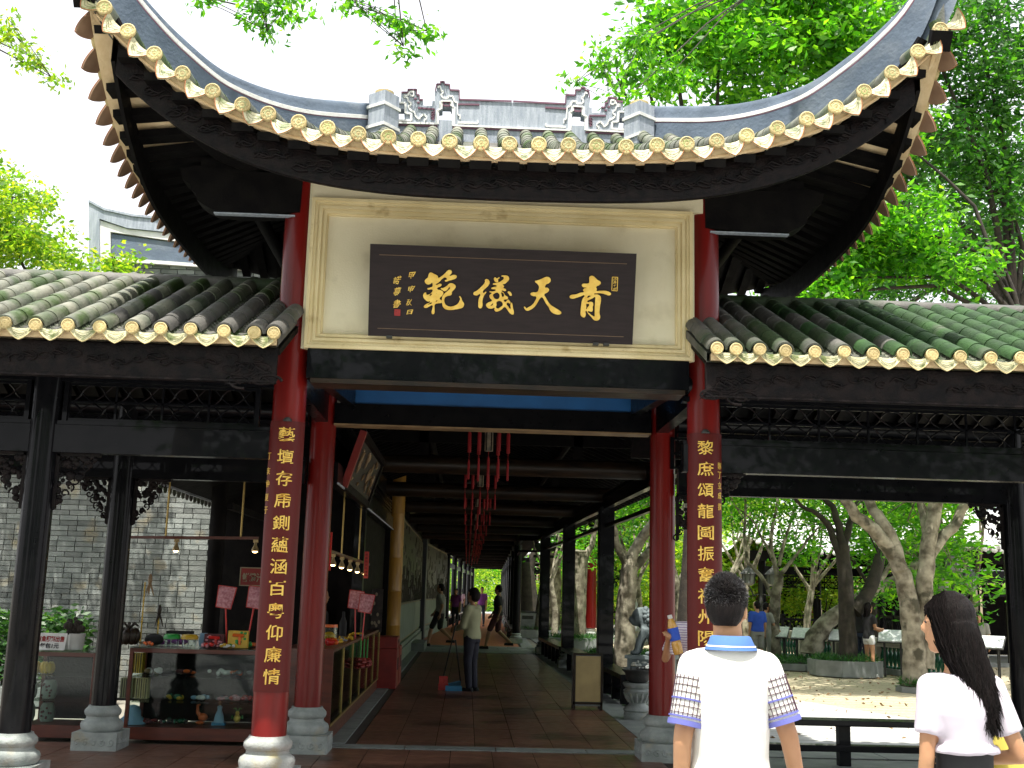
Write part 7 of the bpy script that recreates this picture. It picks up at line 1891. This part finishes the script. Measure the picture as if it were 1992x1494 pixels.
# ------------------------------------------------------------------ people
def capsule(mb, a, b, ra, rb, n=12, flat=1.0):
    a, b = Vector(a), Vector(b)
    mb.tube([a, a.lerp(b, .33), a.lerp(b, .66), b], [ra, ra+(rb-ra)*.33, ra+(rb-ra)*.66, rb], n, True, flat)
    mb.ell(a, (ra, ra, ra), 10, 8); mb.ell(b, (rb, rb, rb), 10, 8)
def loft(mb, secs, n=20):
    rows = []
    for c, rx, ry in secs:
        rows.append([(c[0]+rx*math.cos(2*PI*k/n), c[1]+ry*math.sin(2*PI*k/n), c[2]) for k in range(n)])
    vs_ = [p for r in rows for p in r]; m_ = len(rows)
    f = [(i*n+k, i*n+(k+1) % n, (i+1)*n+(k+1) % n, (i+1)*n+k) for i in range(m_-1) for k in range(n)]
    f += [tuple(reversed(range(n))), tuple(range((m_-1)*n, m_*n))]; mb.add(vs_, f)
BASEJ = dict(head=(0, 0.01, 1.56), neck=(0, -0.01, 1.42), chest=(0, 0, 1.28), waist=(0, 0, 1.05), hip=(0, 0, 0.93),
             Lsh=(-.175, 0, 1.37), Lel=(-.215, -.02, 1.09), Lwr=(-.225, .03, .85), Rsh=(.175, 0, 1.37), Rel=(.215, -.02, 1.09), Rwr=(.225, .03, .85),
             Lhp=(-.09, 0, .90), Lkn=(-.10, .02, .49), Lan=(-.10, -.02, .08), Rhp=(.09, 0, .90), Rkn=(.10, .02, .49), Ran=(.10, -.02, .08))
def hand(mb, wr, el, fine, grip=False, thumb=1):
    w, e = Vector(wr), Vector(el); d = (w-e).normalized(); up = Vector((0, 1, 0)) if abs(d.y) < .8 else Vector((0, 0, 1))
    s = d.cross(up).normalized(); f = s.cross(d).normalized()
    p = w+d*0.05; capsule(mb, w, p+d*0.03, .026, .034, 10, .6)
    for i, (o, L) in enumerate(((-.030, .065), (-.010, .078), (.011, .073), (.031, .056))):
        a = w+d*.085+f*o; b1 = a+d*L*.5+s*(.012 if not grip else .03)*thumb; c = b1+d*L*(.5 if not grip else .1)+s*(.022 if not grip else .035)*thumb
        capsule(mb, a, b1, .0095, .009, 6); capsule(mb, b1, c, .009, .0075, 6)
    a = w+d*.025-f*.028; b1 = a+d*.035-f*.022+s*.012*thumb; c = b1+d*.032+s*.010*thumb-f*.002
    capsule(mb, a, b1, .013, .0115, 6); capsule(mb, b1, c, .011, .009, 6)
def person(label, loc, heading, height=1.7, J=None, skin='skin', top='shirtwhite', bottom='navy', shoes='blackcloth', sleeve=0.5, hair='hair', hairlen=0.0, female=False,
           legs='long', fine=False, group=None, headturn=0.0, build=1.0, voxel=None, collar=None, extra=None, hs=1.0, hemz=None):
    vx = voxel or (0.0085 if fine else 0.016)
    j = dict(BASEJ); j.update(J or {}); j = {k: Vector(v) for k, v in j.items()}
    t = thing('person', label, 'person', loc, group, heading); t.scale = (height/1.72,)*3
    b = MB(); W = build
    hd_ = j['head']; nk = j['neck']
    loft(b, [((j['hip'].x, j['hip'].y, j['hip'].z-.06), .13*W, .10*W), (tuple(j['hip']), .155*W, .115*W), (tuple(j['waist']), (.118 if female else .135)*W, .095*W), (tuple(j['chest']), .155*W, .112*W),
             ((j['chest'].x, j['chest'].y, j['chest'].z+.08), .165*W, .10*W), (tuple(nk+Vector((0, 0, -.04))), .11*W, .075*W), (tuple(nk+Vector((0, 0, .0))), .06, .058)])
    capsule(b, nk-Vector((0, 0, .05)), hd_-Vector((0, 0, .03)), .056 if not female else .047, .052 if not female else .044)
    hm = MB()
    hm.ell((0, .005, .045), (.074, .092, .10), 16, 12); hm.ell((0, .035, -.02), (.056, .062, .07), 14, 10); hm.ell((0, .058, -.07), (.03, .032, .028), 10, 8)
    hm.ell((0, .10, .005), (.012, .018, .022), 8, 6); hm.tube([(0, .092, .04), (0, .108, .0)], [.008, .012], 6)
    for s in (-1, 1):
        hm.ell((s*.076, -.005, .0), (.010, .020, .032), 8, 8); hm.ell((s*.03, .082, .035), (.02, .012, .008), 8, 6)
    hm.ell((0, .092, -.038), (.022, .010, .007), 8, 6)
    Rh = Matrix.Rotation(headturn, 3, 'Z')
    b.add([Rh @ Vector(v)*hs+hd_ for v in hm.v], hm.f)
    for s in 'LR':
        sh_, el, wr = j[s+'sh'], j[s+'el'], j[s+'wr']
        capsule(b, nk-Vector((0, 0, .05)), sh_, .055*W, .055*W); capsule(b, sh_, el, .052*W, .040*W); capsule(b, el, wr, .040*W, .026)
        hand(b, wr, el, fine, s == extra, 1 if s == 'L' else -1)
        hp, kn, an = j[s+'hp'], j[s+'kn'], j[s+'an']
        capsule(b, hp, kn, .085*W, .055*W); capsule(b, kn, kn.lerp(an, .35), .055*W, .056*W); capsule(b, kn.lerp(an, .35), an, .056*W, .034); capsule(b, an-Vector((0, .03, .03)), an+Vector((0, .13, -.045)), .036, .028)
    remesh('body', b, M[skin], t, vx, 3)
    # eyes
    e = MB()
    for s in (-1, 1): e.add([Rh @ Vector(v)*hs+hd_ for v in MB().ell((s*.030, .089, .030), (.011, .006, .006), 8, 6).v], MB().ell((0, 0, 0), (1, 1, 1), 8, 6).f)
    obj('eyes', e, M['signblack'], t, True)
    # top
    g = .012
    c = MB(); low = -0.03 if not female else -.07
    lows = [((j['hip'].x, j['hip'].y, j['hip'].z+low), .168*W+g, .122*W+g), (tuple(j['hip']+Vector((0, 0, .03))), .163*W+g, .12*W+g)]
    if hemz: lows = [((j['waist'].x, j['waist'].y, hemz), .178*W+g, .130*W+g), ((j['waist'].x, j['waist'].y, hemz+.035), .160*W+g, .122*W+g)]; j['waist'] = j['waist']+Vector((0, 0, .10))
    loft(c, lows+[ (tuple(j['waist']), (.122 if female else .150)*W+g, .105*W+g), (tuple(j['chest']), .162*W+g, .116*W+g),
             ((j['chest'].x, j['chest'].y, j['chest'].z+.08), .172*W+g, .104*W+g), (tuple(nk+Vector((0, 0, -.045))), .115*W+g, .080*W+g), (tuple(nk+Vector((0, 0, -.015))), .064+g, .062+g)])
    sl_ = MB()
    for s in 'LR':
        sl_ = MB(); sh_, el, wr = j[s+'sh'], j[s+'el'], j[s+'wr']
        capsule(c, nk-Vector((0, 0, .055)), sh_, .062*W+g*.5, .064*W+g*.6)
        tgt = c if (top != 'checked') else sl_
        end = sh_.lerp(el, min(1, sleeve*1.6)) if sleeve <= .62 else el
        r1 = .060*W+g*.7
        for q in range(5):
            tgt.tube([sh_, end], [r1, r1*(.98 if sleeve < .62 else .85)], 16) if q == 0 else None
        tgt.ell(sh_, (r1,)*3, 12, 10)
        if top == 'checked': remesh('white_sleeve', sl_, M['shirtwhite'], t, vx, 1)
        if sleeve > .62: capsule(c, sh_, el, .064*W+g*.5, .050*W+g*.5); capsule(c, el, el.lerp(wr, (sleeve-.5)*2), .050*W+g*.5, .038*W+g*.5)
    wr_ = np.random.default_rng(5)
    so_ = remesh('shirt', c, M['shirtwhite' if top == 'checked' else top], t, vx*1.05, 5)
    if fine:                                   # cloth folds: long soft creases that fan from shoulders and waist
        for v in so_.data.vertices:
            p_ = v.co; w_ = mnoise.noise(Vector((p_.x*13+p_.z*2.2, p_.y*9, p_.z*3.1)))+.6*mnoise.noise(Vector((p_.x*30+p_.z*9, p_.y*16, p_.z*7)))
            lowr = min(1, max(.25, (1.42-p_.z)*2.2))
            v.co = p_+v.normal*(w_*.0085*lowr)
        so_.data.update()
    if top == 'checked':
        gr = MB()
        for s in 'LR':
            sh_, el = j[s+'sh'], j[s+'el']; end = sh_.lerp(el, min(1, sleeve*1.6)); d = (end-sh_).normalized(); r1 = .060*W+g*.7+.0006
            u = d.cross(Vector((0, 1, 0))).normalized(); v_ = d.cross(u)
            Ls = (end-sh_).length; ring0 = .22
            for q in range(7):
                c_ = sh_+d*Ls*(ring0+(0.92-ring0)*q/6)
                gr.tube([c_+(u*math.cos(2*PI*k/28)+v_*math.sin(2*PI*k/28))*r1 for k in range(29)], .0013, 4, False)
            for k in range(22):
                a_ = 2*PI*k/22; o_ = (u*math.cos(a_)+v_*math.sin(a_))*r1
                gr.tube([sh_+d*Ls*(ring0-.05)+o_, end-d*.025+o_], .0013, 4, False)
        obj('check_print', gr, M['checkline'], t)
        hem = MB()
        for s in 'LR':
            hem = MB(); sh_, el = j[s+'sh'], j[s+'el']; end = sh_.lerp(el, min(1, sleeve*1.6)); d = (el-sh_).normalized(); r1 = .060*W+g*.7+.004
            for o, w_, mm in ((0.0, .018, 0), (-.026, .006, 0)):
                hem.tube([end+d*(o-w_), end+d*o], [r1, r1], 20)
            if True: hem.tube([sh_.lerp(end, .55), sh_.lerp(end, .55)+d*.006], [r1-.001, r1-.001], 20)
            obj('blue_hem_band', hem, M['violetblue'], t, True)
    if collar:
        co = MB(); rows = []
        for z_, r in ((-.032, .100), (-.012, .088), (.014, .076), (.018, .068), (-.010, .06)):
            rows.append([(nk.x+r*math.cos(2*PI*k/24), nk.y+r*.98*math.sin(2*PI*k/24), nk.z+z_+(.008 if math.sin(2*PI*k/24) < 0 else -.012)) for k in range(25)])
        co.strip(rows); obj('collar', co, M[collar], t, True)
        cb_ = MB(); rows = []
        for z_, r in ((-.021, .0950), (-.016, .0925)):
            rows.append([(nk.x+r*math.cos(2*PI*k/24), nk.y+r*.98*math.sin(2*PI*k/24), nk.z+z_+(.008 if math.sin(2*PI*k/24) < 0 else -.012)) for k in range(25)])
        cb_.strip(rows); obj('collar_stripe', cb_, M['white'], t, True)
    # bottoms
    p = MB(); hh = j['hip']
    loft(p, [((hh.x, hh.y, hh.z-.12), .165*W, .12*W), ((hh.x, hh.y, hh.z), .163*W, .122*W), ((hh.x, hh.y, hh.z+.08), .145*W, .112*W)] + ([((hh.x, hh.y, hemz+.03), .150*W, .118*W)] if hemz else []))
    for s in 'LR':
        hp, kn, an = j[s+'hp'], j[s+'kn'], j[s+'an']
        if legs == 'long': capsule(p, hp, kn, .098*W, .070*W); capsule(p, kn, an, .070*W, .054*W)
        elif legs == 'knee': capsule(p, hp, hp.lerp(kn, .95), .102*W, .080*W)
        else: capsule(p, hp, hp.lerp(kn, .30), .100*W, .092*W)
    remesh('trousers' if legs == 'long' else 'shorts', p, M[bottom], t, vx*1.3, 3)
    sh2 = MB()
    for s in 'LR':
        an = j[s+'an']; capsule(sh2, an-Vector((0, .04, .045)), an+Vector((0, .14, -.05)), .042, .034, 10)
        sh2.box(tuple(an+Vector((0, .045, -.075))), (.075, .25, .02))
    obj('shoes', sh2, M[shoes], t, True)
    # hair
    h = MB(); 
    hh2 = MB(); hh2.ell((0, -.008, .058), (.083, .098, .102), 18, 14); hh2.ell((0, -.038, .02), (.078, .072, .088), 14, 10)
    if female and hairlen == 0: hh2.ell((0, -.05, .03), (.095, .085, .11), 14, 10); hh2.ell((0, -.02, .09), (.09, .09, .08), 12, 8)
    # keep the face and ears clear: drop vertices in front of the ears below the fringe
    keep = []
    vs_ = [Vector(v) for v in hh2.v]
    fs_ = [f for f in hh2.f if not (sum(vs_[i].y for i in f)/len(f) > .030 and sum(vs_[i].z for i in f)/len(f) < .095) and not (sum(vs_[i].z for i in f)/len(f) < -.055 and hairlen == 0 and not female)]
    h.add([Rh @ v*hs+hd_ for v in vs_], fs_)
    obj('hair', h, M['hair' if hair == 'hairgrey' else hair], t, True)
    rg3 = random.Random(3)
    if fine or hairlen:
        st_ = MB(); N_ = 13000 if (fine and not hairlen) else (1600 if fine else 120)
        if not hairlen:
            for i in range(N_):
                u = rg3.uniform(-1, 1); a = rg3.uniform(0, 2*PI); z_ = rg3.uniform(-.72, 1); rr = math.sqrt(max(0, 1-z_*z_)); x_, y_ = rr*math.cos(a), rr*math.sin(a)
                if y_ > .25 and z_ < .45: continue
                o = Vector((x_*.080, -.010+y_*.095, .055+z_*.098)); n_ = Vector((x_, y_, z_)).normalized()
                d_ = (n_*.75+Vector((rg3.uniform(-.5, .5), rg3.uniform(-.5, .5), .15-.75*(1-z_)*.6))).normalized(); L = rg3.uniform(.008, .020)*(1.0 if z_ > 0.1 else .7)
                sd_ = d_.cross(Vector((rg3.uniform(-1, 1), rg3.uniform(-1, 1), rg3.uniform(-1, 1)))).normalized()*.0011
                P = [Rh @ q*hs+hd_ for q in (o-sd_, o+sd_, o+d_*L)]; st_.add(P, [(0, 1, 2)])
        else:
            hv = MB(); B = Vector((hd_.x, hd_.y, 0)); bk_ = Rh @ Vector((0, -1, 0))
            bk_ = (bk_+Vector((0, -1, 0))*.8).normalized()
            hv.ell(Rh @ Vector((0, -.014, .054))*hs+hd_, tuple(hs*q for q in (.081, .092, .100)), 18, 14); hv.ell(Rh @ Vector((0, -.030, -.0))*hs+hd_, tuple(hs*q for q in (.078, .074, .105)), 14, 10)
            D_ = hairlen-.06; secs = [(.03, .026, .078, .076), (-.05, .036, .075, .068), (-.05-D_*.22, .056, .070, .052), (-.05-D_*.42, .078, .062, .036), (-.05-D_*.62, .092, .050, .024), (-.05-D_*.82, .100, .034, .015), (-.05-D_, .105, .010, .010)]
            sd2 = Vector((-bk_.y, bk_.x, 0))
            drift = Vector((.05, 0, 0)) if fine else Vector((0, 0, 0))
            SC = []
            for n_, (dz, off, w_, d_) in enumerate(secs):
                c_ = hd_+bk_*off*.9+Vector((0, 0, dz))+drift*(n_/6)**1.3
                SC.append((c_, w_, d_))
            loft(hv, [(tuple(c_), w_, d_) for c_, w_, d_ in SC], 20)
            remesh('hair_mass', hv, M[hair], t, .008 if fine else .014, 3)
            for i in range(N_):
                a = rg3.uniform(0, 2*PI); x_, y_ = math.cos(a), math.sin(a); st0 = 0; en = rg3.choice((5, 6, 7))
                jj = rg3.uniform(-.012, .02)
                pts = [c_+Vector((x_*(w_+.003+jj*.3), y_*(d_+.003), rg3.uniform(-.01, .01))) for c_, w_, d_ in SC[st0:en]]
                if st0 == 0: pts = [hd_+Vector((x_*.01, y_*.01-.01, .158*hs)), hd_+Vector((x_*.05, y_*.05-.01, .135*hs)), hd_+Vector((x_*.080, y_*.081, rg3.uniform(.05, .095)*hs))]+pts[1:]
                pts[-1] = pts[-1]+Vector((rg3.uniform(-.03, .03), rg3.uniform(-.01, .01), rg3.uniform(-.06, .0)))
                wv = rg3.uniform(-.012, .012); pts = [q+Vector((wv*math.sin(n_*1.3+i), 0, 0)) for n_, q in enumerate(pts)]
                if not fine and i > 60: break
                st_.tube(pts, [.0022 if fine else .008]*(len(pts)-1)+[.0006], 3, False)
        tag(obj('hair_strands', st_, M[hair], t, not (not hairlen)), kind='stuff')
    return t

H = lambda px, Y: at(px, 1200, Y).x
# the man in white, close to the camera, seen from behind with his head turned slightly right
man = person('man in a white polo shirt with checked sleeves and blue collar seen from behind', (H(1418, 4.0)+.0, 4.0, 0), R(0), 1.655,
       dict(Lel=(-.176, -.03, 1.11), Lwr=(-.172, .02, .87), Rel=(.205, -.03, 1.13), Rwr=(.268, .06, .91), Lsh=(-.128, 0, 1.362), Rsh=(.132, 0, 1.362), head=(-.005, .015, 1.558), neck=(0, -.005, 1.452)),
       'skin', 'checked', 'navy', 'blackcloth', 0.50, 'hairgrey', 0, False, 'long', True, None, R(-22), .85, None, 'collarblue', None, .90)
wom = person('woman with long black hair in a pale short sleeved blouse looking to the left', (H(1864, 4.0), 4.0, 0), R(3), 1.585,
       dict(Lsh=(-.120, 0, 1.37), Rsh=(.120, 0, 1.37), Lel=(-.150, -.01, 1.12), Lwr=(-.165, .03, .88), Rel=(.200, -.04, 1.13), Rwr=(.11, .12, 1.10), head=(-.03, .012, 1.585), neck=(0, -.005, 1.44)),
       'skin', 'blouse', 'blackcloth', 'blackcloth', 0.42, 'hair', 0.34, True, 'long', True, None, R(58), 0.72, None, None, None, .92, 1.135)
yb = thing('yellow_bag', 'pale yellow cloth bag held against the woman\'s right side', 'bag', (H(1953, 4.12), 4.12, 0.92))
b = MB(); loft(b, [((0, 0, 0), .07, .035), ((0, 0, .05), .075, .04), ((-.01, 0, .14), .055, .03), ((-.02, 0, .20), .03, .02)]); obj('bag_body', b, M['yellow'], yb, True)
b = MB(); b.tube([(-.04, 0, .19), (-.03, 0, .25), (.0, 0, .19)], .006, 6); obj('strap', b, M['yellow'], yb, True)

# person hidden behind the right column, holding a bottle out to the left
BY = 9.95
bx = at(1356, 1200, BY).x
pb = person('person in lilac stripes half hidden behind the right red column, holding up a bottle', (bx, BY, 0), R(180), 1.62,
       dict(Rel=(.29, -.02, 1.08), Rwr=(.30, .16, 1.24), Rsh=(.18, 0, 1.36)), 'skin', 'stripe', 'navy', 'blackcloth', 0.5, 'hair', 0, False, 'long', False, None, 0, 0.95, None, None, 'R')
q = at(1316, 1232, BY-.19)
bo_ = thing('tea_bottle', 'plastic bottle of orange tea with a blue label held beside the right column', 'bottle', tuple(q-Vector((-.02, 0, .17))))
bo_.rotation_euler = (0, R(-14), 0)
obj('bottle_body', lth((0, 0, 0), [(0.038, 0), (0.044, 0.02), (0.044, 0.09), (0.036, .11), (0.044, .13), (0.045, .22), (0.030, .275), (0.018, .30)], 16), M['bottle'], bo_, True)
obj('label_wrap', lth((0, 0, 0), [(0.0465, .115), (0.0475, .125), (0.0475, .215), (0.046, .222)], 16), M['bluecloth'], bo_, True)
obj('cap', lth((0, 0, 0), [(0.021, .30), (0.021, .33)], 12), M['plasticwhite'], bo_, True)

# sweeper in the corridor
sw = person('sweeper in a pale olive jacket standing in the corridor and looking left', (ground(915, 1345).x, ground(915, 1345).y, 0), R(62), 1.60,
       dict(Lel=(-.17, .10, 1.08), Lwr=(-.10, .28, 1.02), Rel=(.17, .10, 1.10), Rwr=(.08, .28, 1.06)), 'skindark', 'olive', 'navy', 'blackcloth', 0.92, 'hair', 0, True, 'long', False, None, 0, 1.08)
def stick(name, label, cat, a, b, r, m, head):
    t = thing(name, label, cat, tuple(b)); s = MB(); s.tube([a, b], r, 6); kid('handle', s, M['iron'], t, True)
    for nme, mb, mm in head: kid(nme, mb, M[mm], t)
    return t
g1 = ground(862, 1343); g2 = ground(880, 1345)
a1 = at(889, 1205, 18.1); a2 = at(886, 1245, 18.2)
stick('broom', 'broom with a red head standing on the corridor floor left of the sweeper', 'broom', a1, (g1.x, g1.y, 0.22), .012, 'iron',
      [('head', MB().box((g1.x, g1.y, .16), (.14, .08, .12)), 'plasticred'), ('bristles', MB().box((g1.x, g1.y, .05), (.16, .09, .10)), 'plasticred')])
dp = MB(); dp.add([(g2.x-.13, g2.y, .01), (g2.x+.13, g2.y, .01), (g2.x+.13, g2.y+.2, .01), (g2.x-.10, g2.y+.2, .01), (g2.x+.13, g2.y, .14), (g2.x+.13, g2.y+.2, .16), (g2.x-.10, g2.y+.2, .10)], [(0, 1, 2, 3), (1, 2, 5, 4), (3, 2, 5, 6)])
dp.box((g2.x+.02, g2.y-.005, .045), (.26, .01, .085))
stick('dustpan', 'blue long handled dustpan at the feet of the sweeper', 'dustpan', a2, (g2.x+.12, g2.y+.1, 0.15), .012, 'iron', [('pan', dp, 'plasticblue')])

walkR = dict(Lkn=(-.10, .20, .52), Lan=(-.10, .30, .10), Rkn=(.10, .02, .50), Ran=(.10, -.34, .20), Lel=(-.21, -.12, 1.10), Lwr=(-.21, -.05, .88), Rel=(.21, .10, 1.10), Rwr=(.20, .22, .93), Lhp=(-.09, 0.02, .90))
gp = ground(966, 1262); person('walking man in a black t-shirt and dark shorts stepping left across the corridor', (gp.x, 31.5, 0), R(75), 1.74, walkR, 'skindark', 'blackcloth', 'maroon', 'blackcloth', .5, 'hair', 0, False, 'knee', False)
gp = ground(853, 1257); person('walking man in a grey t-shirt and black shorts beside the left wall', (gp.x+.02, 32.3, 0), R(75), 1.74, walkR, 'skindark', 'greycloth', 'blackcloth', 'blackcloth', .5, 'hair', 0, False, 'knee', False)
person('person in a pale pink shirt leaning by the far left bench', (at(897, 1150, 64).x, 64, 0), R(20), 1.66, {}, 'skin', 'pink', 'navy', 'navy', .5, 'hair', 0, True, 'long', False, voxel=.03)
person('distant person in a maroon and purple top walking in the corridor', (at(938, 1150, 52).x, 52, 0), R(170), 1.75, {}, 'skin', 'purplecloth', 'denim', 'navy', .5, 'hair', 0, False, 'long', False, voxel=.03)
person('distant person in purple near the wall openings', (at(878, 1150, 48).x+.2, 48, 0), R(160), 1.65, {}, 'skin', 'purplecloth', 'navy', 'navy', .5, 'hair', 0, False, 'long', False, voxel=.03)
# courtyard people
person('boy in a bright blue t-shirt with his back turned in the courtyard', (at(1473, 1200, 27.0).x-.0, 27.0, 0), R(10), 1.50, {}, 'skin', 'bluecloth', 'greycloth', 'navy', .5, 'hair', 0, False, 'knee', False, None, R(20), 1.1)
person('man in a pale t-shirt walking beside the boy in blue', (at(1490, 1200, 27.6).x, 27.6, 0), R(-60), 1.47, dict(Rel=(.2, .1, 1.1), Rwr=(.22, .3, .95)), 'skin', 'greycloth', 'greycloth', 'navy', .5, 'hair', 0, False, 'long', False)
cx_ = ground(1690, 1318)
person('man in a black t-shirt bending his head over the reading board', (at(1675, 1200, 24.9).x, 24.9, 0), R(-55), 1.66, dict(Lel=(-.2, .12, 1.12), Lwr=(-.05, .30, 1.15), Rel=(.2, .12, 1.12), Rwr=(.06, .30, 1.15), head=(0, .08, 1.54)), 'skin', 'blackcloth', 'denim', 'navy', .5, 'hair', 0, False, 'long', False)
person('young woman with long hair in a black top and white shorts', (at(1689, 1200, 24.0).x, 24.0, 0.02), R(-70), 1.52, dict(Lel=(-.17, .06, 1.12), Lwr=(-.08, .28, 1.08), Rel=(.17, .06, 1.12), Rwr=(.1, .28, 1.10)), 'skin', 'blackcloth', 'white', 'white', .38, 'hair', .36, True, 'short', False, None, 0, .9)
person('woman sitting behind the railing at the right edge, seen past the blouse shoulder', (at(1904, 1200, 27.5).x, 27.5, -.22), R(150), 1.6, {}, 'skin', 'greycloth', 'navy', 'navy', .5, 'hair', .3, True, 'long', False)
person('person in light blue sitting between the corridor posts', (at(1022, 1200, 52).x, 52, -.15), R(100), 1.6, {}, 'skin', 'hatblue', 'navy', 'navy', .5, 'hair', 0, False, 'long', False, voxel=.03)
person('person in teal standing far behind the second post', (at(1103, 1200, 50).x, 50, 0), R(120), 1.6, {}, 'skin', 'plasticblue', 'navy', 'navy', .5, 'hair', 0, False, 'long', False, voxel=.03)
person('shop assistant in dark clothes leaning over the far end of the side counter', (-1.95, 15.6, 0), R(-80), 1.55, dict(Lel=(-.2, .15, 1.1), Lwr=(-.1, .38, 1.02)), 'skindark', 'blackcloth', 'navy', 'navy', .5, 'hair', 0, True, 'long', False)
